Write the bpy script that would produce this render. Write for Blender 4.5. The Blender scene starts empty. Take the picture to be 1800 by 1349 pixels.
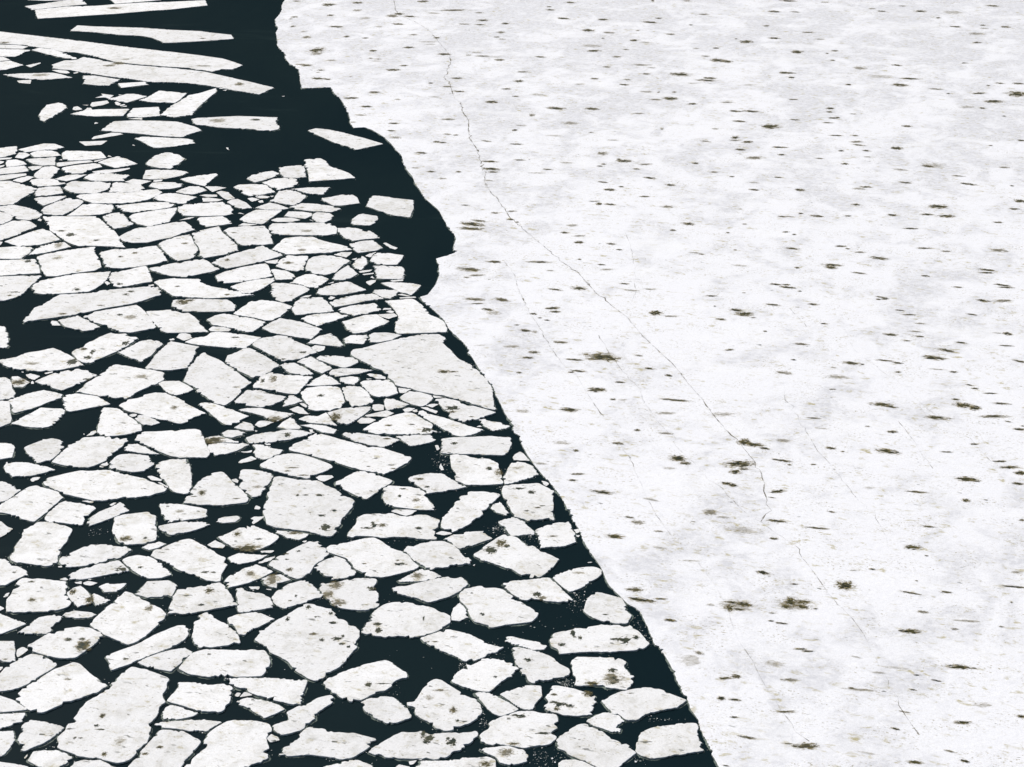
import bpy, bmesh, math, random
from mathutils import Vector, Matrix, noise

scene = bpy.context.scene
COL = scene.collection
R = math.radians

# ---------------------------------------------------------------- camera
cam_data = bpy.data.cameras.new('camera')
cam_data.sensor_fit = 'HORIZONTAL'
cam_data.sensor_width = 36.0
cam_data.lens = 69.0
cam_data.clip_start = 1.0
cam_data.clip_end = 20000.0
cam = bpy.data.objects.new('camera', cam_data)
COL.objects.link(cam)
cam.location = (0, 0, 100.0)
cam.rotation_euler = (R(90 - 23.0), 0, 0)
scene.camera = cam

# ---------------------------------------------------------------- sky and sun
SUN_EL, SUN_AZ = 40.0, -38.0          # azimuth clockwise from +Y
world = bpy.data.worlds.new('World')
scene.world = world
world.use_nodes = True
wn = world.node_tree
wn.nodes.clear()
sky = wn.nodes.new('ShaderNodeTexSky')
sky.sky_type = 'NISHITA'
sky.sun_disc = False
sky.sun_elevation = R(SUN_EL)
sky.sun_rotation = R(SUN_AZ)
sky.air_density = 1.0
sky.dust_density = 3.0
bg = wn.nodes.new('ShaderNodeBackground')
bg.inputs['Strength'].default_value = 0.10
wo = wn.nodes.new('ShaderNodeOutputWorld')
wn.links.new(sky.outputs[0], bg.inputs[0])
wn.links.new(bg.outputs[0], wo.inputs[0])

sun_data = bpy.data.lights.new('sun', 'SUN')
sun_data.energy = 3.8
sun_data.angle = R(0.5)
sun_data.color = (1.0, 0.965, 0.91)
sun = bpy.data.objects.new('sun', sun_data)
COL.objects.link(sun)
sun.rotation_euler = (R(90 - SUN_EL), 0, R(180 - SUN_AZ))
sun.location = (0, 0, 300)

scene.view_settings.view_transform = 'Standard'
scene.view_settings.look = 'None'
scene.view_settings.exposure = 0.0
scene.view_settings.gamma = 1.0
scene.view_settings.use_curve_mapping = False

# ---------------------------------------------------------------- traced shapes (metres)
FLOES = [  # label, outline in metres, melt holes (x, y, half width, half depth, darkness)
("huge rectangular slab tilting up to the right, with a few scattered dark pits",[-41.17,151.48,-41.25,150.86,-40.83,150.48,-40.06,150.1,-39.07,149.42,-37.9,149.12,-36.95,149.04,-36.09,148.6,-35.27,148.3,-34.48,148.6,-34.08,149.2,-33.54,151.02,-33.12,152.56,-33.22,153.66,-33.31,155.25,-33.0,156.05,-33.08,157.6,-32.59,158.42,-33.16,159.67,-32.9,160.85,-32.91,162.64,-33.64,163.16,-34.87,163.94,-36.06,164.47,-36.96,164.85,-37.31,164.29,-37.88,162.9,-38.38,161.73,-38.23,160.85,-38.82,160.14,-39.31,159.45,-40.11,158.5,-40.49,156.86,-40.7,155.73,-41.1,154.45,-41.06,153.66,-41.61,152.33],[[-38.13,156.02,0.194,0.323,0.8],[-38.32,154.37,0.175,0.175,1.0],[-37.9,153.74,0.305,0.11,1.0],[-39.92,152.33,0.108,0.14,1.0],[-39.4,152.33,0.156,0.078,1.0],[-36.73,149.72,0.171,0.272,0.8],[-35.66,151.79,0.345,0.464,0.4]]),
("broad smooth sheet with a stepped left side, close against the fast ice edge",[-21.16,244.29,-20.6,243.62,-19.22,241.95,-18.38,240.63,-17.06,239.65,-16.89,239.0,-16.16,237.07,-15.48,236.11,-15.16,234.85,-14.77,234.4,-13.01,233.59,-12.24,232.78,-10.24,231.85,-8.27,230.96,-6.53,229.74,-4.33,228.2,-3.36,227.25,-2.03,226.65,-2.29,228.68,-2.44,231.73,-2.71,234.53,-3.74,237.71,-4.52,239.65,-5.56,241.79,-7.12,243.62,-8.37,247.01,-9.26,248.91,-9.36,249.96,-9.07,251.19,-10.1,252.68,-12.07,252.76,-14.13,251.83,-16.41,250.42,-18.16,249.26,-20.0,247.77,-21.62,247.01,-21.75,245.31],[[-9.01,239.16,0.563,0.455,0.85],[-7.76,239.16,0.438,0.195,0.85]]),
("huge diamond-shaped white floe pitted with dark holes along its right side",[-24.62,168.93,-23.8,167.47,-22.67,166.57,-21.85,165.77,-20.93,164.01,-19.6,162.62,-18.83,162.14,-18.07,162.79,-17.52,163.92,-16.76,164.71,-16.28,165.68,-15.76,167.38,-15.27,168.47,-15.55,169.57,-15.19,170.49,-15.28,171.71,-15.83,172.65,-16.5,172.71,-16.66,173.51,-17.13,173.99,-17.71,174.08,-18.23,175.63,-19.27,176.41,-20.5,177.16,-21.29,177.24,-22.07,176.22,-22.74,175.24,-23.85,173.89,-24.81,172.18,-25.34,171.05,-25.68,169.94],[[-20.92,176.45,0.195,0.344,1.0],[-22.78,173.99,0.144,0.336,0.95],[-18.48,175.18,0.145,0.243,0.95],[-18.13,173.28,0.336,0.191,0.9],[-19.96,174.47,0.096,0.116,0.9],[-19.88,171.05,0.332,0.187,0.7],[-18.92,169.85,0.165,0.231,1.0],[-17.39,170.12,0.378,0.278,1.0],[-16.91,170.64,0.142,0.167,1.0],[-16.88,169.11,0.188,0.183,0.9],[-16.18,168.56,0.117,0.182,0.9]]),
("very large ragged white floe with dark holes near its lower right corner",[-27.55,196.32,-27.36,195.16,-26.32,194.36,-24.16,193.78,-22.44,193.37,-20.88,192.37,-19.82,192.19,-19.39,193.33,-19.07,195.16,-19.1,196.21,-18.67,197.5,-18.06,199.4,-17.94,200.97,-18.33,201.58,-19.63,202.8,-20.38,204.04,-21.68,205.04,-22.32,206.05,-24.57,206.48,-25.71,206.81,-27.22,207.45,-27.86,207.19,-27.9,206.56,-28.0,204.54,-28.19,202.8,-27.85,201.33,-28.15,200.12,-28.14,198.21],[[-21.42,197.26,0.32,0.235,1.0],[-20.62,194.24,0.421,0.631,1.0],[-20.14,198.49,0.268,0.238,0.95],[-22.1,202.43,0.327,0.221,1.0],[-24.6,202.36,0.163,0.221,1.0],[-23.68,202.43,0.218,0.123,0.9]]),
("longest white slab, coming in from the left edge and tapering to the right",[-114.71,426.61,-112.62,426.61,-108.55,425.71,-105.86,424.37,-103.26,422.94,-101.67,422.32,-99.53,421.0,-97.11,418.81,-94.25,418.37,-91.86,416.64,-88.21,413.63,-85.02,410.67,-84.16,409.83,-78.64,407.58,-71.69,405.43,-67.58,404.61,-65.33,402.82,-62.33,401.2,-60.69,403.63,-58.46,403.22,-56.74,406.92,-58.67,409.41,-61.73,412.78,-67.23,415.78,-73.86,418.98,-80.52,421.88,-87.29,424.99,-94.25,428.6,-101.22,431.81,-109.45,435.52,-115.44,438.35,-117.74,439.01],[[-111.79,427.51,0.836,0.634,0.7],[-82.27,412.19,0.708,0.424,0.5],[-64.94,406.25,1.097,0.33,0.8]]),
("big smooth floe at the bottom with a stepped right side",[-27.54,151.17,-28.56,149.35,-29.19,147.85,-29.47,146.96,-24.08,146.96,-23.92,147.72,-22.89,148.3,-21.88,149.04,-22.0,150.86,-22.44,152.41,-22.01,153.66,-22.44,154.77,-23.73,155.25,-25.86,155.41,-26.67,154.93,-27.42,153.98,-27.9,153.03,-28.09,151.94],[]),
("long slab with a blunt slanted right end, lying just below the longest slab",[-96.53,406.09,-96.37,404.45,-94.32,403.22,-92.26,402.82,-89.47,400.79,-86.4,399.19,-82.03,396.8,-77.38,394.84,-74.33,392.89,-69.62,392.5,-65.64,391.72,-61.5,389.8,-55.2,385.63,-50.39,382.8,-48.02,388.2,-53.2,392.65,-58.62,397.04,-64.14,401.44,-71.56,404.61,-78.26,406.58,-82.13,408.08,-84.58,409.41,-87.85,411.77,-91.78,414.23,-92.85,411.51,-95.18,411.09,-97.09,407.33],[[-83.29,408.41,0.902,0.833,0.7],[-84.84,406.5,0.998,0.578,0.7],[-55.38,390.8,0.674,0.769,0.7]]),
("long lens-shaped white floe pointed at both ends",[-54.24,205.04,-53.31,204.29,-52.28,203.54,-51.44,202.68,-49.52,201.82,-47.83,200.97,-46.53,200.97,-44.24,202.06,-44.07,201.7,-41.55,202.19,-41.0,202.8,-39.99,203.3,-39.87,204.24,-41.19,205.29,-42.2,206.05,-42.89,206.81,-44.44,207.45,-46.3,208.48,-47.77,209.17,-49.38,208.86,-50.86,208.99,-52.38,208.22,-54.33,206.94,-54.58,205.8],[]),
("large grey-white five-sided floe with a greenish submerged lower edge",[-46.07,158.01,-45.14,157.03,-43.88,156.54,-42.7,157.68,-41.49,158.67,-40.4,159.5,-39.27,160.17,-39.04,160.85,-38.59,161.22,-38.83,161.61,-40.29,163.07,-41.14,164.11,-42.14,165.43,-42.84,165.7,-43.07,165.43,-44.33,164.43,-45.29,162.93,-46.3,161.36,-46.76,160.42,-46.86,158.92],[[-42.68,162.47,0.273,0.138,0.6]]),
("large broad smooth floe pointed at right, with dark water beyond its tip",[-26.81,214.69,-26.26,214.34,-24.82,213.66,-23.25,212.67,-21.94,211.93,-20.26,210.74,-19.07,209.9,-17.78,209.12,-16.41,208.6,-15.03,207.96,-13.76,209.25,-12.83,210.69,-12.0,212.14,-12.09,212.8,-13.21,213.61,-14.87,214.77,-15.59,215.37,-17.92,215.99,-19.37,216.93,-20.82,217.76,-22.79,219.1,-24.12,219.66,-24.84,218.68,-25.64,217.29,-26.49,216.6,-26.99,215.37],[[-14.34,210.48,0.337,0.118,0.8],[-14.0,209.51,0.28,0.104,0.8],[-17.01,210.11,0.168,0.105,0.8]]),
("big smooth tilted square floe without holes, in the lower left pack",[-41.53,171.8,-40.78,170.87,-39.47,169.94,-38.06,168.93,-37.23,169.57,-36.45,171.05,-35.64,173.03,-35.87,173.32,-35.3,173.89,-35.22,175.05,-35.97,176.22,-37.56,177.6,-39.05,178.79,-39.45,179.4,-40.32,179.84,-40.96,177.99,-41.37,177.0,-41.88,175.63,-42.39,174.28,-42.66,172.94],[[-37.18,176.22,0.292,0.49,0.6]]),
("large ragged square floe with a crumbling left corner and small pits",[-9.91,158.42,-9.79,157.84,-8.98,157.52,-9.13,156.86,-8.55,155.73,-7.73,155.09,-6.99,153.98,-6.1,153.5,-5.49,153.66,-4.55,154.45,-3.52,155.25,-2.74,156.7,-2.94,158.01,-3.4,159.0,-4.31,159.5,-4.96,160.34,-5.89,161.36,-6.74,162.38,-7.39,162.64,-8.0,162.04,-8.5,160.85,-8.73,160.0,-9.2,158.5],[[-5.05,155.22,0.149,0.16,1.0],[-5.5,157.03,0.266,0.408,0.7],[-6.86,160.51,0.451,0.169,0.6],[-7.8,159.17,0.269,0.333,0.4]]),
("humped floe with dark holes at its lower left",[-14.62,171.05,-12.68,170.4,-10.99,170.68,-10.03,170.31,-7.98,171.24,-7.33,171.8,-6.7,172.75,-6.23,173.32,-6.23,174.66,-6.77,175.24,-8.17,176.41,-10.36,177.4,-12.13,177.6,-13.08,177.2,-13.8,176.22,-14.3,174.85,-14.75,172.94,-15.17,171.43],[[-13.6,173.03,0.239,0.238,0.95],[-13.42,171.71,0.19,0.329,0.85],[-13.55,173.03,0.287,0.238,1.0],[-13.38,171.8,0.238,0.414,0.9],[-8.98,174.18,0.067,0.385,0.9]]),
("long slab tapering to a point at lower left above a dark gap",[-66.84,258.25,-64.87,258.99,-63.15,259.74,-60.72,261.05,-58.35,262.76,-54.62,264.68,-52.87,266.43,-51.1,268.2,-51.4,269.99,-52.08,271.6,-53.39,271.92,-54.72,271.52,-57.12,270.91,-60.05,270.19,-61.88,268.91,-65.92,268.4,-66.59,267.02,-67.32,264.68,-68.43,262.95,-68.78,258.8,-68.64,257.03],[[-56.32,268.4,0.304,0.297,0.95],[-55.77,269.59,0.375,0.319,0.95],[-63.77,260.49,0.404,0.263,0.7],[-59.11,263.91,0.409,0.154,0.8]]),
("floe with a long olive slot cutting into its right side",[-2.85,151.86,-2.07,151.29,-0.86,151.29,0.26,151.02,1.12,150.68,2.15,151.09,3.45,151.32,4.07,152.25,4.08,152.72,3.48,153.11,4.19,153.98,4.31,155.41,4.15,156.38,2.65,156.54,2.04,156.91,0.62,156.91,0.0,156.54,-1.06,155.89,-2.19,154.93,-2.1,153.98,-3.0,152.95],[[0.75,156.02,0.529,0.21,1.0],[2.87,153.11,0.478,0.172,1.0],[0.17,151.4,0.388,0.192,0.7]]),
("oblong floe with a big olive melt hole, close to the fast ice",[3.94,168.65,4.59,168.11,4.66,167.2,6.72,167.56,8.22,167.65,10.09,167.65,12.16,167.92,13.12,168.29,13.69,169.2,13.24,170.31,12.75,171.61,11.96,172.8,10.53,172.9,8.61,172.8,7.84,172.56,5.91,171.9,4.95,171.61,4.18,171.24,3.73,169.94],[[11.18,169.85,0.425,0.554,1.0],[10.3,170.03,0.378,0.185,1.0],[12.4,170.4,0.237,0.278,1.0],[6.08,171.24,0.19,0.561,0.95],[6.81,170.31,0.142,0.278,0.9],[4.94,169.02,0.282,0.229,0.9]]),
("wide floe with two olive holes in its upper half, near the bottom",[-12.47,149.72,-11.25,149.2,-9.36,149.04,-6.8,148.89,-5.8,149.27,-5.31,150.25,-4.71,150.33,-3.63,151.79,-3.04,152.88,-3.22,153.58,-5.39,153.27,-6.87,153.11,-8.0,153.19,-8.28,153.58,-9.4,153.27,-10.1,153.42,-10.77,152.88,-11.91,151.63,-13.01,150.1],[[-8.14,152.88,0.174,0.391,1.0],[-7.53,152.33,0.303,0.311,1.0],[-7.81,151.79,0.259,0.309,0.9],[-5.48,151.71,0.302,0.463,1.0],[-5.84,152.25,0.13,0.194,0.95]]),
("long rounded floe without holes, left of the huge pitted diamond",[-31.96,164.11,-31.12,163.42,-29.21,162.9,-26.48,162.92,-24.12,163.07,-23.84,163.77,-23.53,165.52,-23.81,166.77,-24.41,167.94,-26.37,167.89,-28.45,168.03,-30.33,168.12,-31.45,167.45,-31.85,166.41,-32.21,165.17,-32.38,164.47],[]),
("large rounded floe with one dark hole and a straight left flank",[-5.39,177.89,-4.67,176.61,-4.35,175.05,-3.84,173.51,-2.97,173.13,-2.1,172.27,-1.15,172.65,0.0,173.03,0.96,173.22,2.02,173.51,2.56,174.47,2.73,175.24,2.14,176.12,1.08,177.4,0.0,178.99,-0.99,180.31,-1.78,180.61,-2.87,180.51,-3.18,181.06,-4.17,180.72,-5.34,179.8,-5.51,178.99],[[-3.0,175.01,0.193,0.194,1.0]]),
("large pointed floe with a dark slot on its right half",[-19.92,188.53,-19.05,187.94,-18.41,187.55,-17.76,187.12,-17.1,185.83,-16.66,184.66,-16.02,184.13,-15.03,182.98,-13.72,182.84,-12.45,183.4,-11.08,184.13,-9.87,185.3,-10.8,186.79,-11.05,187.66,-11.92,188.75,-12.77,189.19,-13.65,190.18,-14.22,191.07,-15.11,191.97,-16.04,191.85,-17.35,191.18,-18.65,190.58,-19.86,190.18,-20.23,189.52],[[-11.98,185.83,0.507,0.235,0.95],[-12.27,186.62,0.153,0.129,0.8],[-15.84,185.89,0.203,0.107,0.8]]),
("large smooth wedge of ice at the bottom, pointing right",[4.12,150.71,4.88,150.25,5.04,149.75,6.13,148.92,6.95,148.33,7.53,147.78,8.01,147.26,9.1,147.11,9.55,147.72,10.38,148.89,11.28,150.03,10.81,150.56,10.6,151.32,9.59,151.94,8.76,152.72,8.36,153.47,7.51,154.1,6.84,154.82,6.13,154.69,5.41,153.98,4.69,153.03,4.02,152.1],[]),
("large rounded floe carrying one black hole, lower right of the huge diamond",[-17.11,160.17,-16.13,159.17,-15.19,158.5,-14.14,158.83,-13.13,159.84,-12.0,160.51,-11.5,161.19,-11.2,162.3,-10.04,162.81,-10.18,163.77,-11.05,164.64,-12.24,166.14,-14.4,165.26,-16.5,163.8,-17.7,162.73,-18.12,161.87],[[-13.71,161.56,0.204,0.256,1.0],[-12.34,161.68,0.544,0.068,0.9],[-13.74,161.53,0.227,0.298,1.0]]),
("large kite-shaped floe with its point upward",[-41.92,234.85,-40.97,233.9,-40.75,232.81,-39.72,231.58,-38.79,230.2,-37.61,228.68,-36.44,228.08,-35.6,229.89,-34.94,232.35,-34.56,234.22,-33.88,235.64,-35.37,237.65,-36.32,239.26,-37.28,240.8,-38.32,242.02,-38.83,242.95,-40.89,244.97,-41.69,246.06,-42.45,244.29,-42.43,243.29,-42.81,241.62,-42.92,239.0,-42.89,236.75,-42.89,235.95],[[-35.77,234.06,0.307,0.157,0.7]]),
("large leaning floe with dark pits along its upper left",[-3.57,187.12,-2.44,186.26,-1.01,185.19,0.0,184.66,0.8,183.5,2.0,182.67,3.01,182.88,3.72,183.92,4.45,185.19,5.1,186.9,4.1,187.98,3.08,188.64,2.48,189.85,1.24,190.62,0.63,191.92,0.0,192.31,-0.94,192.69,-1.67,191.85,-2.69,190.4,-3.6,188.75,-4.25,187.98],[[-2.37,188.86,0.463,0.548,0.95],[-0.62,189.85,0.258,0.265,0.9],[-1.14,190.51,0.466,0.667,0.7]]),
("wide floe with a black hole left of its centre",[-17.5,191.85,-17.22,192.31,-15.33,192.19,-14.16,191.74,-13.03,192.08,-10.83,191.85,-9.78,191.52,-8.21,191.41,-8.53,193.1,-8.22,194.47,-8.01,196.21,-8.93,196.79,-9.6,197.45,-10.67,197.45,-11.71,196.96,-12.57,197.14,-13.46,197.85,-15.16,197.73,-16.65,197.62,-17.43,196.56,-17.34,195.39,-18.03,193.33,-18.16,192.31],[[-15.31,194.7,0.232,0.507,1.0],[-15.54,195.39,0.159,0.232,1.0],[-16.09,194.13,0.421,0.183,1.0],[-10.36,194.13,0.316,0.229,0.95],[-14.45,194.82,0.369,0.3,0.7]]),
("large smooth floe with a notched right edge and two dark holes",[-38.37,187.12,-37.71,186.79,-36.51,185.66,-35.29,184.34,-34.17,183.61,-32.73,182.67,-31.63,181.99,-30.68,181.99,-30.79,183.5,-30.65,184.34,-30.42,185.62,-30.85,187.33,-31.76,187.98,-32.63,189.08,-33.71,190.18,-35.4,191.74,-36.37,191.29,-37.27,190.45,-37.97,189.63,-38.89,188.97,-38.99,187.77],[[-32.57,183.99,0.302,0.189,1.0],[-31.7,183.92,0.221,0.147,0.95]]),
("tall pale floe with jagged sides left of a dark gap",[-53.76,186.58,-52.54,186.15,-50.9,185.62,-49.81,185.3,-49.25,185.51,-48.68,186.26,-48.91,187.12,-48.91,188.2,-49.04,189.52,-48.72,190.96,-48.7,192.64,-48.72,194.01,-49.56,194.75,-50.85,195.35,-51.99,195.74,-52.95,195.74,-53.69,194.36,-54.09,192.87,-53.88,192.42,-54.04,190.85,-54.19,189.74,-53.86,188.75,-54.19,187.55],[]),
("blunt grey-speckled block at lower right beside the fast ice edge",[11.6,149.5,12.6,149.04,13.64,149.27,15.38,149.72,17.41,150.33,17.14,151.32,17.06,152.41,16.99,153.5,17.23,154.05,17.1,154.85,16.67,154.93,15.44,154.85,14.18,154.45,12.85,154.13,12.21,153.66,11.64,152.88,11.29,151.48,11.15,150.25],[]),
("squarish floe with a jagged right side and smooth left side near the left edge",[-50.37,175.44,-48.45,175.53,-46.58,175.83,-45.56,176.51,-45.4,177.4,-45.99,178.59,-46.49,179.6,-46.48,180.72,-46.86,181.33,-46.84,181.95,-47.72,182.11,-49.82,182.59,-51.76,182.73,-52.1,181.64,-52.07,180.0,-52.08,178.99,-52.24,177.8,-51.7,175.53],[[-50.55,181.84,0.299,0.165,1.0],[-49.64,177.99,0.294,0.299,0.7]]),
("large leaning diamond floe with a stepped upper left side",[-54.9,231.98,-52.91,231.12,-50.97,230.5,-49.33,230.2,-48.47,232.19,-47.3,233.9,-46.26,235.0,-45.5,236.43,-45.84,237.71,-45.77,238.84,-47.7,239.91,-49.56,240.47,-50.93,241.13,-52.82,241.79,-53.58,240.8,-53.62,239.33,-54.21,238.52,-54.68,237.07,-55.48,235.48,-55.66,233.9,-56.23,232.5],[[-48.67,237.55,0.685,0.482,0.5]]),
("largest floe of the upper pack, scattered with dark pits",[-75.5,302.69,-74.36,300.26,-73.76,297.87,-72.98,296.69,-71.88,295.05,-70.14,292.5,-69.16,291.36,-67.55,289.99,-65.97,290.22,-62.95,289.9,-60.12,289.36,-60.91,290.9,-61.79,293.66,-63.31,297.4,-65.31,300.75,-66.74,303.42,-67.8,304.9,-71.04,304.9,-74.75,304.9,-76.44,304.9],[[-69.95,295.52,0.526,0.655,0.9],[-65.36,292.82,0.41,0.368,0.9],[-71.77,297.4,0.453,0.331,0.8]]),
("pale leaf-shaped floe whose right tip touches the fast ice",[9.05,157.19,10.07,156.21,10.55,155.33,11.61,155.33,12.18,156.05,13.46,156.78,15.1,157.35,15.95,158.01,16.51,158.8,16.04,159.17,15.11,159.84,14.27,160.68,13.21,161.02,11.75,160.85,10.83,160.47,9.43,159.67,8.4,158.67],[[11.25,159.97,0.225,0.067,0.8]]),
("floe stained olive with many small holes in its lower half",[5.87,163.94,6.2,162.73,5.94,161.44,7.07,161.36,8.07,161.53,9.05,161.02,9.94,160.85,10.92,160.56,11.63,161.87,11.79,163.07,11.28,163.77,10.83,164.9,11.2,165.7,10.67,166.32,9.76,166.59,8.18,166.59,6.32,166.68,5.74,165.7],[[9.73,164.11,0.321,0.262,1.0],[9.66,162.55,0.775,0.775,0.6],[9.76,162.73,0.182,0.172,1.0],[9.62,161.78,0.227,0.171,0.95],[10.11,162.35,0.182,0.103,0.95],[7.62,161.73,0.454,0.29,0.8]]),
("five-sided floe with a straight ragged right side, close beside the fast ice",[-0.98,201.82,-0.43,199.88,0.0,197.97,0.96,196.56,1.8,195.86,3.18,196.32,4.77,196.04,4.61,197.73,4.74,199.64,4.69,201.58,4.87,203.54,3.85,204.66,3.09,205.59,0.0,205.17,-0.99,204.86,-1.18,203.54],[[2.24,203.17,0.328,0.321,0.95],[0.88,204.09,0.548,0.199,0.9],[3.44,199.64,0.215,0.12,0.9],[1.66,198.4,0.193,0.143,0.9],[2.9,199.16,0.269,0.143,0.7]]),
("domed floe with a cluster of dark pits at its right end",[-47.35,168.47,-47.28,167.74,-46.64,167.38,-45.8,166.93,-44.68,166.48,-43.8,166.31,-42.73,166.48,-42.11,167.56,-41.63,168.47,-41.19,169.57,-40.85,170.77,-41.68,171.61,-42.38,172.27,-43.67,172.52,-44.94,172.18,-45.56,171.52,-46.45,171.2,-47.01,170.31,-47.56,169.39,-48.05,168.65],[[-42.46,168.84,0.564,0.823,0.75],[-42.61,168.65,0.328,0.456,0.9],[-44.18,169.9,0.283,0.231,1.0],[-42.88,170.03,0.236,0.166,1.0]]),
("long straight bar of ice along the top, rising gently to the right",[-111.1,455.52,-109.81,451.49,-103.6,453.29,-98.43,455.01,-93.18,456.54,-85.95,459.62,-80.65,461.38,-72.55,465.89,-73.97,471.78,-82.02,469.95,-84.24,469.62,-88.7,469.09,-94.09,467.48,-99.35,465.36,-105.97,464.62,-112.3,461.17,-112.52,460.44],[[-94.16,462.94,1.236,0.837,0.7]]),
("humped triangular floe with a flat base and dark pits at left",[-35.56,199.93,-33.39,199.83,-31.29,200.24,-30.26,200.6,-30.11,201.58,-30.77,203.0,-31.61,204.46,-32.73,206.3,-33.49,207.83,-34.17,208.73,-35.23,208.35,-35.87,207.32,-36.68,205.29,-36.99,203.74,-37.36,201.82,-37.46,200.48],[[-35.69,203.05,0.327,0.556,0.85],[-31.56,201.5,0.325,0.098,0.8],[-36.47,202.06,0.272,0.098,0.8]]),
("slanting four-sided floe with a grey smudge, left of centre gap",[-58.39,198.09,-57.75,198.09,-56.46,197.62,-54.91,196.44,-53.37,195.74,-52.64,197.73,-52.22,199.23,-51.82,200.36,-51.37,201.82,-51.82,202.43,-52.22,203.3,-53.97,204.29,-55.23,205.04,-56.03,204.66,-56.48,203.74,-56.89,202.68,-57.48,201.5,-58.19,199.93,-58.71,199.4],[]),
("large squarish floe with jagged left and right edges",[-71.85,282.04,-71.13,279.47,-69.59,276.31,-68.03,276.31,-65.49,277.78,-62.85,278.83,-62.14,280.32,-62.7,282.47,-63.41,284.65,-64.19,286.41,-64.87,288.42,-64.84,289.77,-65.58,289.77,-69.09,288.19,-71.94,286.41,-73.03,285.08],[[-69.76,284.43,0.436,0.438,0.5]]),
("isolated long slab with a squared right end and a hooked underside in dark water",[-95.04,437.87,-92.76,437.12,-88.11,435.05,-83.06,434.12,-80.21,432.27,-77.39,428.6,-77.02,427.24,-75.21,427.42,-71.17,428.33,-67.13,429.33,-61.81,431.16,-62.84,435.05,-66.01,436.46,-70.16,438.63,-72.81,439.2,-77.22,439.96,-84.02,442.07,-95.05,443.42,-99.29,444.58,-99.71,439.01],[[-68.7,431.53,0.527,0.368,0.7]]),
("upright four-sided slab with straight sides, wedged beside the fast ice edge",[-17.45,264.1,-16.79,262.19,-16.06,259.74,-16.29,256.59,-16.32,254.05,-15.76,252.86,-11.83,253.26,-9.08,253.51,-8.99,254.77,-9.61,257.69,-10.59,259.18,-11.71,260.3,-12.19,262.19,-12.96,264.3,-13.7,265.65,-14.43,266.74,-18.44,265.84],[]),
("slanting floe rising to the right with a ragged left side",[-7.79,194.24,-6.6,193.17,-5.27,194.47,-4.35,196.09,-3.41,197.26,-2.79,199.16,-2.16,200.6,-1.22,202.56,-1.96,203.05,-3.28,203.42,-4.92,203.42,-5.98,202.06,-6.48,200.6,-6.97,198.92,-7.57,197.26,-7.85,196.09,-7.91,194.82],[]),
("floe with a straight base and a dark stain at its right end",[-7.18,209.9,-6.52,208.09,-6.64,206.35,-5.39,205.17,-3.3,205.09,-0.99,205.42,-1.17,207.32,-1.34,208.86,-1.57,209.77,-1.58,210.95,-2.72,212.27,-4.08,212.27,-5.69,213.34,-7.45,213.34],[[-2.74,209.51,0.336,0.325,0.9],[-1.56,208.35,0.334,0.644,0.6]]),
("tapering floe with an olive slot near its upper left corner",[0.14,166.95,0.28,165.7,0.64,164.82,0.83,163.94,1.37,163.24,1.55,162.21,2.0,161.7,3.64,162.38,5.21,163.07,5.68,163.68,5.52,164.47,4.62,165.35,4.09,166.41,3.08,167.31,1.87,168.03,0.56,168.49,0.05,168.4],[[1.58,166.02,0.278,0.223,0.9]]),
("ragged square floe with several small dark pits",[-43.6,192.19,-43.04,190.85,-42.09,190.18,-40.17,190.4,-38.97,191.29,-39.37,194.01,-39.76,195.39,-39.96,197.26,-40.64,197.5,-40.98,198.21,-41.9,197.97,-43.74,197.5,-44.62,196.79,-44.41,195.39,-44.28,193.55],[[-42.41,191.63,0.572,0.449,0.7],[-40.24,191.74,0.208,0.202,0.9]]),
("large lens-shaped floe with one dark hole at its right end",[-68.4,242.45,-66.99,240.8,-65.29,239.98,-62.37,239.26,-59.73,239.82,-58.4,240.63,-56.99,241.46,-58.51,243.62,-59.87,245.31,-61.48,246.84,-62.42,247.63,-63.98,246.5,-65.4,245.99,-67.23,243.96,-68.79,243.29],[[-58.83,242.55,0.507,0.749,1.0],[-63.98,241.95,0.695,0.331,0.5]]),
("wide rectangular floe with a crumbled left end close to the fast ice",[-8.52,216.6,-8.55,213.88,-5.69,213.55,-3.41,213.34,-0.91,213.21,-0.34,214.69,0.0,216.6,-0.12,218.4,-2.56,218.82,-4.64,218.54,-7.19,218.4,-8.68,217.98],[[-7.03,216.6,0.242,0.247,1.0],[-7.03,216.6,0.265,0.247,1.0]]),
("floe cut by a branching olive crack",[3.48,158.5,2.98,157.84,3.11,157.19,4.33,156.54,4.77,156.21,6.0,156.05,7.07,156.21,7.54,157.03,8.0,158.5,7.7,158.83,7.99,159.5,7.03,160.17,5.96,160.85,4.26,161.44,3.81,161.36,3.6,160.17,3.14,159.33],[[4.41,158.01,0.267,0.412,1.0],[3.88,158.42,0.313,0.149,1.0],[4.86,158.09,0.267,0.165,1.0],[5.47,157.76,0.267,0.23,1.0],[4.17,157.27,0.222,0.245,0.8],[7.11,159.92,0.315,0.336,0.7],[3.96,159.75,0.225,0.167,0.7]]),
("largest floe of the far group, flat and pointed at both ends",[-72.82,355.09,-69.31,354.18,-66.47,353.02,-63.17,352.19,-61.01,351.87,-60.06,353.67,-58.02,356.39,-58.83,357.89,-59.83,359.21,-61.69,360.87,-63.56,362.54,-67.64,363.21,-72.18,363.42,-75.67,362.74,-76.38,359.87,-76.87,356.39],[]),
("four-sided floe with a few dark pits and a dark gap at left",[-62.44,283.77,-61.6,280.53,-60.48,279.89,-58.72,279.68,-56.04,280.75,-54.06,281.82,-52.62,283.12,-53.23,285.08,-54.17,287.74,-55.46,290.22,-56.72,289.77,-58.92,288.86,-62.08,288.42,-63.08,287.52,-63.72,286.63],[[-60.13,285.0,0.291,0.308,0.8],[-58.18,286.76,0.293,0.355,0.7]]),
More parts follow.
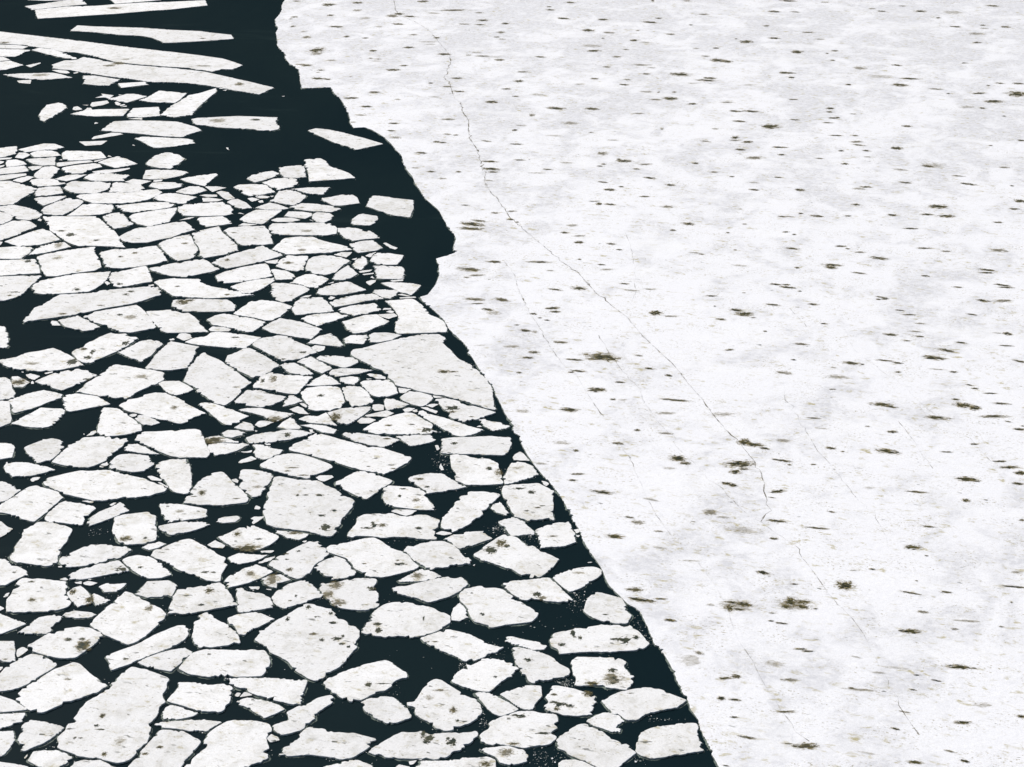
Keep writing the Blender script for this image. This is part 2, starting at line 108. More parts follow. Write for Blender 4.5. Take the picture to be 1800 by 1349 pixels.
("rounded knobbly floe just off the fast ice",[7.64,175.05,8.29,174.28,9.22,173.6,10.54,173.13,11.69,173.13,12.22,174.85,11.82,175.44,11.71,177.0,11.39,178.39,9.95,179.2,8.79,179.7,8.17,178.99,7.64,177.8,7.51,176.9,7.28,175.83],[[9.52,174.95,0.242,0.116,0.9]]),
("long white slab with a ragged right end alone in dark water",[-60.4,361.87,-59.67,360.54,-57.39,359.67,-55.27,358.55,-51.98,357.89,-49.07,357.43,-47.17,356.39,-45.78,356.65,-44.69,356.45,-43.8,357.23,-43.72,358.88,-44.93,362.54,-44.81,365.59,-48.69,366.14,-52.74,366.61,-56.29,365.93,-60.18,365.25,-61.23,364.36],[[-48.96,363.89,0.903,0.474,0.9],[-56.09,363.21,1.172,1.012,0.5]]),
("squat rounded-square floe with tiny pits against the fast ice",[2.92,191.74,3.04,189.34,4.02,189.63,5.78,189.85,7.05,190.85,6.92,191.74,7.01,192.76,6.71,193.55,6.6,194.93,6.35,195.74,5.08,195.51,3.8,194.82,2.84,194.01,2.57,193.67],[[4.49,192.19,0.365,0.158,0.8]]),
("floe with an olive-stained notch at its left end",[-9.28,228.68,-8.62,226.89,-7.75,225.71,-7.96,224.82,-7.34,223.95,-6.02,222.94,-4.26,223.8,-3.09,224.97,-1.97,225.94,-3.35,226.95,-4.81,227.93,-6.51,228.68,-6.65,229.44,-8.49,230.44,-9.88,230.14],[[-7.55,227.19,0.659,0.566,0.9],[-7.52,226.0,0.358,0.236,0.8],[-5.1,224.53,0.237,0.117,0.8]]),
("neat rectangular floe alone in the dark channel beside the fast ice",[-21.81,307.89,-19.66,305.64,-16.58,304.4,-16.2,309.66,-16.47,313.67,-19.05,314.55,-21.33,315.6,-23.44,316.13,-24.16,310.42],[]),
("coat-shaped slab with a sloping right tail on the far rim of the pack",[-36.39,332.95,-35.7,330.65,-34.89,324.21,-29.45,325.48,-27.04,326.14,-28.24,328.95,-29.88,330.94,-31.88,332.95,-33.02,336.45,-34.19,338.22,-37.01,337.33],[]),
("lone tapered slab floating in open dark water near the stepped fast ice edge",[-35.46,352.38,-33.46,349.53,-31.15,346.72,-28.32,343.64,-27.82,343.76,-23.48,347.34,-27.12,351.11,-31.83,355.28,-34.09,356.91,-36.85,357.89,-38.21,356.39],[]),
("lone rounded floe with a cracked upper rim in open dark water at left",[-89.88,363.89,-88.77,362.54,-87.16,369.38,-86.63,372.53,-87.35,374.66,-89.03,376.45,-90.29,375.37,-91.06,374.66,-91.14,370.42,-90.91,367.3],[]),
("five-sided smooth floe touching the top of the huge pitted diamond",[-26.1,181.64,-25.42,180.92,-24.59,180.61,-24.71,181.64,-24.13,181.84,-23.29,182.36,-24.52,183.61,-25.69,183.3,-26.46,182.57],[[-25.3,182.46,0.55,0.933,0.6]]),
("mid-sized narrow floe, left of the wide floe with two olive holes",[-20.04,149.42,-18.37,149.72,-16.54,149.35,-15.31,148.89,-14.31,149.2,-13.13,150.56,-12.29,152.25,-14.53,153.27,-15.66,153.31,-17.46,153.98,-18.8,154.29,-19.33,153.42,-19.86,151.79,-20.71,150.86,-21.05,149.65],[]),
("mid-sized holed four-sided floe cut off by the bottom edge, below-right of the huge tilted slab",[-29.64,146.96,-29.45,147.92,-28.95,149.65,-28.47,151.02,-28.26,151.86,-29.53,152.95,-30.24,153.58,-31.4,153.72,-32.36,153.79,-32.88,152.17,-33.46,150.53,-33.97,148.6,-34.29,147.78,-34.19,146.96],[[-33.07,149.8,0.214,0.151,0.8],[-31.88,150.86,0.258,0.184,0.8]]),
("mid-sized narrow floe, above-left of the humped triangular floe",[-44.25,216.05,-42.46,214.28,-40.89,213.02,-39.67,212.48,-38.9,212.64,-36.5,212.54,-36.27,213.47,-36.62,214.96,-37.2,216.6,-37.71,218.54,-38.48,220.65,-39.8,220.85,-42.08,220.45,-43.21,220.22,-45.4,220.08,-45.93,219.1,-46.01,217.56],[]),
("mid-sized holed narrow floe, below-right of the leaning stepped diamond",[-49.32,227.48,-48.39,226.3,-46.71,225.56,-45.87,224.82,-44.03,223.8,-42.52,223.22,-41.72,222.65,-41.11,222.5,-40.37,223.08,-40.05,224.09,-39.23,224.97,-38.39,225.71,-40.2,227.48,-41.63,228.99,-42.14,229.89,-43.82,231.36,-44.57,232.19,-45.94,232.35,-47.27,231.58,-47.81,230.5,-49.07,230.05,-49.17,229.29,-49.69,228.83,-49.91,228.08],[[-42.72,227.48,0.36,0.448,0.6]]),
("mid-sized much-pitted four-sided floe, below the slotted floe",[-19.25,178.49,-18.55,177.2,-17.6,176.31,-16.61,176.02,-15.53,175.83,-14.0,176.31,-13.6,176.9,-13.82,177.99,-13.83,178.99,-14.08,179.8,-14.58,180.72,-14.2,181.64,-14.3,182.57,-16.42,182.71,-17.59,182.3,-17.96,182.05,-18.92,181.6,-20.12,181.64,-20.11,180.21],[[-18.39,181.12,0.547,0.614,0.6],[-19.12,179.2,0.394,0.604,0.6],[-17.89,177.4,0.538,0.495,0.6],[-14.71,180.41,0.297,0.305,0.95]]),
("mid-sized narrow floe, above the long lens-shaped floe",[-52.81,210.29,-50.7,209.85,-49.64,210.16,-48.37,211.74,-47.73,214.42,-47.09,215.91,-47.15,216.87,-46.71,217.29,-47.03,218.12,-50.38,218.68,-52.42,218.4,-53.41,216.46,-53.93,215.09,-54.26,213.93,-54.5,212.94,-54.84,211.35],[]),
("mid-sized holed narrow floe, below the large notched floe",[-34.27,175.28,-33.63,174.95,-31.23,175.73,-29.68,176.41,-28.16,176.85,-28.84,178.19,-29.62,180.0,-30.1,181.02,-30.7,181.74,-32.67,180.92,-33.22,180.61,-34.94,180.17,-35.14,177.4,-35.2,176.61,-35.13,175.14],[[-31.53,179.9,0.346,0.456,0.8],[-31.94,176.9,0.244,0.158,1.0]]),
("mid-sized four-sided floe, below-left of the long rounded floe",[-32.13,158.34,-30.89,157.79,-30.2,157.38,-28.52,156.78,-27.09,156.7,-26.53,158.5,-26.64,160.0,-26.6,161.1,-27.59,161.7,-28.73,161.44,-30.9,161.95,-32.03,161.95,-31.94,160.51,-32.27,159.75,-32.59,158.67],[]),
("mid-sized holed narrow floe, below-right of the humped holed floe",[-8.27,169.02,-7.49,168.29,-6.54,167.56,-5.58,166.84,-4.63,165.81,-3.61,165.95,-2.79,166.57,-1.49,167.56,-0.75,168.56,-1.97,168.93,-3.02,169.94,-4.18,171.05,-5.33,171.61,-6.49,172.08,-7.33,171.58,-8.16,171.02,-9.22,170.31],[[-7.63,169.57,0.236,0.092,0.8]]),
("mid-sized holed sliver-thin floe, below-right of the smooth tilted square",[-39.33,165.7,-38.84,164.11,-37.14,165.35,-36.2,166.32,-34.9,167.45,-33.74,168.36,-33.11,169.13,-32.58,169.96,-32.34,170.88,-32.51,172.01,-33.02,172.86,-33.77,172.77,-34.37,172.29,-35.85,170.88,-37.15,169.13,-39.2,167.49,-39.9,166.77],[[-37.81,166.27,0.186,0.143,1.0]]),
("mid-sized narrow floe, below-right of the long rounded floe",[-26.43,161.19,-24.26,159.67,-22.35,158.67,-20.67,158.01,-19.83,158.01,-19.76,160.51,-19.58,162.38,-22.8,162.69,-25.91,162.79,-27.68,162.73],[]),
("mid-sized holed four-sided floe, above-right of the ragged square floe",[-4.71,161.19,-3.43,160.51,-2.16,160.22,-1.45,161.36,-0.37,162.9,0.02,162.98,0.18,163.77,0.69,164.47,0.0,165.49,-1.67,166.32,-2.51,166.41,-3.15,165.88,-3.88,165.17,-4.96,164.29,-5.58,163.24,-5.87,162.12],[[-1.6,162.93,0.114,0.173,0.95]]),
("mid-sized much-pitted four-sided floe, above-right of the smooth five-sided floe",[-25.25,184.77,-24.37,184.03,-23.56,183.09,-22.6,182.46,-22.04,182.88,-21.36,184.13,-21.09,185.66,-20.37,186.69,-19.71,188.2,-20.19,189.3,-21.18,191.07,-22.22,191.07,-22.97,190.29,-24.35,188.64,-25.35,187.44,-25.85,186.47,-26.06,185.62],[[-23.13,188.75,0.185,0.153,1.0],[-23.67,184.55,0.252,0.317,0.7],[-24.21,186.86,0.153,0.108,0.9],[-24.39,188.09,0.205,0.109,0.8]]),
("mid-sized four-sided floe, below-right of the wide floe with a black hole",[-10.82,187.12,-10.17,186.26,-9.42,185.4,-8.67,184.45,-7.28,184.98,-5.58,185.62,-4.47,185.83,-4.33,186.69,-5.11,187.33,-5.76,189.08,-6.41,190.18,-7.47,191.07,-8.72,191.07,-9.74,190.62,-11.46,189.85,-11.77,188.75],[]),
("mid-sized narrow floe cut off by the left edge, above-left of the large five-sided floe",[-49.22,160.34,-48.16,160.42,-47.02,160.93,-46.28,161.7,-45.64,162.9,-44.52,164.47,-44.23,165.26,-45.16,166.14,-46.08,166.95,-47.28,167.31,-48.21,166.09,-48.8,165.43,-49.25,164.64,-49.46,163.59,-49.84,162.9],[]),
("mid-sized holed narrow floe, below-right of the long pointed slab",[-57.7,256.59,-56.23,255.13,-54.34,253.51,-52.85,253.26,-50.81,254.41,-49.64,255.31,-50.77,258.06,-52.09,261.05,-53.09,262.95,-53.99,264.18,-56.97,262.65,-59.45,261.43,-60.79,259.36],[[-55.56,260.11,0.336,0.3,0.9],[-53.91,259.18,0.671,0.559,0.5]]),
("mid-sized holed sliver-thin floe, below the jagged squarish floe",[-69.83,269.19,-68.45,268.6,-66.15,268.79,-63.74,269.19,-62.01,269.59,-61.28,270.79,-60.49,273.22,-60.26,275.69,-60.41,278.41,-62.67,277.9,-65.15,277.48,-67.92,275.82,-70.12,274.25,-70.76,272.41,-70.7,271.19],[[-63.95,270.59,0.418,0.442,0.9]]),
("mid-sized four-sided floe, above the long rounded floe",[-31.52,169.2,-30.93,168.38,-29.63,168.47,-28.18,168.84,-26.92,169.29,-27.29,170.68,-28.24,172.18,-28.96,173.22,-29.91,173.89,-30.53,174.85,-31.2,175.53,-31.96,174.76,-31.57,174.08,-32.21,173.51,-32.03,171.99,-32.01,170.87],[]),
("mid-sized narrow floe, above-left of the large rounded floe",[-11.42,179.09,-9.82,178.39,-8.6,177.4,-6.58,178.59,-5.43,179.8,-4.58,181.33,-4.79,182.05,-5.31,182.88,-6.81,182.98,-8.4,182.36,-10.16,181.53,-11.12,180.92,-12.21,180.82,-12.46,180.0],[]),
("mid-sized much-pitted narrow floe, left of the broad pointed floe",[-29.62,209.9,-28.42,209.25,-26.98,208.35,-26.14,207.7,-23.94,206.81,-22.83,208.09,-21.8,208.99,-21.15,209.9,-21.5,210.69,-22.59,211.66,-23.81,212.59,-25.03,213.42,-26.55,213.82,-27.75,213.39,-28.58,212.67,-29.37,211.61,-29.99,210.69],[[-25.9,209.77,0.505,0.13,0.7],[-24.47,207.7,0.445,0.128,0.8],[-26.48,208.86,0.279,0.155,0.7]]),
("mid-sized holed narrow floe, below the large leaning floe",[-0.49,180.21,0.0,179.24,0.49,178.69,1.08,177.93,2.55,178.19,3.62,177.7,4.89,177.5,6.37,177.89,5.86,178.99,5.11,180.61,4.24,182.11,4.01,182.77,3.3,182.77,1.9,182.36,0.0,182.09,-1.0,181.53],[[2.61,179.09,0.295,0.402,1.0],[3.14,178.39,0.344,0.3,0.6]]),
("mid-sized holed sliver-thin floe, right of the long pointed slab",[-52.39,272.61,-51.73,271.19,-50.7,269.99,-49.77,268.48,-48.95,267.69,-46.52,267.14,-44.0,266.82,-41.3,267.21,-37.44,268.32,-40.26,269.79,-42.21,270.87,-44.29,271.8,-45.58,273.02,-46.59,275.07,-49.85,275.19,-50.85,275.28,-52.45,274.66,-53.13,273.71],[[-41.52,268.32,0.276,0.277,0.7],[-49.32,271.8,0.279,0.202,0.8]]),
("mid-sized much-pitted narrow floe, above-right of the broad pointed floe",[-17.61,219.94,-16.52,219.29,-13.5,219.29,-10.48,219.43,-8.52,219.94,-9.94,220.51,-9.77,222.22,-11.13,223.95,-12.4,225.71,-13.37,226.0,-14.75,225.12,-16.12,224.09,-17.33,222.65,-18.43,220.79],[[-10.53,220.65,0.409,0.567,0.9],[-15.28,221.93,0.353,0.2,0.8],[-12.47,222.22,0.294,0.144,0.8]]),
("mid-sized sliver-thin floe, below-left of the ragged pitted square",[-48.31,185.83,-47.54,185.08,-45.97,185.3,-43.74,186.36,-42.17,187.22,-41.73,188.2,-41.22,189.08,-42.03,189.85,-44.61,190.36,-45.94,190.29,-46.66,189.74,-47.73,188.42,-48.63,187.33,-48.63,186.47],[]),
("mid-sized much-pitted narrow floe, above the leaning stepped diamond",[-59.04,244.97,-58.18,243.29,-57.25,242.45,-56.21,242.29,-54.85,244.46,-53.44,246.5,-51.97,249.79,-51.49,251.12,-51.79,251.72,-52.71,251.72,-53.47,253.04,-54.87,252.79,-55.63,253.33,-56.89,251.72,-57.53,250.31,-58.33,249.09,-58.34,247.87,-59.23,247.19,-59.57,245.99],[[-52.88,249.44,0.324,0.628,0.95],[-56.78,246.16,0.231,0.614,0.9],[-57.02,244.12,0.446,0.471,1.0],[-58.2,247.19,0.386,0.344,0.8]]),
("mid-sized narrow floe, above-right of the big smooth bottom floe",[-21.88,153.66,-21.1,152.88,-20.51,153.03,-19.35,153.66,-18.62,155.09,-18.34,155.89,-17.75,157.19,-16.87,158.34,-16.86,159.33,-17.17,159.75,-18.46,159.17,-19.18,158.17,-20.11,157.76,-21.07,156.7,-20.67,155.41,-21.25,155.09,-22.15,154.45],[]),
("mid-sized four-sided floe, above-left of the large kite-shaped floe",[-46.68,239.82,-45.16,239.72,-43.14,240.47,-42.81,243.29,-42.72,245.65,-43.02,246.84,-42.56,248.05,-44.72,249.09,-46.82,250.07,-47.33,248.39,-48.08,245.14,-48.43,241.95,-48.7,240.57],[]),
("mid-sized holed narrow floe, above-right of the large kite-shaped floe",[-35.15,248.22,-33.97,246.95,-32.75,245.31,-31.72,244.12,-30.69,242.79,-29.22,243.29,-27.7,244.63,-26.29,245.99,-27.51,248.05,-29.51,249.96,-31.02,251.9,-32.36,252.26,-34.71,251.02,-35.51,249.09],[[-28.28,245.99,0.385,0.273,0.95],[-30.71,243.59,0.254,0.201,0.9]]),
("mid-sized narrow floe, right of the long pointed slab",[-51.49,259.92,-50.77,258.06,-49.8,256.22,-48.77,254.05,-47.85,253.26,-44.71,253.33,-42.17,253.51,-43.05,255.49,-43.81,256.59,-43.97,257.69,-45.14,259.74,-46.08,261.05,-46.78,260.75,-47.86,261.62,-48.77,262.27,-52.18,261.62],[]),
("mid-sized much-pitted narrow floe, below-left of the great ragged floe",[-31.41,190.74,-30.44,189.63,-29.79,189.41,-28.61,189.08,-27.78,188.97,-27.2,189.3,-26.37,190.18,-25.69,191.52,-25.67,192.31,-26.82,193.21,-27.75,194.01,-28.69,194.82,-30.31,194.24,-31.39,192.87,-32.37,192.08],[[-27.77,191.52,0.26,0.157,0.95],[-28.57,189.52,0.98,0.551,0.8],[-30.32,192.76,0.314,0.453,0.7]]),
("mid-sized four-sided floe, above-right of the large kite-shaped floe",[-37.31,241.1,-36.1,239.49,-34.96,238.35,-34.07,237.23,-32.88,237.71,-31.82,239.33,-31.68,240.31,-30.94,241.62,-32.29,243.45,-33.64,245.24,-34.71,246.67,-35.73,247.7,-36.59,247.36,-37.21,246.16,-38.34,244.97,-38.36,242.79],[]),
("mid-sized much-pitted five-sided floe, above the wide floe with a black hole",[-14.47,200.48,-13.34,199.45,-11.16,198.87,-9.86,198.64,-8.79,198.64,-8.76,199.4,-9.53,201.09,-9.93,203.05,-10.64,204.16,-11.87,204.66,-13.19,204.79,-14.3,204.99,-14.92,204.29,-14.73,203.05,-14.88,201.82],[[-12.89,202.19,0.163,0.306,1.0],[-12.6,204.04,0.274,0.149,0.9],[-10.99,201.09,0.325,0.316,0.6]]),
("mid-sized four-sided floe, right of the pitted four-sided floe",[-50.28,294.12,-49.57,291.59,-48.75,289.54,-48.17,287.07,-48.15,285.75,-47.36,284.3,-46.57,284.87,-44.13,286.19,-42.38,287.97,-42.95,290.67,-44.38,293.66,-46.1,296.93,-46.59,298.35,-47.03,299.88,-49.21,298.11,-50.89,296.36],[]),
("mid-sized holed sliver-thin floe, below-left of the lone rectangular floe",[-35.92,287.3,-34.62,286.1,-30.73,286.63,-28.12,286.94,-26.43,287.74,-24.7,288.28,-26.35,290.45,-28.22,291.59,-29.8,292.73,-31.47,294.58,-34.02,294.58,-35.89,293.89,-36.76,290.9,-37.24,288.64],[[-32.64,288.19,0.515,0.358,0.7]]),
("mid-sized blunt floe, right of the long lens-shaped floe",[-41.79,208.86,-41.2,207.32,-40.3,205.92,-39.5,204.04,-38.64,203.05,-37.29,202.8,-37.09,204.54,-37.59,207.83,-38.22,210.42,-38.89,212.22,-40.75,212.14,-41.87,211.42,-42.23,210.03],[]),
("mid-sized sliver-thin floe, above-right of the pitted four-sided floe",[-61.06,292.5,-59.41,291.59,-57.07,291.81,-55.51,293.19,-53.87,294.12,-52.89,295.52,-51.76,296.93,-50.57,298.11,-51.65,300.26,-52.87,302.2,-54.36,301.96,-57.14,300.26,-60.09,298.83,-61.37,296.69,-62.19,294.58],[]),
("mid-sized four-sided floe, below the broad pointed floe",[-19.51,204.04,-17.85,202.31,-16.64,201.33,-15.81,202.8,-14.72,204.66,-14.11,205.54,-13.88,206.3,-15.21,207.32,-16.16,208.22,-17.43,208.86,-18.63,208.48,-19.93,206.56,-20.6,205.29],[]),
("mid-sized four-sided floe, left of the ragged square floe",[-13.83,157.03,-12.77,155.73,-11.57,154.77,-10.36,155.09,-9.34,155.81,-9.67,157.03,-10.34,158.01,-11.21,159.33,-12.3,159.5,-13.62,159.08,-14.24,158.42],[]),
("mid-sized four-sided floe, below the leaning stepped diamond",[-50.45,219.04,-48.77,218.76,-47.23,219.24,-45.57,220.36,-45.98,222.07,-47.09,223.66,-48.15,224.97,-49.13,226.44,-50.38,227.34,-51.72,227.48,-51.63,225.12,-51.36,222.22,-51.04,219.94],[]),
("mid-sized holed four-sided floe, above the huge pitted diamond floe",[-24.67,177.6,-24.17,176.81,-23.32,176.12,-22.6,176.71,-21.5,177.36,-20.6,178.19,-19.5,179.09,-20.41,180.41,-21.0,181.43,-22.17,182.21,-23.49,181.43,-24.6,179.8,-24.94,178.59],[[-22.43,178.83,0.098,0.201,0.95],[-22.92,177.84,0.147,0.119,0.8]]),
("mid-sized holed blunt floe, above the broad pointed floe",[-26.82,230.5,-26.19,228.99,-25.76,227.04,-24.75,226.44,-23.44,226.59,-21.7,227.19,-21.59,228.08,-21.26,229.29,-21.59,231.12,-22.04,232.97,-22.5,234.06,-23.64,234.47,-25.1,234.31,-26.65,233.75,-27.24,232.35],[[-24.58,231.27,0.304,0.338,0.95]]),
("mid-sized five-sided floe, left of the huge tilted slab",[-44.82,151.63,-44.41,150.41,-44.01,150.18,-43.54,150.71,-42.59,151.48,-41.82,152.72,-41.37,153.66,-41.46,154.29,-43.21,155.09,-44.68,155.41,-45.15,154.77,-45.27,154.13,-44.86,153.5,-45.1,153.03,-45.09,152.25],[]),
("small holed narrow floe, right of the large kite-shaped floe",[-31.37,233.19,-29.29,232.1,-27.67,231.73,-27.06,234.22,-26.61,235.95,-26.14,237.55,-27.8,237.97,-30.6,238.45,-31.79,239.1,-33.01,237.71,-33.57,235.16,-33.6,233.9],[[-32.57,236.11,0.186,0.54,1.0],[-31.28,236.75,0.372,0.798,0.6]]),
("small four-sided floe, above-right of the tall jagged floe",[-52.18,196.09,-50.79,195.58,-49.23,195.16,-47.78,194.82,-47.83,196.09,-47.52,197.73,-47.05,199.16,-48.64,200.12,-49.9,200.48,-50.97,200.97,-51.7,199.83,-52.28,198.02,-52.41,196.68],[]),
("small holed sliver-thin floe, above the large kite-shaped floe",[-43.4,248.91,-40.71,248.22,-38.7,247.7,-36.1,247.53,-35.73,248.74,-35.14,250.31,-34.51,251.55,-36.99,252.61,-39.18,253.26,-40.67,253.62,-41.82,253.33,-42.16,252.08,-43.76,251.37,-44.89,249.79],[[-38.16,251.48,0.457,0.177,0.9]]),
("small holed sliver-thin floe, right of the pitted four-sided floe",[-44.26,280.75,-43.11,279.68,-41.64,280.53,-39.24,282.04,-37.66,283.34,-35.24,285.75,-37.17,287.97,-38.93,290.45,-39.58,289.77,-41.43,287.97,-43.25,286.19,-45.25,283.77,-45.76,282.25],[[-43.56,283.55,0.29,0.435,0.7]]),
("small holed sliver-thin floe, left of the lone rectangular floe",[-38.89,298.59,-38.27,296.46,-36.36,295.52,-33.03,295.28,-29.28,295.28,-27.84,295.99,-27.9,298.59,-28.3,299.78,-29.19,301.23,-30.6,301.71,-33.64,301.47,-35.81,301.71,-37.29,301.33,-38.66,301.23,-38.98,300.02],[[-32.71,297.4,0.68,0.473,0.5]]),
("small narrow floe, above-right of the large kite-shaped floe",[-38.16,259.74,-36.19,258.99,-34.72,257.88,-33.67,258.06,-32.57,260.3,-32.06,261.81,-31.42,263.53,-33.08,264.99,-34.53,265.77,-36.49,266.12,-38.03,265.26,-38.83,262.95,-39.69,260.68],[]),
("nearer small sliver-thin floe lying level, above-right of the largest upper floe",[-71.17,313.25,-69.65,311.96,-66.15,311.8,-63.08,312.22,-60.82,313.77,-59.7,315.6,-59.05,317.98,-60.22,319.69,-61.76,319.31,-64.1,317.98,-68.86,317.71,-70.35,317.18,-72.81,316.65,-73.23,315.6],[]),
("nearer small sliver-thin floe lying level, right of the pitted four-sided floe",[-54.28,278.83,-52.29,277.15,-51.04,276.44,-49.11,275.9,-46.89,277.15,-45.19,278.2,-44.08,279.47,-45.5,281.39,-46.11,282.68,-47.31,283.99,-49.5,283.12,-51.92,281.95,-54.89,279.89],[]),
("small holed four-sided floe, above-left of the knobbly rounded floe",[5.26,180.82,6.02,179.7,6.83,180.21,7.34,180.61,7.97,181.53,9.01,182.67,9.49,183.5,9.58,184.45,9.1,185.08,8.1,185.23,7.08,184.98,5.64,184.13,4.62,183.4,4.29,182.77],[[7.04,183.82,0.402,0.168,0.5]]),
("small holed four-sided floe, right of the pitted four-sided floe",[-44.72,295.05,-43.1,291.81,-42.02,290.36,-38.8,290.67,-37.37,291.13,-37.75,293.19,-38.68,297.4,-39.74,300.02,-42.63,300.02,-45.4,299.06,-46.02,297.49],[[-44.24,296.55,0.332,0.188,0.8]]),
("small narrow floe, above-left of the broad smooth sheet",[-33.4,253.33,-31.47,252.43,-29.41,251.55,-27.64,250.84,-27.02,252.61,-26.41,254.59,-28.58,256.59,-30.73,258.06,-32.83,258.99,-33.85,257.32,-34.93,255.13],[]),
("small holed narrow floe, below-right of the lens floe with one hole",[-61.18,235.0,-59.43,233.75,-58.16,232.97,-57.07,234.22,-55.73,236.11,-54.53,238.19,-55.49,238.68,-56.06,239.65,-57.58,240.31,-58.95,239.65,-60.49,238.68,-61.64,237.07,-62.3,235.86],[[-55.66,236.68,0.31,0.287,0.9]]),
("small holed sliver-thin floe, right of the long pointed slab",[-46.91,261.62,-44.18,261.43,-41.21,261.43,-39.63,261.81,-39.63,263.33,-40.17,264.87,-41.2,266.43,-43.96,266.55,-46.74,266.74,-49.06,266.23,-48.87,263.72],[[-47.47,265.26,0.752,0.698,0.85],[-46.63,266.04,0.48,0.312,0.8]]),
("small holed narrow floe, below-left of the flat-based floe",[-11.82,206.05,-11.23,205.29,-10.3,204.04,-9.81,202.8,-6.57,203.92,-5.22,204.59,-6.63,206.17,-7.67,207.45,-8.25,208.22,-10.03,208.22,-11.23,207.7,-12.2,206.94],[[-10.91,206.68,0.443,0.229,0.8],[-9.83,204.59,0.242,0.175,0.9]]),
("small narrow floe, left of the long rounded floe",[-35.58,164.9,-34.59,164.47,-33.03,163.94,-32.33,165.35,-31.81,166.77,-31.48,167.67,-32.34,168.43,-33.69,168.03,-34.71,167.44,-35.86,166.54,-36.59,165.66],[]),
("small holed four-sided floe, left of the large notched floe",[-41.27,185.62,-40.33,184.34,-39.34,183.3,-38.31,182.57,-37.03,182.67,-36.05,183.4,-36.63,184.55,-37.38,185.4,-38.2,186.69,-39.16,187.55,-40.45,187.87,-41.39,187.44,-41.92,186.69],[[-39.64,185.02,0.202,0.159,0.95]]),
("farther small sliver-thin floe lying level, right of the pitted four-sided floe",[-43.62,274.04,-42.53,273.22,-40.75,273.63,-38.09,274.86,-35.83,276.31,-36.21,278.2,-36.98,281.18,-37.51,282.04,-40.77,280.41,-43.34,278.2,-44.39,276.52],[]),
("small holed five-sided floe, right of the pitted four-sided floe",[-55.02,290.22,-54.36,288.86,-53.37,286.85,-52.42,285.08,-51.1,283.12,-49.35,283.99,-48.75,284.87,-49.06,285.97,-48.63,287.97,-48.9,289.31,-49.86,291.81,-50.68,294.82,-51.07,295.89,-53.06,294.68,-54.8,292.5,-55.28,291.36],[[-51.2,291.36,0.371,0.32,0.7]]),
("small narrow floe, above-left of the ragged-ended slab",[-64.59,365.59,-61.4,367.3,-61.08,373.23,-59.85,381.54,-59.18,385.26,-59.7,387.9,-62.54,383.76,-64.4,382.28,-65.64,376.95,-66.67,374.09,-67.05,371.82,-67.59,367.3],[]),
("small holed four-sided floe, right of the humped triangular floe",[-31.53,205.54,-31.61,204.59,-30.65,203.1,-29.77,201.94,-29.13,202.06,-28.49,204.04,-28.31,205.29,-27.93,207.37,-28.31,208.22,-29.5,208.86,-30.66,209.25,-31.79,209.33,-32.01,208.86,-31.95,207.06],[[-29.54,204.54,0.329,0.312,0.5]]),
("small holed four-sided floe cut off by the left edge, below-left of the jagged squarish floe",[-74.93,266.23,-73.47,265.84,-71.91,267.41,-71.31,268.99,-70.92,272.81,-70.64,274.04,-70.34,276.52,-73.73,276.44,-77.31,276.02],[[-72.72,269.39,0.624,0.199,0.9],[-73.15,268.0,0.276,0.237,0.8]]),
("small narrow floe rising to the right, below-left of the leaning stepped diamond",[-61.42,222.22,-60.47,221.64,-59.46,221.36,-57.36,221.41,-56.55,223.66,-56.24,225.56,-56.37,226.74,-57.9,227.19,-59.64,227.48,-61.25,224.53,-62.22,222.36],[]),
("small narrow floe, below the lens floe with one hole",[-63.39,228.08,-63.16,226.59,-62.59,225.71,-60.74,227.04,-59.78,228.08,-58.96,229.29,-57.67,230.66,-57.78,231.73,-60.52,233.12,-62.45,231.88,-64.34,229.83],[]),
("small four-sided floe, below the tapering slotted floe",[-0.18,158.67,0.0,158.37,1.15,157.16,1.95,157.19,2.14,158.01,2.87,159.5,2.81,161.36,1.36,161.44,0.54,161.02,0.0,160.59,-0.54,160.42,-1.17,159.84],[]),
("small holed narrow floe, below-left of the humped triangular floe",[-39.59,198.21,-38.87,196.44,-38.41,195.58,-36.59,196.14,-34.26,196.91,-34.48,198.8,-35.25,199.28,-37.41,200.07,-38.85,200.31,-40.09,200.31],[[-37.52,198.33,0.321,0.297,0.5]]),
("farther small sliver-thin floe lying level, above-right of the pitted four-sided floe",[-54.79,307.64,-53.66,305.39,-50.37,305.05,-46.71,305.39,-45.6,306.39,-46.07,307.64,-45.78,308.39,-46.63,310.68,-48.15,312.63,-52.0,311.96,-54.4,311.19,-55.22,309.91],[]),
("small thin floe at the bottom edge, below-right of the wide floe with two olive holes",[-8.59,146.96,-1.35,146.96,-1.44,148.0,-1.45,148.89,-2.22,149.42,-3.83,149.2,-6.37,148.74,-8.16,148.74,-8.62,147.72],[[-2.37,148.15,0.424,0.372,0.7]]),
("small sliver-thin floe, above the large kite-shaped floe",[-41.83,256.22,-39.16,255.13,-36.84,253.51,-35.94,253.69,-35.24,255.49,-34.6,257.44,-37.56,259.29,-39.7,260.22,-40.98,260.75,-42.21,259.92,-43.07,258.43],[]),
("small four-sided floe, below-left of the smooth five-sided floe",[-28.65,178.99,-28.25,177.4,-28.24,176.61,-27.88,175.34,-26.2,175.83,-24.52,176.41,-24.54,177.0,-25.05,178.49,-26.04,179.4,-27.67,179.8,-28.16,180.61,-28.83,180.41],[]),
("small four-sided floe, below-left of the slotted floe",[-19.87,183.3,-18.99,182.36,-17.61,182.67,-16.66,183.3,-16.53,183.92,-17.33,185.57,-17.95,186.9,-19.03,187.66,-19.98,186.9,-20.72,186.04,-21.13,184.98],[]),
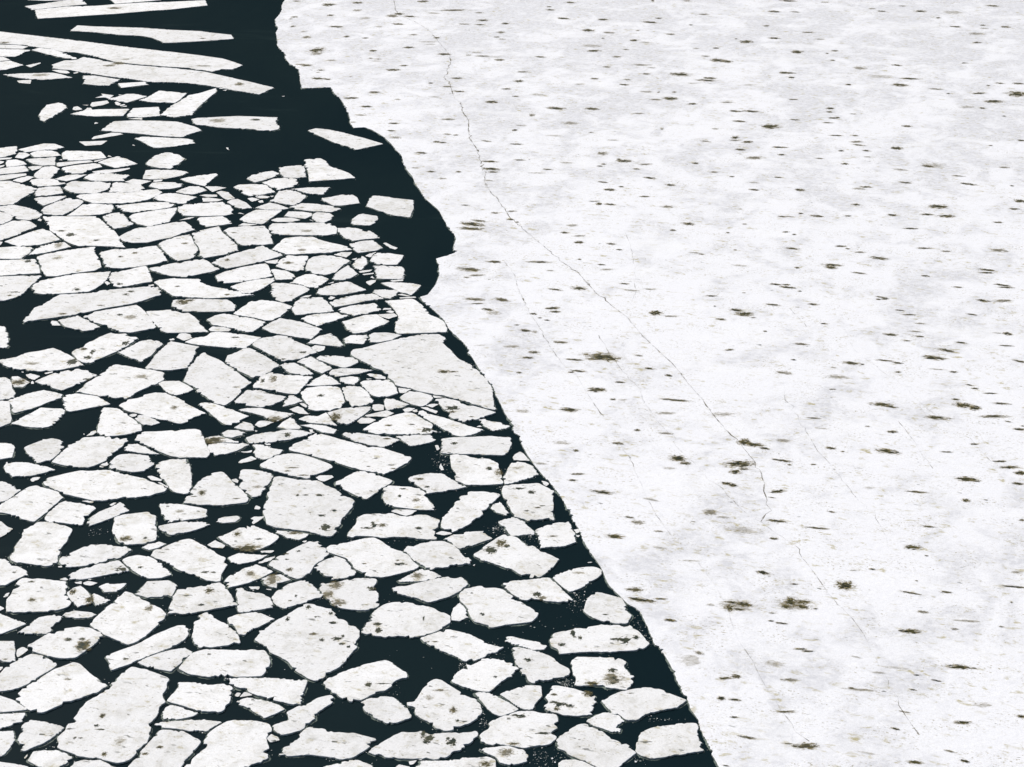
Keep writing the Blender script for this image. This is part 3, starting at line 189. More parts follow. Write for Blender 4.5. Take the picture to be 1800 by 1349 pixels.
("small five-sided floe, above-left of the long lens-shaped floe",[-58.17,213.61,-57.25,212.54,-56.44,210.95,-55.04,211.74,-54.41,213.61,-54.16,215.64,-54.7,216.6,-55.02,217.56,-56.24,218.12,-57.51,217.29,-58.7,215.91,-59.0,215.37],[]),
("small narrow floe, above-right of the long lens-shaped floe",[-46.06,208.99,-44.64,208.55,-43.35,208.86,-42.43,210.69,-43.06,211.74,-43.51,213.07,-45.54,213.66,-46.99,213.47,-47.37,213.07,-47.86,211.16,-47.63,209.77],[]),
("small holed sliver-thin floe, above-right of the squarish jagged floe",[-46.69,182.46,-45.37,182.36,-44.08,182.88,-42.23,183.71,-40.66,184.24,-41.47,185.62,-42.27,186.69,-44.17,185.94,-45.5,184.98,-46.7,183.92,-46.97,183.3],[[-41.65,184.66,0.454,0.38,1.0]]),
("small holed narrow floe, below the pitted four-sided floe",[-59.59,274.04,-58.72,272.0,-57.63,271.4,-56.62,272.0,-54.74,273.22,-53.3,273.84,-54.03,276.52,-54.67,278.62,-55.48,280.83,-56.79,280.11,-57.89,279.04,-60.15,277.78,-60.12,276.11],[[-58.03,272.81,0.315,0.367,0.95]]),
("small four-sided floe, above-left of the huge pitted diamond floe",[-28.56,173.13,-28.03,172.75,-27.34,171.05,-26.74,170.87,-25.43,172.56,-24.58,173.51,-24.07,174.08,-25.55,175.24,-26.54,175.44,-28.04,175.05,-28.95,174.28],[]),
("small four-sided floe, above-left of the upright slab by the fast ice",[-29.88,277.57,-27.97,276.86,-26.5,277.99,-25.85,280.53,-24.86,282.68,-24.93,283.55,-26.19,284.87,-27.72,285.66,-29.19,285.83,-30.58,285.08,-31.18,283.77,-31.24,279.89],[]),
("small sliver-thin floe, below-left of the olive-notched floe",[-11.03,224.24,-9.78,222.65,-8.3,220.51,-7.21,219.1,-6.03,218.54,-4.66,219.38,-3.45,220.65,-4.69,221.36,-6.49,222.79,-8.54,224.39,-9.99,225.18,-11.24,226.59,-11.83,226.3],[]),
("small five-sided floe cut off by the bottom edge, below-left of the huge tilted slab",[-42.1,147.72,-40.85,147.41,-40.41,147.72,-39.85,148.3,-39.49,149.2,-40.2,149.95,-41.17,150.48,-42.37,150.48,-43.26,150.25,-43.43,148.74],[]),
("small four-sided floe cut off by the left edge, above-left of the largest upper floe",[-85.72,310.68,-84.81,310.78,-82.7,311.19,-82.37,312.47,-81.96,314.81,-80.97,317.45,-80.54,319.85,-84.52,323.11,-86.47,324.48,-88.03,324.21,-88.94,323.93],[]),
("small holed narrow floe, below the floe with the olive slot",[-2.31,149.95,-1.36,149.2,-1.1,148.45,-0.25,148.07,0.34,148.15,1.36,148.6,1.49,149.5,1.03,150.53,0.26,150.83,-0.34,151.14,-2.06,150.86,-3.0,150.56],[[-0.51,150.1,0.514,0.456,0.6]]),
("small holed narrow floe, left of the smooth five-sided floe",[-29.65,180.61,-28.81,181.02,-27.69,181.64,-26.52,182.67,-25.33,184.13,-26.3,185.08,-27.4,185.79,-28.6,184.87,-29.01,184.13,-29.91,183.3,-30.29,182.05],[[-27.75,183.71,0.402,0.419,0.6]]),
("small narrow floe, below-right of the large kite-shaped floe",[-33.68,228.14,-31.69,227.54,-30.34,228.38,-29.29,229.74,-28.93,230.96,-30.72,231.73,-32.46,233.06,-34.3,233.12,-34.82,231.42,-35.42,229.44],[]),
("small holed narrow floe cut off by the left edge, left of the jagged squarish floe",[-77.41,276.44,-75.21,276.73,-73.18,277.15,-70.78,277.57,-71.8,281.18,-72.54,282.9,-73.0,283.99,-75.69,283.68,-79.09,283.34],[[-73.92,282.9,0.362,0.477,0.9]]),
("small narrow floe lying level, below-left of the leaning stepped diamond",[-57.01,228.38,-56.28,226.59,-55.65,226.15,-54.45,226.74,-52.83,227.63,-50.96,228.53,-52.04,229.74,-53.14,231.05,-54.45,231.51,-56.12,231.98,-57.35,231.42,-57.52,230.5],[]),
("small narrow floe, above the pitted four-sided floe",[-61.53,302.69,-60.51,301.23,-58.43,299.78,-57.07,300.75,-55.43,301.96,-55.4,303.67,-55.1,306.64,-55.26,309.66,-56.59,309.15,-59.19,307.89,-61.99,306.14,-62.35,304.65],[]),
("small narrow floe, left of the upright slab by the fast ice",[-23.34,255.86,-22.96,254.41,-21.93,252.9,-20.51,253.33,-19.3,254.95,-17.93,256.22,-17.21,257.69,-18.22,258.8,-19.12,260.37,-20.85,260.11,-22.37,258.8,-23.94,257.51],[]),
("small holed sliver-thin floe, left of the broad pointed floe",[-31.9,216.6,-29.28,216.87,-27.06,217.7,-25.76,218.54,-24.46,219.52,-25.71,220.36,-27.62,220.79,-29.86,219.94,-31.64,219.24,-32.57,218.26],[[-27.56,219.1,0.291,0.561,1.0]]),
("small narrow floe, left of the largest upper floe",[-78.11,290.9,-76.81,289.77,-75.73,290.22,-73.76,290.67,-72.77,291.59,-71.11,293.19,-73.59,297.4,-75.06,298.59,-76.55,297.16,-79.69,292.27],[]),
("small five-sided floe, left of the upright slab by the fast ice",[-30.67,260.11,-29.61,260.3,-26.99,261.05,-25.35,261.62,-25.83,263.33,-26.54,265.26,-27.55,267.33,-30.67,266.94,-31.33,265.26,-31.32,261.81],[]),
("small five-sided floe, above-right of the smooth tilted square",[-37.82,178.49,-36.38,178.69,-35.29,178.79,-35.12,180.41,-35.09,181.12,-36.16,182.26,-38.42,182.05,-38.84,180.41,-39.22,179.3],[]),
("small four-sided floe, above the leaning stepped diamond",[-51.19,243.96,-49.57,242.69,-48.56,244.97,-48.32,247.36,-47.63,249.09,-48.68,250.31,-49.8,250.77,-50.99,250.14,-52.47,247.53,-53.38,246.16],[]),
("small sliver-thin floe, above-left of the big smooth bottom floe",[-32.15,154.1,-30.72,153.9,-29.62,153.53,-28.05,153.47,-27.62,154.13,-26.82,155.06,-28.14,155.38,-30.0,155.44,-30.77,155.28,-32.49,155.09,-33.13,154.69],[]),
("small narrow floe, right of the ragged square floe",[-2.58,158.01,-1.77,156.54,-1.06,156.05,0.18,156.78,0.67,157.27,0.0,158.12,-1.08,159.17,-2.16,160.14,-3.15,160.31,-3.51,160.05],[]),
("small narrow floe, left of the long lens-shaped floe",[-59.6,208.6,-58.51,207.27,-56.34,207.52,-55.16,208.22,-53.8,209.12,-55.0,210.03,-56.24,210.56,-57.5,211.16,-58.88,211.27,-60.14,211.35,-60.2,210.16],[]),
("small narrow floe, below the large kite-shaped floe",[-39.12,227.48,-38.07,226.0,-37.43,224.82,-36.68,223.66,-35.65,222.22,-34.81,222.07,-33.84,223.66,-32.91,224.82,-34.77,226.3,-36.52,227.78,-37.99,228.83,-39.24,229.14,-39.82,228.53],[]),
("small four-sided floe, left of the upright slab by the fast ice",[-35.15,268.79,-34.17,266.23,-33.1,265.15,-32.19,265.65,-31.39,267.21,-30.21,269.19,-29.64,270.59,-30.78,272.2,-33.69,273.3,-35.25,273.43,-35.67,272.81],[]),
("small holed blunt floe, right of the flat-based floe",[-0.92,206.3,-0.83,205.29,0.0,205.54,1.66,206.68,3.17,207.88,2.58,210.03,1.58,211.16,0.68,211.42,-0.11,211.08,-0.56,209.38,-1.03,207.19],[[0.67,209.64,0.504,0.26,0.4]]),
("small narrow floe, above-right of the big smooth bottom floe",[-25.66,158.01,-25.0,157.68,-23.88,156.54,-22.99,155.7,-22.1,156.38,-21.22,157.27,-21.92,158.01,-23.43,158.75,-24.75,159.25,-25.44,159.08,-26.01,158.59],[]),
("small narrow floe, below the slanting floe",[-6.85,191.07,-6.31,190.07,-5.67,189.3,-3.52,190.74,-2.08,191.74,-2.82,192.64,-3.15,193.55,-5.24,193.33,-5.33,192.76,-6.48,192.69,-7.44,191.63],[]),
("small narrow floe, above-left of the domed pitted floe",[-48.43,171.15,-46.61,171.09,-46.25,171.61,-46.3,172.75,-45.78,173.89,-45.75,174.66,-47.14,174.85,-48.12,174.47,-48.58,173.51,-49.09,172.37,-49.61,171.33],[]),
("small four-sided floe lying level, below-left of the broad smooth sheet",[-18.88,233.28,-18.02,231.42,-17.13,230.75,-15.8,230.96,-14.64,232.04,-15.29,234.85,-15.99,236.43,-17.36,236.43,-19.44,236.11,-19.83,235.48],[]),
("small blunt floe, above the large smooth wedge",[7.53,154.45,8.38,153.98,9.14,153.42,9.92,153.35,10.04,153.9,9.53,154.13,9.99,154.77,10.45,155.17,9.98,156.21,9.38,156.62,8.5,156.7,7.77,156.21,6.86,155.25],[]),
("second nearest small sliver-thin floe lying level, above the largest upper floe",[-75.16,318.78,-73.61,317.45,-70.35,317.18,-68.95,319.05,-68.5,320.93,-68.8,323.38,-69.4,323.11,-70.75,324.21,-73.33,324.04,-75.68,324.37,-76.33,322.83,-76.34,320.39],[]),
("small holed sliver-thin floe, above-right of the broad pointed floe",[-19.42,217.56,-17.36,216.19,-15.49,215.56,-14.51,216.6,-13.65,217.7,-15.09,218.62,-16.74,219.1,-18.89,219.8,-20.53,219.94,-20.84,219.38],[[-15.28,217.98,0.347,0.195,0.7]]),
("small holed narrow floe, above the broad pointed floe",[-22.41,224.24,-21.71,222.94,-21.2,222.5,-20.36,222.22,-19.4,223.66,-18.67,224.97,-17.84,226.89,-17.84,227.72,-19.21,227.66,-21.58,227.19,-22.47,226.44,-23.26,225.85],[[-22.08,224.53,0.534,0.876,0.7]]),
("small narrow floe, above-left of the largest upper floe",[-76.56,306.14,-74.54,305.39,-73.34,305.54,-72.17,308.14,-71.65,310.17,-71.3,312.73,-72.43,314.03,-74.6,314.55,-75.8,312.73,-77.24,309.91,-77.41,307.89],[]),
("small holed four-sided floe cut off by the left edge, above-left of the squarish jagged floe",[-54.24,181.02,-53.08,181.12,-52.65,181.84,-51.88,182.84,-51.23,183.3,-51.62,184.34,-52.75,185.3,-53.48,185.4,-54.45,186.9,-55.75,187.22],[[-52.83,183.88,0.151,0.147,1.0]]),
("small four-sided floe, below-left of the broad smooth sheet",[-21.49,231.42,-21.27,230.2,-20.64,228.99,-20.3,227.72,-19.23,227.93,-17.63,229.14,-18.18,231.12,-18.71,232.66,-19.68,234.22,-21.41,234.37,-22.05,233.9],[]),
("small narrow floe cut off by the left edge, left of the largest upper floe",[-81.14,291.81,-79.31,294.12,-77.42,297.64,-76.29,300.02,-77.63,301.96,-78.93,302.93,-80.85,302.59,-81.6,301.23,-82.96,299.3],[]),
("small sliver-thin floe, below-right of the largest far floe",[-67.86,348.9,-66.44,346.72,-65.11,344.99,-64.41,344.86,-61.28,345.79,-59.22,347.03,-57.96,347.84,-58.61,349.85,-59.8,350.79,-62.84,351.24,-65.75,351.87,-68.43,352.19,-69.67,351.24],[]),
("small sliver-thin floe, above the large notched floe",[-38.96,193.78,-37.6,192.49,-35.64,193.33,-34.41,194.24,-33.59,195.12,-34.19,195.63,-36.65,195.81,-38.06,195.35,-39.33,194.7],[]),
("farther small sliver-thin floe lying level, above-left of the upright slab by the fast ice",[-27.62,268.2,-24.87,268.32,-23.14,269.19,-21.28,270.39,-23.27,272.81,-24.48,274.04,-26.1,273.22,-27.65,271.6,-28.41,270.79,-28.52,268.99],[]),
("small four-sided floe, below the largest far floe",[-63.44,333.06,-61.78,332.08,-59.87,331.63,-58.86,335.27,-58.29,337.74,-59.73,340.31,-61.49,341.69,-62.36,341.82,-63.94,340.01,-64.69,336.45,-64.68,334.4],[]),
("small four-sided floe, below the five-sided floe by the fast ice",[-0.52,193.55,0.0,192.26,1.04,192.53,2.42,192.64,2.52,193.33,1.48,195.35,0.64,196.63,0.0,196.96,-0.85,196.44,-1.59,195.74],[]),
("small sliver-thin floe, above-left of the ragged pitted square",[-47.02,194.7,-45.94,195.63,-44.33,197.26,-43.18,198.56,-43.72,199.16,-44.11,200.12,-44.65,200.73,-45.31,199.64,-46.65,198.21,-47.33,196.79,-47.47,195.63],[]),
("small sliver-thin floe cut off by the left edge, above-left of the largest upper floe",[-85.23,308.65,-83.74,307.64,-81.5,305.39,-80.12,303.42,-78.01,302.93,-77.0,303.91,-76.7,306.04,-78.25,308.14,-80.15,309.66,-82.68,311.09,-85.54,309.91],[]),
("farther small sliver-thin floe lying level, above-right of the largest upper floe",[-65.13,309.66,-63.82,307.64,-62.13,306.89,-58.65,308.39,-56.36,309.66,-55.97,311.19,-57.12,312.47,-60.6,312.47,-63.99,311.19,-65.78,310.68],[]),
("nearest small sliver-thin floe lying level, above the largest upper floe",[-69.28,305.39,-66.93,306.04,-65.67,307.14,-65.8,309.91,-66.19,311.19,-69.6,311.7,-71.23,311.19,-71.91,307.64,-72.64,305.14],[]),
("small narrow floe, below-left of the coat-shaped slab",[-43.55,302.44,-41.88,301.33,-40.14,300.84,-38.76,304.9,-37.72,308.14,-42.12,308.39,-43.4,306.14,-44.21,303.42],[]),
("small holed four-sided floe, above-left of the upright slab by the fast ice",[-34.35,279.47,-32.38,278.41,-31.37,279.04,-31.41,281.61,-31.23,284.21,-31.35,285.52,-33.08,285.3,-34.45,285.88,-35.51,283.55,-35.78,280.75],[[-34.07,282.25,0.577,0.432,0.7]]),
("small four-sided floe, above the upright slab by the fast ice",[-20.53,278.2,-20.2,275.28,-18.35,275.07,-16.03,275.28,-16.24,279.47,-16.66,280.53,-19.71,281.09,-21.13,280.92],[]),
("small narrow floe, right of the long pointed slab",[-40.67,270.79,-39.32,268.99,-38.33,268.79,-36.77,270.79,-35.65,273.22,-35.22,274.45,-35.49,275.61,-37.68,274.95,-39.91,273.63,-41.5,271.8],[]),
("small narrow floe, below the long blunt slab",[-70.84,376.81,-66.18,376.23,-65.49,378.98,-65.43,380.44,-64.91,383.76,-68.42,385.03,-70.92,385.78,-72.26,380.8,-73.7,378.25],[]),
("small narrow floe, below the long pointed slab",[-62.56,255.68,-61.05,254.77,-59.55,253.87,-58.2,254.41,-57.49,255.49,-58.5,256.59,-60.2,258.43,-61.57,259.92,-62.72,258.99,-64.0,258.06],[]),
("small four-sided floe, below-left of the coat-shaped slab",[-38.61,311.96,-36.28,310.78,-35.32,312.22,-34.63,314.81,-34.6,316.13,-36.06,317.98,-37.64,319.31,-39.51,318.78,-39.77,315.34,-40.41,313.25],[]),
("small sliver-thin floe, below-left of the largest far floe",[-80.02,337.63,-78.54,336.62,-74.63,337.33,-72.38,338.34,-73.32,340.61,-74.18,342.42,-78.47,342.91,-80.7,342.91,-81.0,341.51,-80.74,340.01],[]),
("small narrow floe, below-left of the lone rectangular floe",[-26.49,294.12,-25.02,292.5,-23.15,293.42,-20.79,293.89,-21.49,295.52,-22.68,297.64,-23.87,297.4,-24.41,298.59,-26.13,299.3,-27.62,298.83,-27.8,297.4],[]),
("nearer small sliver-thin floe lying level, above-left of the upright slab by the fast ice",[-25.42,263.26,-24.5,263.72,-22.41,264.87,-20.57,265.96,-18.55,266.63,-19.46,268.0,-20.35,268.87,-22.79,268.2,-24.77,267.02,-25.66,266.23,-26.4,265.26],[]),
("small sliver-thin floe, above-left of the broad smooth sheet",[-28.49,256.96,-27.3,255.68,-25.59,257.32,-24.11,258.8,-23.12,259.92,-24.21,260.11,-24.84,261.17,-27.88,260.49,-29.15,259.74,-29.85,258.62],[]),
("small narrow floe, right of the huge tilted slab",[-32.35,155.57,-30.81,155.57,-29.65,156.05,-29.26,156.67,-30.16,157.07,-30.85,157.55,-32.09,158.04,-32.5,157.6,-32.62,156.7],[]),
("small narrow floe cut off by the left edge, left of the jagged squarish floe",[-79.3,284.21,-78.43,284.21,-76.63,283.99,-75.09,284.21,-74.47,286.63,-74.46,288.86,-74.87,289.68,-77.58,289.9,-79.68,289.45,-80.5,289.18],[]),
("small holed five-sided floe, right of the squarish jagged floe",[-45.71,178.19,-45.15,177.4,-44.58,176.51,-43.9,177.0,-43.35,177.4,-43.67,178.79,-44.35,180.0,-45.22,181.12,-45.91,180.61,-46.35,179.6],[[-45.73,179.7,0.247,0.505,0.8],[-43.71,177.99,0.294,0.697,0.8]]),
("small narrow floe, above the humped triangular floe",[-36.39,214.15,-35.58,213.21,-34.38,213.61,-33.13,214.55,-31.87,216.32,-32.74,216.87,-33.16,216.54,-34.57,216.74,-35.73,216.79,-36.87,216.32],[]),
("small sliver-thin floe, below the largest far floe",[-62.13,325.31,-59.73,325.59,-57.53,327.26,-56.35,329.23,-56.98,330.08,-58.93,330.94,-63.11,331.11,-64.12,330.65,-63.74,325.59],[]),
("small narrow floe, above-left of the upright slab by the fast ice",[-30.8,272.49,-30.17,271.68,-28.73,271.19,-28.03,272.81,-27.25,275.07,-28.34,276.31,-29.85,277.28,-30.98,277.15,-32.23,275.48,-32.98,273.22],[]),
("small four-sided floe, below the broad smooth sheet",[-13.92,229.74,-12.52,228.38,-11.42,227.84,-10.84,228.38,-10.07,230.5,-10.35,231.42,-11.86,232.5,-13.22,232.81,-14.12,231.42,-14.33,230.66],[]),
("small narrow floe, left of the coat-shaped slab",[-47.07,320.12,-45.38,318.25,-45.8,317.71,-43.96,315.76,-41.83,316.65,-39.98,317.98,-41.97,322.02,-43.82,322.56,-46.7,322.29,-47.37,321.2],[]),
("small four-sided floe, left of the large kite-shaped floe",[-45.28,233.9,-44.56,232.5,-43.89,231.79,-43.1,231.42,-41.78,232.35,-41.15,233.43,-42.29,234.85,-43.48,236.17,-45.58,236.11,-46.09,235.32],[]),
("small holed sliver-thin floe, below-right of the large kite-shaped floe",[-33.18,226.0,-31.13,224.82,-30.18,223.8,-29.17,223.22,-28.23,224.39,-27.41,225.56,-30.13,226.5,-31.91,227.4,-33.58,227.28,-34.59,226.74],[[-29.61,223.95,0.651,0.582,0.6]]),
("small sliver-thin floe, left of the broad smooth sheet",[-25.38,242.95,-24.0,241.69,-22.66,240.7,-22.15,240.57,-21.43,241.13,-20.52,242.45,-20.64,243.29,-21.28,244.12,-22.97,244.63,-24.91,244.9,-26.03,244.56,-26.29,243.96],[]),
("small sliver-thin floe, left of the upright slab by the fast ice",[-24.44,261.24,-23.73,260.86,-22.31,259.85,-19.86,261.43,-18.64,262.49,-19.41,262.88,-19.28,264.03,-19.82,264.99,-23.16,263.91,-24.44,262.95,-24.85,262.19],[]),
("small sliver-thin floe, above-left of the largest far floe",[-79.96,366.27,-74.57,366.61,-74.32,371.82,-80.24,371.47,-82.68,370.77,-85.08,367.99],[]),
("small holed narrow floe, below-right of the slotted floe",[-11.77,181.84,-9.38,182.05,-8.2,182.46,-7.42,183.09,-8.46,184.2,-9.6,184.77,-11.23,183.09,-11.98,182.15],[[-10.03,183.19,0.451,0.521,0.6]]),
("small narrow floe, above the upright slab by the fast ice",[-20.46,281.61,-19.0,281.35,-17.43,281.48,-16.96,283.55,-16.63,285.75,-19.03,286.76,-20.87,286.94,-21.44,285.52,-21.73,283.34],[]),
("small holed four-sided floe cut off by the left edge, left of the domed pitted floe",[-50.61,166.04,-49.04,165.68,-48.5,165.95,-49.09,168.29,-49.53,169.75,-51.51,169.75],[[-49.54,166.23,0.139,0.089,0.8]]),
("small four-sided floe, above-right of the largest upper floe",[-65.25,301.23,-63.53,298.59,-61.89,299.54,-60.93,300.99,-62.48,303.67,-63.34,305.89,-64.33,307.04,-65.76,306.39,-66.72,304.9],[]),
("small holed sliver-thin floe, left of the long blunt slab",[-101.38,396.01,-98.61,394.99,-96.16,394.44,-92.71,395.62,-90.31,396.25,-93.47,399.19,-95.3,400.39,-102.24,399.75,-105.45,398.79],[[-97.42,398.39,1.176,0.796,0.5]]),
("small sliver-thin floe, above the tapering slotted floe",[0.0,169.2,2.06,168.02,3.18,168.11,3.52,168.84,2.73,169.57,1.32,170.03,0.0,170.72,-0.57,170.64,-0.71,169.75],[]),
("small thin floe at the top edge, left of the straight bar at the top",[-113.35,460.86,-110.06,462.73,-106.06,465.05,-101.63,467.16,-104.7,474.51,-106.6,475.38,-107.07,472.11,-114.42,466.1,-115.94,465.05],[]),
("small narrow floe, left of the lone rectangular floe",[-31.47,313.25,-30.77,312.47,-29.52,310.68,-28.26,310.68,-25.29,311.96,-25.91,315.07,-26.82,316.65,-28.74,316.65,-31.0,315.07,-31.93,314.81],[]),
("nearer small sliver-thin floe lying level, above-right of the pitted four-sided floe",[-58.85,313.35,-57.48,312.73,-55.43,311.7,-54.17,311.7,-53.81,313.51,-52.81,315.34,-56.81,317.45,-58.55,317.34,-59.67,316.39,-60.03,314.29],[]),
("small four-sided floe, left of the coat-shaped slab",[-40.23,328.39,-39.63,326.59,-37.66,325.87,-35.62,326.7,-36.47,332.95,-37.14,333.82,-40.06,332.95,-40.96,332.37],[]),
("small narrow floe, left of the wide crumbled rectangle",[-13.41,217.56,-12.29,215.91,-11.04,216.32,-9.69,217.15,-9.25,217.7,-10.0,219.18,-12.1,219.18,-14.23,218.76],[]),
("third nearest small sliver-thin floe lying level, above the largest upper floe",[-72.46,324.59,-70.1,324.21,-66.71,324.37,-66.7,326.14,-66.35,327.82,-70.18,328.95,-72.68,329.06,-73.64,328.1,-73.99,326.14],[]),
("tiny four-sided floe, left of the broad pointed floe",[-30.93,215.23,-31.14,214.15,-30.62,212.67,-29.64,212.01,-28.79,212.54,-27.89,213.61,-27.62,214.82,-28.87,215.23,-30.14,216.27,-31.52,216.32],[]),
("second nearest tiny sliver-thin floe lying level, below the coat-shaped slab",[-35.59,308.65,-33.0,307.64,-29.53,307.14,-28.12,308.9,-29.81,310.42,-33.07,311.7,-34.98,311.96,-36.82,309.91],[]),
("tiny narrow floe lying level, below-left of the coat-shaped slab",[-41.01,320.66,-39.71,319.15,-37.32,320.93,-36.65,323.11,-37.15,325.59,-39.33,326.14,-41.24,325.59,-42.87,323.49],[]),
("tiny narrow floe sloping down to the right, left of the broad smooth sheet",[-27.51,241.36,-26.09,239.65,-25.0,238.68,-23.93,240.14,-24.07,240.96,-25.05,242.12,-26.33,243.62,-27.06,244.63,-28.01,243.96,-28.78,242.69],[]),
("tiny four-sided floe cut off by the left edge, below-left of the large five-sided floe",[-47.61,153.69,-47.13,153.9,-46.37,154.37,-45.33,155.17,-45.41,155.89,-45.41,156.67,-47.74,156.42,-48.27,156.41],[]),
("tiny five-sided floe cut off by the left edge, left of the huge tilted slab",[-46.53,149.27,-46.06,149.42,-45.67,149.95,-45.46,150.86,-45.32,152.1,-45.86,153.66,-47.05,153.55,-47.55,153.47],[]),
("tiny narrow floe, above the upright slab by the fast ice",[-17.57,271.19,-16.08,269.27,-14.64,268.2,-13.91,270.39,-13.37,272.41,-14.6,273.22,-18.0,273.84,-19.45,273.43],[]),
("tiny triangular floe cut off by the left edge, below-left of the squarish jagged floe",[-51.73,170.68,-51.01,171.24,-50.0,172.18,-49.07,173.13,-51.11,174.47,-52.26,175.24,-52.86,175.34],[]),
("tiny narrow floe, above the largest far floe",[-73.5,365.73,-70.39,365.59,-67.48,366.61,-68.85,373.23,-73.74,372.18,-73.97,367.3],[]),
("tiny narrow floe, below-left of the lone rectangular floe",[-24.57,288.42,-23.72,286.94,-21.01,287.97,-20.06,289.31,-21.07,291.36,-21.92,292.96,-23.83,292.5,-25.44,291.13],[]),
("tiny narrow floe, above-right of the largest upper floe",[-65.7,317.98,-63.51,318.25,-62.32,318.78,-63.1,319.58,-62.39,320.12,-63.62,322.56,-65.99,323.11,-67.91,323.82,-68.43,323.11,-68.24,318.25],[]),
("third nearest tiny narrow floe lying level, above-left of the broad smooth sheet",[-26.84,249.16,-25.23,248.57,-23.25,248.12,-23.08,248.91,-24.2,251.72,-25.1,253.15,-26.71,252.08,-28.03,249.44],[]),
("tiny triangular floe cut off by the left edge, below-left of the large five-sided floe",[-48.33,156.65,-47.81,156.7,-46.45,156.94,-45.35,157.19,-46.98,158.83,-48.52,159.67,-49.1,159.84],[]),
("tiny sliver-thin floe, right of the large notched floe",[-30.1,186.26,-29.23,185.83,-27.68,186.47,-26.94,187.12,-26.33,187.98,-28.19,188.09,-29.56,188.42,-30.29,187.77,-30.6,187.33],[]),
("nearer tiny four-sided floe at the left edge, below-left of the lens floe with one hole",[-66.11,229.89,-65.38,229.89,-63.75,230.66,-63.88,232.04,-64.68,233.59,-65.07,235.0,-65.59,236.43,-66.44,237.39,-67.89,237.23],[]),
("tiny sliver-thin floe, left of the long blunt slab",[-88.14,395.62,-87.53,394.05,-87.28,391.34,-83.6,389.8,-81.68,389.8,-80.27,394.68,-86.17,397.99,-88.56,397.99],[]),
("tiny narrow floe cut off by the bottom edge, below the huge tilted slab",[-39.32,146.96,-35.2,146.96,-35.42,147.72,-36.03,148.27,-36.92,148.92,-38.45,148.92,-39.22,148.52,-39.41,147.78],[]),
("tiny four-sided floe cut off by the left edge, above-left of the slanting smudged floe",[-58.94,200.36,-58.38,200.73,-57.63,201.21,-57.18,202.56,-56.66,203.84,-58.12,205.17,-58.96,205.92,-60.38,206.3],[]),
("tiny narrow floe, above-right of the pitted four-sided floe",[-50.24,300.99,-48.96,299.54,-47.24,300.26,-45.08,301.23,-46.17,303.67,-47.12,305.05,-50.74,304.4,-51.09,303.67],[]),
("tiny sliver-thin floe, below-left of the largest far floe",[-77.89,329.52,-76.56,328.67,-74.78,328.84,-73.21,331.8,-72.05,332.66,-72.8,334.4,-73.84,334.98,-76.96,333.82,-78.85,332.49,-79.04,331.8],[]),
("farther tiny four-sided floe at the left edge, below-left of the lens floe with one hole",[-64.0,221.22,-63.35,221.41,-62.35,222.65,-62.48,223.95,-63.21,226.3,-63.79,228.53,-64.07,229.44,-65.31,229.59,-66.04,229.59],[]),
("tiny narrow floe, below-left of the largest far floe",[-71.82,334.11,-69.61,332.08,-67.25,333.82,-66.13,334.57,-68.83,337.92,-70.63,339.41,-72.44,337.33,-73.45,335.57],[]),
("tiny holed sliver-thin floe, above-left of the jagged squarish floe",[-72.18,286.85,-70.56,288.19,-68.68,289.77,-70.19,292.04,-71.88,291.59,-73.51,290.22,-74.09,288.19,-74.47,285.97],[[-70.82,290.45,0.444,0.908,0.5]]),
("tiny thin floe at the bottom edge, left of the wide floe with two olive holes",[-12.25,146.96,-12.45,148.0,-13.78,148.92,-14.55,148.89,-15.12,148.67,-15.94,148.22,-16.91,147.78,-17.01,146.96],[]),
("nearer tiny narrow floe lying level, below-right of the largest far floe",[-55.87,323.93,-54.59,322.94,-52.42,321.47,-51.88,324.48,-51.07,328.1,-51.52,328.95,-53.54,328.1,-56.13,326.7,-57.27,325.59],[]),
("tiny narrow floe, above-left of the broad pointed floe",[-24.99,222.7,-23.08,222.36,-21.62,221.87,-22.45,223.37,-22.95,224.97,-23.39,226.0,-24.35,224.77,-25.8,224.97,-26.71,223.95],[]),
("tiny narrow floe, right of the large kite-shaped floe",[-30.17,240.31,-29.26,238.84,-27.56,238.03,-26.11,238.52,-26.71,239.59,-27.73,241.03,-29.0,242.39,-30.38,242.29,-30.99,241.46],[]),
("tiny five-sided floe, below-left of the lone rectangular floe",[-25.32,300.65,-22.86,300.26,-22.03,301.71,-21.7,303.67,-21.95,305.14,-24.35,306.39,-25.09,305.89,-25.93,303.67,-25.99,301.47],[]),
("tiny sliver-thin floe, left of the broad smooth sheet",[-23.96,238.19,-23.15,237.52,-22.43,237.81,-20.0,238.68,-18.32,239.82,-20.12,240.37,-22.64,240.47,-23.86,239.98,-24.14,238.84],[]),
("tiny narrow floe cut off by the bottom edge, below-left of the large smooth wedge",[4.13,146.96,7.58,146.96,7.44,147.73,6.46,148.64,5.62,149.01,4.51,148.89,4.16,148.45],[]),
("nearest tiny narrow floe lying level, above-left of the broad smooth sheet",[-19.58,251.19,-19.36,249.79,-18.19,249.72,-16.42,250.66,-16.19,251.19,-15.21,252.43,-17.36,253.4,-19.2,253.33,-19.76,252.26],[]),
("farther tiny narrow floe lying level, left of the broad smooth sheet",[-25.13,234.59,-23.42,234.85,-22.22,235.16,-23.64,237.39,-24.73,238.52,-26.04,236.43,-26.8,234.69],[]),
("tiny four-sided floe, above-left of the largest upper floe",[-82.64,326.7,-81.88,325.87,-79.69,325.59,-79.52,327.82,-79.46,330.65,-79.23,331.51,-80.88,333.41,-82.43,332.83,-82.74,331.22,-83.1,328.39],[]),
("tiny four-sided floe rising to the right, above-left of the upright slab by the fast ice",[-26.22,274.66,-24.95,274.66,-24.03,275.48,-23.11,277.36,-23.89,279.26,-24.9,281.26,-25.76,279.47,-26.57,277.15,-26.84,275.28],[]),
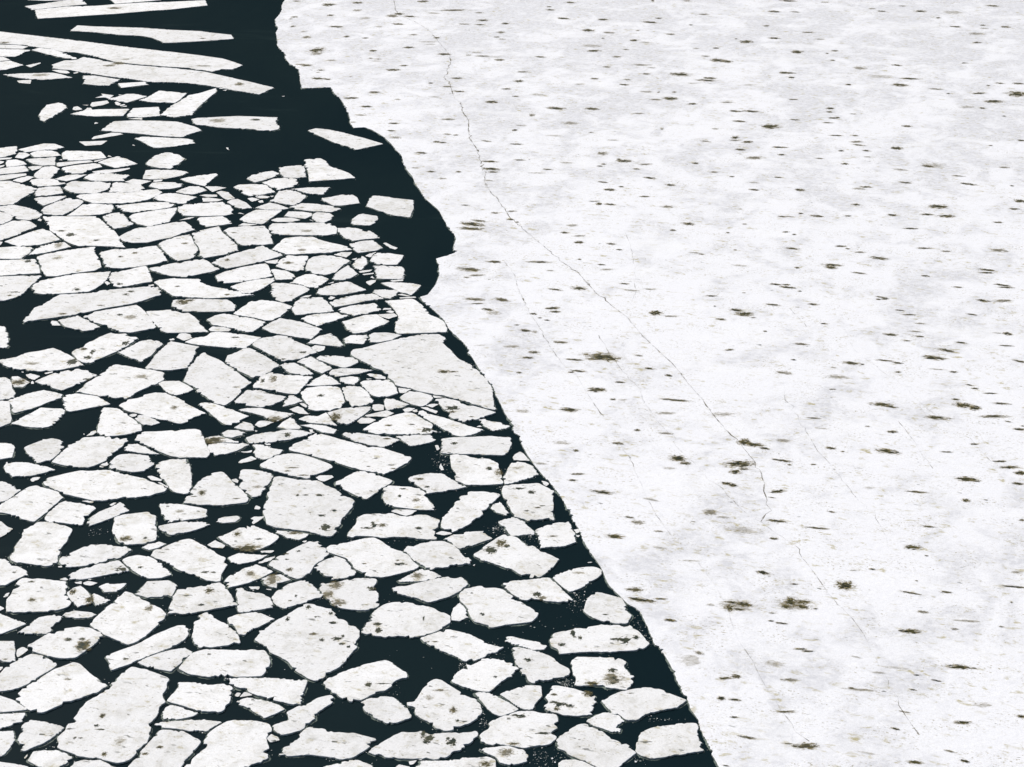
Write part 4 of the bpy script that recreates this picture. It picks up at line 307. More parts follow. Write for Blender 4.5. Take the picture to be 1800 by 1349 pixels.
("tiny five-sided floe, right of the humped holed floe",[-6.14,173.89,-5.29,173.7,-4.39,174.47,-4.76,176.22,-5.38,177.5,-6.03,176.41,-6.19,175.05],[]),
("nearest tiny sliver-thin floe lying level, below the lone rounded floe",[-87.67,341.94,-85.08,343.33,-82.42,343.76,-81.35,345.17,-83.56,347.46,-85.68,347.65,-89.46,343.76],[]),
("tiny narrow floe, above-left of the largest upper floe",[-80.05,315.86,-79.47,315.76,-77.24,316.49,-75.69,317.45,-76.38,319.58,-77.12,321.2,-78.9,321.2,-80.58,320.39,-80.45,316.92],[]),
("farther tiny sliver-thin floe lying level, above-left of the largest upper floe",[-81.83,322.02,-80.84,321.2,-77.75,321.85,-76.36,322.94,-78.85,325.48,-81.39,325.87,-82.74,325.31,-82.94,324.21],[]),
("tiny sliver-thin floe, left of the coat-shaped slab",[-44.09,323.49,-42.78,324.76,-41.06,326.98,-40.46,328.95,-41.77,330.37,-43.34,329.63,-45.27,327.82,-45.83,325.7],[]),
("tiny five-sided floe cut off by the left edge, above-left of the long lens-shaped floe",[-61.8,212.14,-61.12,212.14,-59.77,212.67,-59.94,213.88,-60.09,215.5,-60.81,216.6,-62.01,216.82,-62.92,216.74],[]),
("tiny sliver-thin floe, above-right of the long lens-shaped floe",[-46.76,214.69,-44.92,214.01,-43.26,213.61,-42.23,213.61,-43.99,215.23,-45.49,216.6,-46.62,216.46,-46.9,215.5],[]),
("tiny narrow floe, below-right of the olive-notched floe",[-3.53,221.93,-2.34,220.36,-0.7,221.07,-0.18,221.79,-1.42,222.94,-2.6,223.22,-3.32,223.95,-4.2,223.8],[]),
("tiny sliver-thin floe, left of the longest slab",[-100.02,416.64,-95.63,413.21,-92.97,412.11,-93.18,413.63,-97.38,418.63,-99.77,421.17,-102.97,422.59,-104.41,420.73],[]),
("tiny four-sided floe, below-left of the broad smooth sheet",[-16.18,228.08,-15.79,226.65,-13.92,227.48,-13.01,228.53,-14.52,229.74,-15.16,230.35,-16.14,230.5,-16.33,229.59],[]),
("tiny sliver-thin floe, below-right of the squarish jagged floe",[-45.32,174.47,-44.32,174.28,-42.82,174.47,-42.35,175.05,-43.03,175.53,-44.74,175.86,-45.62,175.44,-45.84,174.85],[]),
("farther tiny sliver-thin floe lying level, below-left of the long blunt slab",[-75.62,376.45,-72.45,381.32,-75.33,383.24,-77.03,383.24,-79.85,379.12],[]),
("third nearest tiny sliver-thin floe lying level, below the lone rounded floe",[-85.61,335.86,-84.68,334.69,-82.77,333.64,-80.55,333.82,-81.2,336.45,-81.56,338.93,-86.21,337.74,-86.62,337.33],[]),
("tiny sliver-thin floe, below the largest far floe",[-59.74,319.69,-58.15,319.85,-56.55,320.93,-56.36,322.83,-57.79,323.66,-60.25,323.82,-61.81,323.38,-61.97,321.47],[]),
("tiny holed sliver-thin floe, below the great ragged floe",[-26.07,193.1,-25.4,192.64,-24.69,191.85,-23.39,191.41,-22.72,191.97,-22.38,192.83,-24.11,193.33,-25.18,193.55,-26.21,193.83],[[-23.97,192.98,0.576,0.25,0.7]]),
("second nearest tiny narrow floe lying level, above-left of the broad smooth sheet",[-22.84,249.44,-21.67,249.37,-20.35,249.09,-20.16,250.14,-19.8,251.55,-20.07,252.61,-22.29,252.43,-23.16,251.02],[]),
("tiny four-sided floe lying level, above-left of the upright slab by the fast ice",[-35.76,277.36,-35.13,274.86,-32.61,275.07,-32.36,276.11,-32.85,277.36,-34.0,278.83,-35.93,279.55,-36.4,279.26],[]),
("nearest tiny sliver-thin floe lying level, below the coat-shaped slab",[-36.14,318.78,-34.55,317.34,-31.77,316.65,-30.93,320.77,-34.71,320.66,-37.68,319.69],[]),
("tiny sliver-thin floe cut off by the left edge, above-left of the largest upper floe",[-90.02,328.39,-88.7,328.39,-86.26,329.23,-84.5,330.2,-85.03,331.8,-85.95,333.64,-88.43,332.83,-90.71,331.22],[]),
("tiny sliver-thin floe cut off by the left edge, left of the longest slab",[-111.03,414.92,-106.46,414.49,-104.52,420.73,-106.35,421.09,-112.66,421.61],[]),
("tiny narrow floe, above the smooth tilted square",[-42.47,179.7,-41.2,179.8,-40.76,180.61,-40.45,181.64,-41.8,181.43,-42.64,181.64,-43.3,180.92],[]),
("tiny four-sided floe, left of the lone rectangular floe",[-31.72,302.2,-30.3,301.71,-29.35,303.18,-29.05,305.14,-29.8,306.64,-32.02,307.14,-32.55,306.14,-32.49,303.91],[]),
("nearer tiny sliver-thin floe lying level, above-left of the largest upper floe",[-78.84,312.22,-77.56,310.68,-76.12,312.73,-74.92,315.34,-74.93,316.13,-79.36,315.23,-80.0,314.55],[]),
("tiny sliver-thin floe, above-left of the broad pointed floe",[-24.86,221.36,-23.33,219.94,-21.9,219.52,-21.59,220.79,-23.04,221.93,-24.97,222.45,-26.35,222.16],[]),
("tiny triangular floe, above-left of the broad pointed floe",[-27.87,220.93,-26.23,220.93,-26.11,221.5,-26.74,222.5,-27.09,223.66,-27.66,224.53,-28.57,223.08,-29.04,221.5],[]),
("farther tiny narrow floe lying level, below-right of the largest far floe",[-54.98,317.02,-53.53,316.92,-52.56,317.98,-51.75,319.05,-53.4,321.47,-55.01,321.47,-56.34,319.58,-56.93,318.25],[]),
("tiny narrow floe, below-right of the leaning stepped diamond",[-45.77,222.22,-44.67,221.99,-43.75,222.79,-44.51,223.8,-46.04,225.12,-46.77,225.21,-47.16,224.09],[]),
("tiny five-sided floe cut off by the left edge, below-left of the long pointed slab",[-70.48,247.87,-68.77,247.77,-68.97,249.79,-69.96,253.33,-70.48,254.41,-70.91,255.68,-71.62,255.86,-72.37,255.68],[]),
("tiny narrow floe, above-left of the upright slab by the fast ice",[-18.87,267.41,-17.6,266.82,-16.86,268.4,-16.6,269.91,-17.39,270.51,-20.18,270.51,-20.39,269.59],[]),
("second nearest tiny sliver-thin floe lying level, below the lone rounded floe",[-85.44,338.81,-82.15,339.29,-80.81,340.01,-82.07,342.12,-83.32,343.15,-85.7,343.03,-86.74,341.21],[]),
("tiny narrow floe cut off by the left edge, below-left of the lone rounded floe",[-92.41,338.22,-90.72,338.93,-89.14,340.91,-89.4,342.73,-90.14,345.79,-92.03,345.17,-92.92,344.56,-93.8,343.95],[]),
("tiny holed sliver-thin floe, above the humped triangular floe",[-37.22,217.56,-36.22,217.01,-35.06,216.96,-33.26,216.87,-33.26,217.29,-35.0,218.26,-35.91,218.96,-36.92,218.68,-37.69,217.98],[[-36.36,217.56,0.983,0.692,0.75]]),
("third nearest tiny sliver-thin floe lying level, below the coat-shaped slab",[-34.99,304.26,-33.56,303.76,-32.63,305.39,-32.75,306.64,-34.22,307.39,-36.73,307.64,-37.09,305.14],[]),
("tiny holed blunt floe, below-left of the lens floe with one hole",[-65.17,235.16,-64.58,234.22,-63.43,234.06,-62.9,235.79,-64.92,237.81,-65.7,237.71],[[-64.33,235.79,0.804,0.698,0.75]]),
("tiny sliver-thin floe, below-left of the coat-shaped slab",[-40.57,308.54,-38.06,308.39,-36.75,309.25,-38.86,311.45,-40.38,312.32,-42.41,309.56],[]),
("tiny narrow floe sloping down to the right, below-left of the coat-shaped slab",[-45.75,309.91,-44.36,308.9,-42.86,309.4,-44.15,312.22,-45.84,314.29,-46.91,314.03,-47.45,312.73],[]),
("tiny narrow floe cut off by the left edge, left of the longest slab",[-108.06,402.65,-105.76,402.98,-102.93,407.08,-106.64,410.92,-109.74,409.58],[]),
("tiny blunt floe, above-left of the upright slab by the fast ice",[-23.79,279.89,-22.73,279.04,-22.0,282.04,-22.31,284.43,-23.11,285.52,-23.92,283.55,-24.23,281.61],[]),
("tiny four-sided floe, left of the five-sided floe by the fast ice",[-1.71,198.09,-0.64,197.38,-0.37,197.97,-0.97,199.88,-1.41,200.85,-2.16,200.12,-2.42,199.16],[]),
("tiny triangular floe, right of the large kite-shaped floe",[-28.96,227.84,-27.83,228.53,-26.61,229.59,-28.0,231.42,-28.61,231.42,-29.03,229.59,-29.09,227.93],[]),
("tiny narrow floe, below the large kite-shaped floe",[-35.18,218.68,-34.21,218.4,-33.02,219.1,-32.76,219.8,-33.92,220.65,-35.09,220.65,-35.68,219.8],[]),
("tiny four-sided floe, above-left of the smooth tilted square",[-43.34,177.99,-42.81,176.9,-41.93,177.4,-41.5,177.99,-42.71,178.89,-43.51,179.5,-43.63,179.2],[]),
("nearer tiny narrow floe lying level, left of the broad smooth sheet",[-22.4,235.95,-21.73,235.32,-20.47,234.94,-19.96,236.43,-20.15,237.39,-21.18,237.77,-22.51,237.29],[]),
("tiny four-sided floe, below-right of the large kite-shaped floe",[-32.73,220.51,-31.8,220.51,-31.88,221.64,-32.41,222.65,-33.54,223.22,-33.81,222.5,-34.42,221.36],[]),
("tiny sliver-thin floe, below the humped triangular floe",[-32.16,195.51,-30.92,195.74,-30.46,196.68,-30.91,197.31,-32.37,197.03,-32.94,196.56,-33.05,195.86],[]),
("tiny four-sided floe cut off by the left edge, left of the largest upper floe",[-83.2,300.26,-82.0,300.99,-81.18,302.69,-81.08,304.9,-83.1,306.89,-85.05,307.89],[]),
("tiny sliver-thin floe, above the largest upper floe",[-76.65,324.37,-75.27,325.59,-73.84,328.27,-75.84,328.39,-77.38,327.82,-78.98,325.7],[]),
("tiny thin floe at the top edge, above-right of the straight bar at the top",[-96.93,472.33,-94.95,467.8,-89.94,469.62,-84.65,472.11,-85.18,476.71,-97.9,475.6],[]),
("tiny narrow floe, below-left of the lone rounded floe",[-88.93,332.83,-87.09,333.53,-85.7,334.4,-86.69,336.15,-88.34,337.45,-90.01,337.04,-89.51,334.69],[]),
("nearer tiny sliver-thin floe lying level, below-left of the long blunt slab",[-78.83,387.9,-73.74,390.57,-74.91,392.89,-80.24,391.57],[]),
("tiny narrow floe, above-left of the large notched floe",[-39.42,189.08,-38.57,189.52,-37.75,190.51,-38.62,191.07,-39.77,190.51,-40.31,189.74],[]),
]
FRAGMENTS = [
[-18.17,224.72,-16.87,224.8,-15.68,224.66,-14.85,225.83,-15.8,226.72,-17.3,225.83,-18.5,225.1],
[-56.91,191.96,-56.31,192.07,-55.84,192.75,-55.33,194.12,-56.07,194.58,-57.14,195.97,-57.88,195.97],
[-12.6,197.66,-11.94,197.26,-11.32,197.66,-10.72,198.6,-11.8,198.84,-13.2,198.91,-13.71,198.44],
[-89.06,324.39,-86.78,325.77,-84.34,328.01,-84.68,329.13,-87.43,328.57,-89.8,327.45],
[-80.22,333.42,-79.55,333.42,-77.2,334.99,-74.33,336.16,-75.12,337.22,-77.54,336.63,-80.55,335.75,-80.62,334.88],
[-46.0,147.05,-42.71,147.05,-43.17,147.93,-44.54,148.38,-45.89,148.68,-46.41,148.75],
[0.23,211.99,1.02,211.86,2.15,211.73,1.37,213.86,0.97,214.4,0.34,213.59,0.06,212.79],
[-38.01,302.27,-35.57,302.37,-34.28,303.25,-35.8,304.57,-38.24,304.33,-39.1,303.1],
[-112.85,422.38,-106.53,421.85,-105.77,423.98,-108.61,425.5,-113.72,425.95],
[-77.81,346.42,-74.99,347.04,-74.37,349.73,-79.53,349.1],
[-72.95,329.59,-70.57,329.25,-68.33,330.55,-67.1,331.98,-67.2,332.56,-69.84,331.52,-71.31,331.41,-73.42,330.27],
[-48.28,314.73,-47.54,313.95,-46.37,314.73,-47.25,316.57,-47.94,318.16,-49.33,318.96,-50.03,318.16],
[-41.92,254.01,-40.58,253.9,-39.41,254.01,-39.11,254.73,-40.29,255.64,-41.91,255.82,-42.28,254.73],
[-77.29,350.8,-73.83,352.9,-72.3,354.12,-72.99,355.03,-74.61,355.16,-77.46,352.58,-77.59,350.99],
[-32.72,189.73,-31.46,189.51,-31.24,190.18,-32.54,191.4,-33.27,190.29],
[-65.0,323.02,-63.61,322.47,-62.03,324.66,-65.49,325.77,-66.58,324.11],
[-27.62,226.42,-26.71,225.68,-25.5,225.54,-26.39,227.31,-27.18,228.06,-28.16,227.02],
[-45.06,250.45,-44.05,251.51,-44.5,252.75,-45.39,253.47,-46.13,253.11,-46.3,251.69],
[-18.86,222.69,-17.69,222.77,-16.93,223.84,-17.92,224.51,-18.87,224.51,-19.32,223.35],
[-31.22,221.48,-30.56,221.91,-29.63,223.06,-30.63,223.49,-31.57,223.49,-31.95,222.2],
[-22.58,206.54,-21.89,206.16,-20.88,207.31,-21.14,207.82,-22.59,207.82,-22.98,207.18],
[-81.95,373.59,-80.0,375.01,-79.2,376.66,-79.92,378.46,-82.63,377.02,-82.57,374.87],
[-48.49,166.67,-48.12,167.3,-47.76,168.2,-48.45,168.75,-48.89,168.2,-48.77,167.3],
[-84.16,323.67,-83.37,325.22,-82.79,327.0,-84.07,327.56,-85.53,326.05,-86.05,324.77],
[-17.34,226.57,-16.19,226.87,-16.28,228.36,-16.88,228.72,-17.71,228.51,-17.69,227.31],
[-27.04,247.15,-26.21,246.47,-25.5,247.15,-25.48,248.46,-26.94,248.88,-27.38,248.01],
[-18.39,259.51,-17.41,258.76,-16.2,259.88,-16.73,260.93,-19.06,260.52],
[-22.01,151.72,-21.19,152.1,-21.43,152.65,-22.09,153.12,-22.39,152.34],
[-18.69,237.84,-17.77,237.04,-16.58,236.88,-16.56,237.52,-17.23,238.33,-18.76,238.81,-19.17,238.49],
[-50.71,318.42,-50.17,319.23,-48.62,320.84,-50.51,321.65,-52.43,321.49],
[-32.25,211.2,-31.19,211.73,-30.48,212.39,-31.26,213.19,-32.37,212.13,-32.61,211.33],
[-87.31,338.11,-86.5,340.5,-87.7,342.01,-88.89,342.01,-88.93,338.88],
[-51.53,313.01,-49.18,313.17,-48.29,314.21,-50.9,315.25,-51.97,314.99],
[-26.55,285.6,-25.47,284.89,-24.98,286.13,-24.71,287.37,-26.4,287.37,-27.47,286.22],
[-63.41,237.2,-62.52,236.56,-62.0,237.84,-63.51,238.75,-64.04,238.33],
[-28.88,196.32,-29.07,195.74,-28.85,195.27,-28.24,196.32,-27.76,197.26,-28.34,197.14,-28.98,197.18,-29.34,196.67],
[-14.47,232.23,-13.68,232.32,-13.0,233.41,-14.75,233.97],
[-26.83,186.15,-25.89,186.79,-25.49,187.76,-26.55,187.22,-27.24,186.15],
[-80.71,380.65,-79.75,379.55,-79.32,382.27,-82.12,383.6,-81.46,382.12,-82.71,380.29],
[-84.74,331.98,-83.96,330.72,-82.91,331.98,-82.68,333.6,-84.57,333.42,-85.27,332.85],
[-10.4,226.42,-9.54,225.68,-9.32,226.42,-10.81,227.7,-11.65,227.61],
[-44.87,181.33,-44.14,181.12,-43.56,181.74,-44.64,182.15,-45.13,181.74],
[-7.52,192.57,-6.59,192.93,-6.76,193.21,-7.77,193.62,-8.48,192.98],
[-42.06,206.49,-40.92,206.29,-40.87,206.67,-42.26,207.69,-42.8,207.56],
[-100.53,392.33,-98.03,391.56,-98.6,394.9,-101.37,394.12],
[-93.74,400.46,-92.46,399.97,-91.81,400.62,-92.77,402.39,-94.92,403.2,-96.14,402.88],
[-37.11,282.28,-35.85,281.98,-35.7,283.93,-36.54,283.63,-37.84,282.97],
[-19.04,289.48,-18.11,288.71,-17.78,289.48,-18.81,290.61,-19.78,292.07,-20.21,291.75],
[-64.4,256.18,-63.2,256.18,-64.09,257.84,-64.86,258.02,-64.8,257.1],
[-51.27,315.62,-49.54,315.78,-49.68,316.83,-51.94,316.99,-52.66,316.46],
[-13.5,226.27,-12.91,226.42,-12.24,227.46,-13.21,227.67,-13.84,227.02],
[-25.8,159.39,-24.54,159.76,-25.43,160.35,-25.63,159.84],
[-21.0,272.48,-20.26,273.99,-20.24,274.81,-21.02,274.81,-21.74,273.99],
[-42.26,314.88,-41.0,314.99,-40.62,315.78,-42.32,316.67,-43.17,315.78],
[-55.9,206.04,-55.38,206.67,-55.21,207.38,-56.08,207.31,-56.32,206.67],
[-48.48,209.97,-47.87,210.75,-48.22,211.54,-48.78,210.94,-48.91,210.15],
[-109.92,410.31,-106.84,411.74,-109.16,414.72,-110.89,414.29],
[-27.24,180.35,-26.44,180.25,-26.42,180.92,-27.61,180.92],
[-42.68,300.34,-40.99,300.91,-43.45,301.64,-44.06,300.43],
[-101.05,405.33,-99.76,408.97,-100.01,409.64,-102.52,406.98],
[-27.11,188.48,-26.07,188.42,-25.73,189.01,-26.65,188.96,-27.3,188.85],
[-43.29,312.91,-42.18,314.21,-43.58,315.25,-44.31,314.73],
[-51.42,219.22,-51.12,220.06,-51.35,220.63,-51.85,220.2,-52.17,218.88],
[-84.56,370.98,-83.42,371.68,-84.81,374.01,-85.53,373.44,-85.28,371.33],
[-10.09,227.61,-9.28,228.66,-10.13,228.81,-10.95,228.21],
[-118.0,475.87,-116.98,472.37,-112.44,471.51,-108.87,471.94,-106.61,472.59,-106.94,475.87],
[-21.7,285.02,-20.99,287.59,-21.96,286.79,-22.61,285.68],
[-10.45,147.05,-8.93,147.05,-9.14,147.86,-10.09,148.23,-10.4,147.8],
[-9.15,148.16,-8.82,148.23,-8.51,148.9,-9.26,148.68],
[-22.79,277.93,-21.41,278.57,-21.04,279.41,-22.16,279.12,-23.12,278.57],
[3.64,205.41,3.96,204.85,4.36,205.53,3.87,206.16,3.43,206.29],
[-16.23,266.89,-13.91,267.25,-14.07,267.76,-16.39,267.36],
[7.12,193.02,7.5,193.43,7.52,194.23,6.81,193.89],
[-8.39,209.24,-8.01,209.37,-8.46,211.2,-8.64,210.02],
[-57.72,387.36,-56.92,389.26,-58.21,389.64,-59.2,387.73],
[-17.73,273.99,-16.2,274.4,-16.16,275.06,-18.12,274.61],
[-92.15,337.11,-89.47,337.93,-89.36,338.88,-91.48,338.53,-92.35,337.93],
[-28.55,198.91,-28.51,199.51,-29.1,199.99,-29.2,199.03],
[-82.22,370.28,-81.44,371.47,-82.0,372.88,-82.73,372.88,-82.98,371.33],
[-25.9,159.47,-25.74,160.18,-26.14,160.26,-26.33,159.67],
[-32.5,206.16,-31.92,205.78,-31.92,206.42,-32.27,206.93,-32.79,206.67],
[-26.6,228.21,-26.06,227.61,-25.99,228.21,-26.56,229.11,-27.09,228.96],
[-47.62,224.66,-47.19,224.89,-47.07,225.54,-47.69,225.68,-48.09,225.24],
[-70.5,364.09,-70.79,365.79,-73.33,364.77],
[-61.28,324.11,-60.38,324.55,-60.21,325.49,-61.68,325.49,-61.74,324.39],
[-9.03,214.67,-8.71,215.21,-8.97,216.31,-9.37,216.17],
[-47.16,182.28,-46.75,182.46,-47.21,182.98,-47.82,182.57],
[-9.96,230.79,-8.32,230.88,-10.23,231.55],
[-47.85,200.47,-47.7,200.84,-48.52,201.15,-49.2,201.01],
[-32.27,214.0,-31.37,214.13,-31.34,214.81,-31.98,214.4,-32.72,214.4],
[-52.33,178.79,-52.3,179.7,-52.67,179.4,-52.78,178.59],
[-29.63,267.52,-29.18,268.55,-30.11,268.23,-30.85,267.29],
[-45.83,181.64,-45.21,181.53,-45.29,182.15,-46.04,181.94],
[-39.85,204.45,-39.78,204.7,-40.97,205.91,-41.3,205.91],
[-52.35,303.84,-51.65,304.82,-52.9,304.43,-54.01,303.1],
[-15.18,267.84,-14.77,267.99,-16.06,268.94,-16.73,268.55],
[-26.24,266.58,-25.63,267.44,-26.37,268.07,-26.69,266.97],
[-17.0,261.01,-16.77,261.77,-17.48,262.22,-17.98,261.58],
[-77.63,375.22,-76.94,374.51,-76.74,375.94,-77.75,377.38,-78.15,377.02],
[-59.81,272.56,-59.47,273.38,-60.13,274.28,-60.57,273.99],
[-24.79,219.92,-24.27,220.01,-24.59,220.91,-25.06,220.91],
[-17.22,262.53,-17.39,263.1,-18.34,263.1,-18.5,262.34],
[-22.15,276.89,-20.7,277.51,-20.8,277.93,-22.46,277.3],
[-52.99,175.83,-52.43,175.92,-52.06,176.41,-52.66,176.91,-53.23,176.81],
[-12.3,226.13,-11.88,226.19,-11.98,227.02,-12.68,226.66],
[-74.05,336.05,-73.49,336.63,-72.56,337.93,-73.66,337.52,-74.42,336.63],
[-61.47,238.55,-60.6,239.14,-60.74,239.53,-61.69,238.97],
[-45.47,199.87,-45.08,200.72,-45.41,200.72,-45.84,200.11],
[-41.97,312.39,-41.37,312.65,-41.68,313.95,-42.41,313.43],
[-29.8,216.31,-29.28,216.31,-29.38,216.72,-30.15,216.86],
[-91.39,334.0,-90.33,335.17,-90.19,336.34,-91.05,336.75,-91.92,336.16],
[-46.9,250.52,-46.35,250.77,-46.63,251.33,-47.23,250.98],
[-76.25,302.61,-76.19,303.35,-76.73,304.08,-76.9,303.1],
[-50.1,163.94,-49.62,164.21,-49.48,164.73,-49.52,164.96,-50.33,164.87],
[-90.76,331.41,-89.58,333.42,-89.62,334.29,-90.35,333.83,-91.04,332.56],
[-53.44,272.15,-52.84,272.36,-53.01,272.97,-53.78,272.56],
[-43.7,149.13,-43.62,149.73,-43.72,149.81,-43.88,149.2],
[-62.61,235.29,-62.28,235.45,-62.67,236.4,-62.82,235.93],
[-76.5,374.15,-75.71,374.87,-76.05,375.72,-76.91,374.87],
[-22.61,190.84,-22.46,191.45,-23.06,191.18],
[-48.43,185.19,-47.97,185.19,-48.15,185.55,-48.53,185.4],
[-80.66,289.79,-79.97,290.61,-79.94,292.34,-81.3,292.44],
[-24.01,283.84,-23.72,284.89,-24.61,284.15],
[7.3,192.19,7.51,192.71,6.95,192.59],
[-48.3,166.26,-47.96,166.4,-48.06,166.63,-48.4,166.49],
[-20.49,275.35,-20.92,276.59,-21.16,275.85],
[-3.7,221.71,-4.0,222.14,-4.46,221.62],
[-44.47,182.32,-44.32,182.57,-45.06,182.77],
[-90.79,399.97,-90.16,400.78,-90.33,401.58,-91.22,400.62],
[-25.66,180.35,-25.09,180.19,-25.17,180.41,-25.72,180.51],
[-51.65,344.14,-51.14,343.53,-51.52,345.06,-51.99,345.37],
[-78.95,361.07,-78.36,361.74,-79.03,362.41,-79.17,361.74],
[-27.5,299.23,-27.95,299.23,-27.69,297.8],
[-71.6,339.12,-71.86,339.6,-72.4,340.2,-72.45,339.3],
[-43.73,306.31,-44.62,307.21,-44.96,306.81],
[-26.43,273.7,-26.47,274.19,-27.37,273.17],
[-18.87,236.72,-18.27,237.04,-19.2,237.04],
[-75.14,373.8,-75.37,374.51,-76.37,373.44],
[8.44,186.15,8.65,186.32,8.29,186.36,8.03,186.19],
[11.04,148.5,11.26,148.68,10.97,148.83],
[-57.51,385.85,-57.28,386.98,-58.23,386.22],
[-40.27,315.51,-40.04,316.3,-40.74,316.14],
[-8.08,148.86,-8.09,149.05,-8.43,148.98],
[-80.0,337.11,-80.34,337.93,-80.72,337.34],
[-83.06,374.51,-82.88,375.01,-84.18,375.01],
[-31.52,220.15,-31.33,220.49,-31.74,220.49],
[-32.07,302.61,-32.61,303.44,-32.9,303.35],
[-64.5,238.97,-64.54,239.4,-64.89,239.3],
[-78.13,382.49,-77.73,382.86,-78.65,383.23],
[-4.05,185.51,-3.91,185.89,-4.21,185.61],
[-68.73,346.42,-69.13,347.22,-69.42,346.91],
[-45.42,381.39,-45.1,381.98,-45.84,381.75],
[-52.46,219.28,-52.57,219.7,-52.7,219.5],
[-68.55,351.82,-68.45,352.26,-68.74,351.94],
]
SHEET_EDGE = [-54.82,472.33,-54.92,465.89,-54.36,461.69,-54.36,456.54,-54.81,450.99,-53.92,444.58,-53.11,442.17,-53.13,437.4,-51.77,428.6,-51.64,425.89,-50.84,422.32,-48.79,416.64,-48.57,413.63,-46.84,407.74,-45.35,404.86,-44.28,401.2,-43.05,391.72,-42.34,387.52,-36.6,388.5,-35.66,384.13,-33.7,378.61,-32.83,374.66,-31.51,368.34,-30.83,364.23,-30.74,361.87,-29.75,358.22,-27.81,358.55,-26.28,356.91,-23.87,352.38,-22.01,347.34,-20.91,343.03,-19.81,340.01,-19.34,335.86,-18.44,331.22,-17.26,327.26,-16.57,322.83,-15.41,318.51,-14.43,314.29,-12.18,308.65,-10.8,302.2,-10.51,300.26,-9.18,295.99,-8.82,293.66,-9.1,290.45,-8.86,286.85,-11.62,284.21,-11.05,280.32,-10.86,276.94,-11.12,274.04,-11.34,272.41,-12.3,268.4,-13.36,267.41,-12.88,265.65,-11.54,262.95,-10.22,259.92,-9.47,257.69,-9.32,256.96,-8.57,254.23,-8.14,252.97,-6.34,248.74,-5.63,245.31,-4.94,242.62,-4.27,239.98,-3.48,237.07,-2.46,234.22,-2.13,231.73,-1.45,228.68,-0.83,225.41,0.0,222.5,0.23,219.94,0.7,219.24,0.93,218.26,1.26,216.05,1.93,213.07,2.7,210.42,3.67,207.58,4.41,205.8,5.24,203.3,5.85,201.09,6.23,199.16,6.69,196.56,7.27,194.47,7.55,193.33,7.7,191.74,8.15,189.74,8.79,187.55,9.24,186.04,9.63,184.45,9.9,182.46,10.23,181.02,11.04,179.2,11.91,177.2,13.09,175.63,13.45,173.7,13.74,172.18,14.06,169.75,14.19,168.94,14.92,167.31,15.35,165.52,15.7,163.42,15.91,162.04,16.21,160.17,16.55,158.83,16.7,157.35,17.18,155.73,17.32,153.82,17.73,152.1,17.95,150.71,18.15,149.2,18.47,147.72,18.61,146.96]
CRACKS = [[-28.5,472.33,-27.54,461.17,-26.38,455.01,-22.62,449.0,-18.62,438.82,-17.29,433.19,-14.88,422.32,-13.26,414.49,-13.05,409.41,-14.06,396.61,-12.53,389.61,-11.41,380.07,-9.88,374.66,-9.48,369.38,-8.25,363.21,-8.15,358.22,-7.73,350.48,-6.17,343.03,-5.69,336.74,-4.62,327.68,-4.82,324.34,-3.73,318.65,-2.13,312.5,-0.23,303.81,2.04,297.66,5.31,289.0,7.38,283.03,10.03,277.59,12.16,269.31,14.48,263.45,16.29,259.2,18.06,251.83,20.01,246.09,21.57,241.31,22.41,237.65,22.88,235.35,24.35,230.0,25.7,223.33,27.79,216.35,28.91,211.11,29.31,207.99,29.37,205.69,29.02,203.44,28.88,200.15,28.58,197.64,27.79,195.71],[-1.08,282.38,0.43,276.65,0.84,271.11,2.43,261.17,3.78,255.6,5.05,248.67,6.64,242.05,8.25,238.61,8.99,235.35,9.85,231.15,11.09,225.73,12.77,219.9,13.12,216.35,14.15,211.7,14.67,207.6,15.13,204.19,15.58,200.87,16.55,196.23,17.66,191.93,18.72,188.61,19.97,186.17,20.63,183.38,21.4,180.44,22.07,176.69,22.22,173.2,22.51,169.83,23.49,166.02,23.78,163.64,24.19,161.32,24.44,160.05,25.52,155.86,26.43,152.77,27.08,151.83],[11.99,252.36,12.47,249.72,13.08,246.09,14.65,239.1,16.25,234.4,16.57,232.07,16.97,228.19,17.78,224.2,19.23,219.69,19.82,215.94,21.07,212.3,21.88,209.93,23.05,206.26,24.34,204.19,25.19,201.23,26.3,197.99,28.3,194.67,29.72,192.1,30.86,190.09,31.23,187.14,32.15,183.38,32.7,180.44,33.51,176.98,34.78,173.06,35.29,170.1,35.49,167.09,35.82,164.17,36.14,160.56,36.32,157.81,36.85,154.9,37.27,153.0],[35.38,235.35,34.86,229.77,35.77,223.11,36.48,218.01,36.81,214.31,37.6,211.5,38.46,207.22,39.09,203.82,39.59,200.87,40.73,196.58,41.02,194.15,41.08,191.76,41.11,188.44,41.67,183.94],[46.34,254.52,46.35,247.12,48.86,239.34,50.39,235.35,51.26,232.07,52.58,226.62,54.28,222.68],[48.12,223.33,49.0,217.18,49.16,213.5,49.74,209.54],[55.97,218.22,56.34,215.12,57.07,211.5],[39.71,262.88,40.31,259.76,41.15,255.6],[43.43,173.2,44.05,170.66,44.61,167.91],[17.98,296.6,18.46,291.04,18.6,283.68,18.41,276.65,17.95,268.71,17.23,265.18,16.46,262.3,16.51,259.48]]
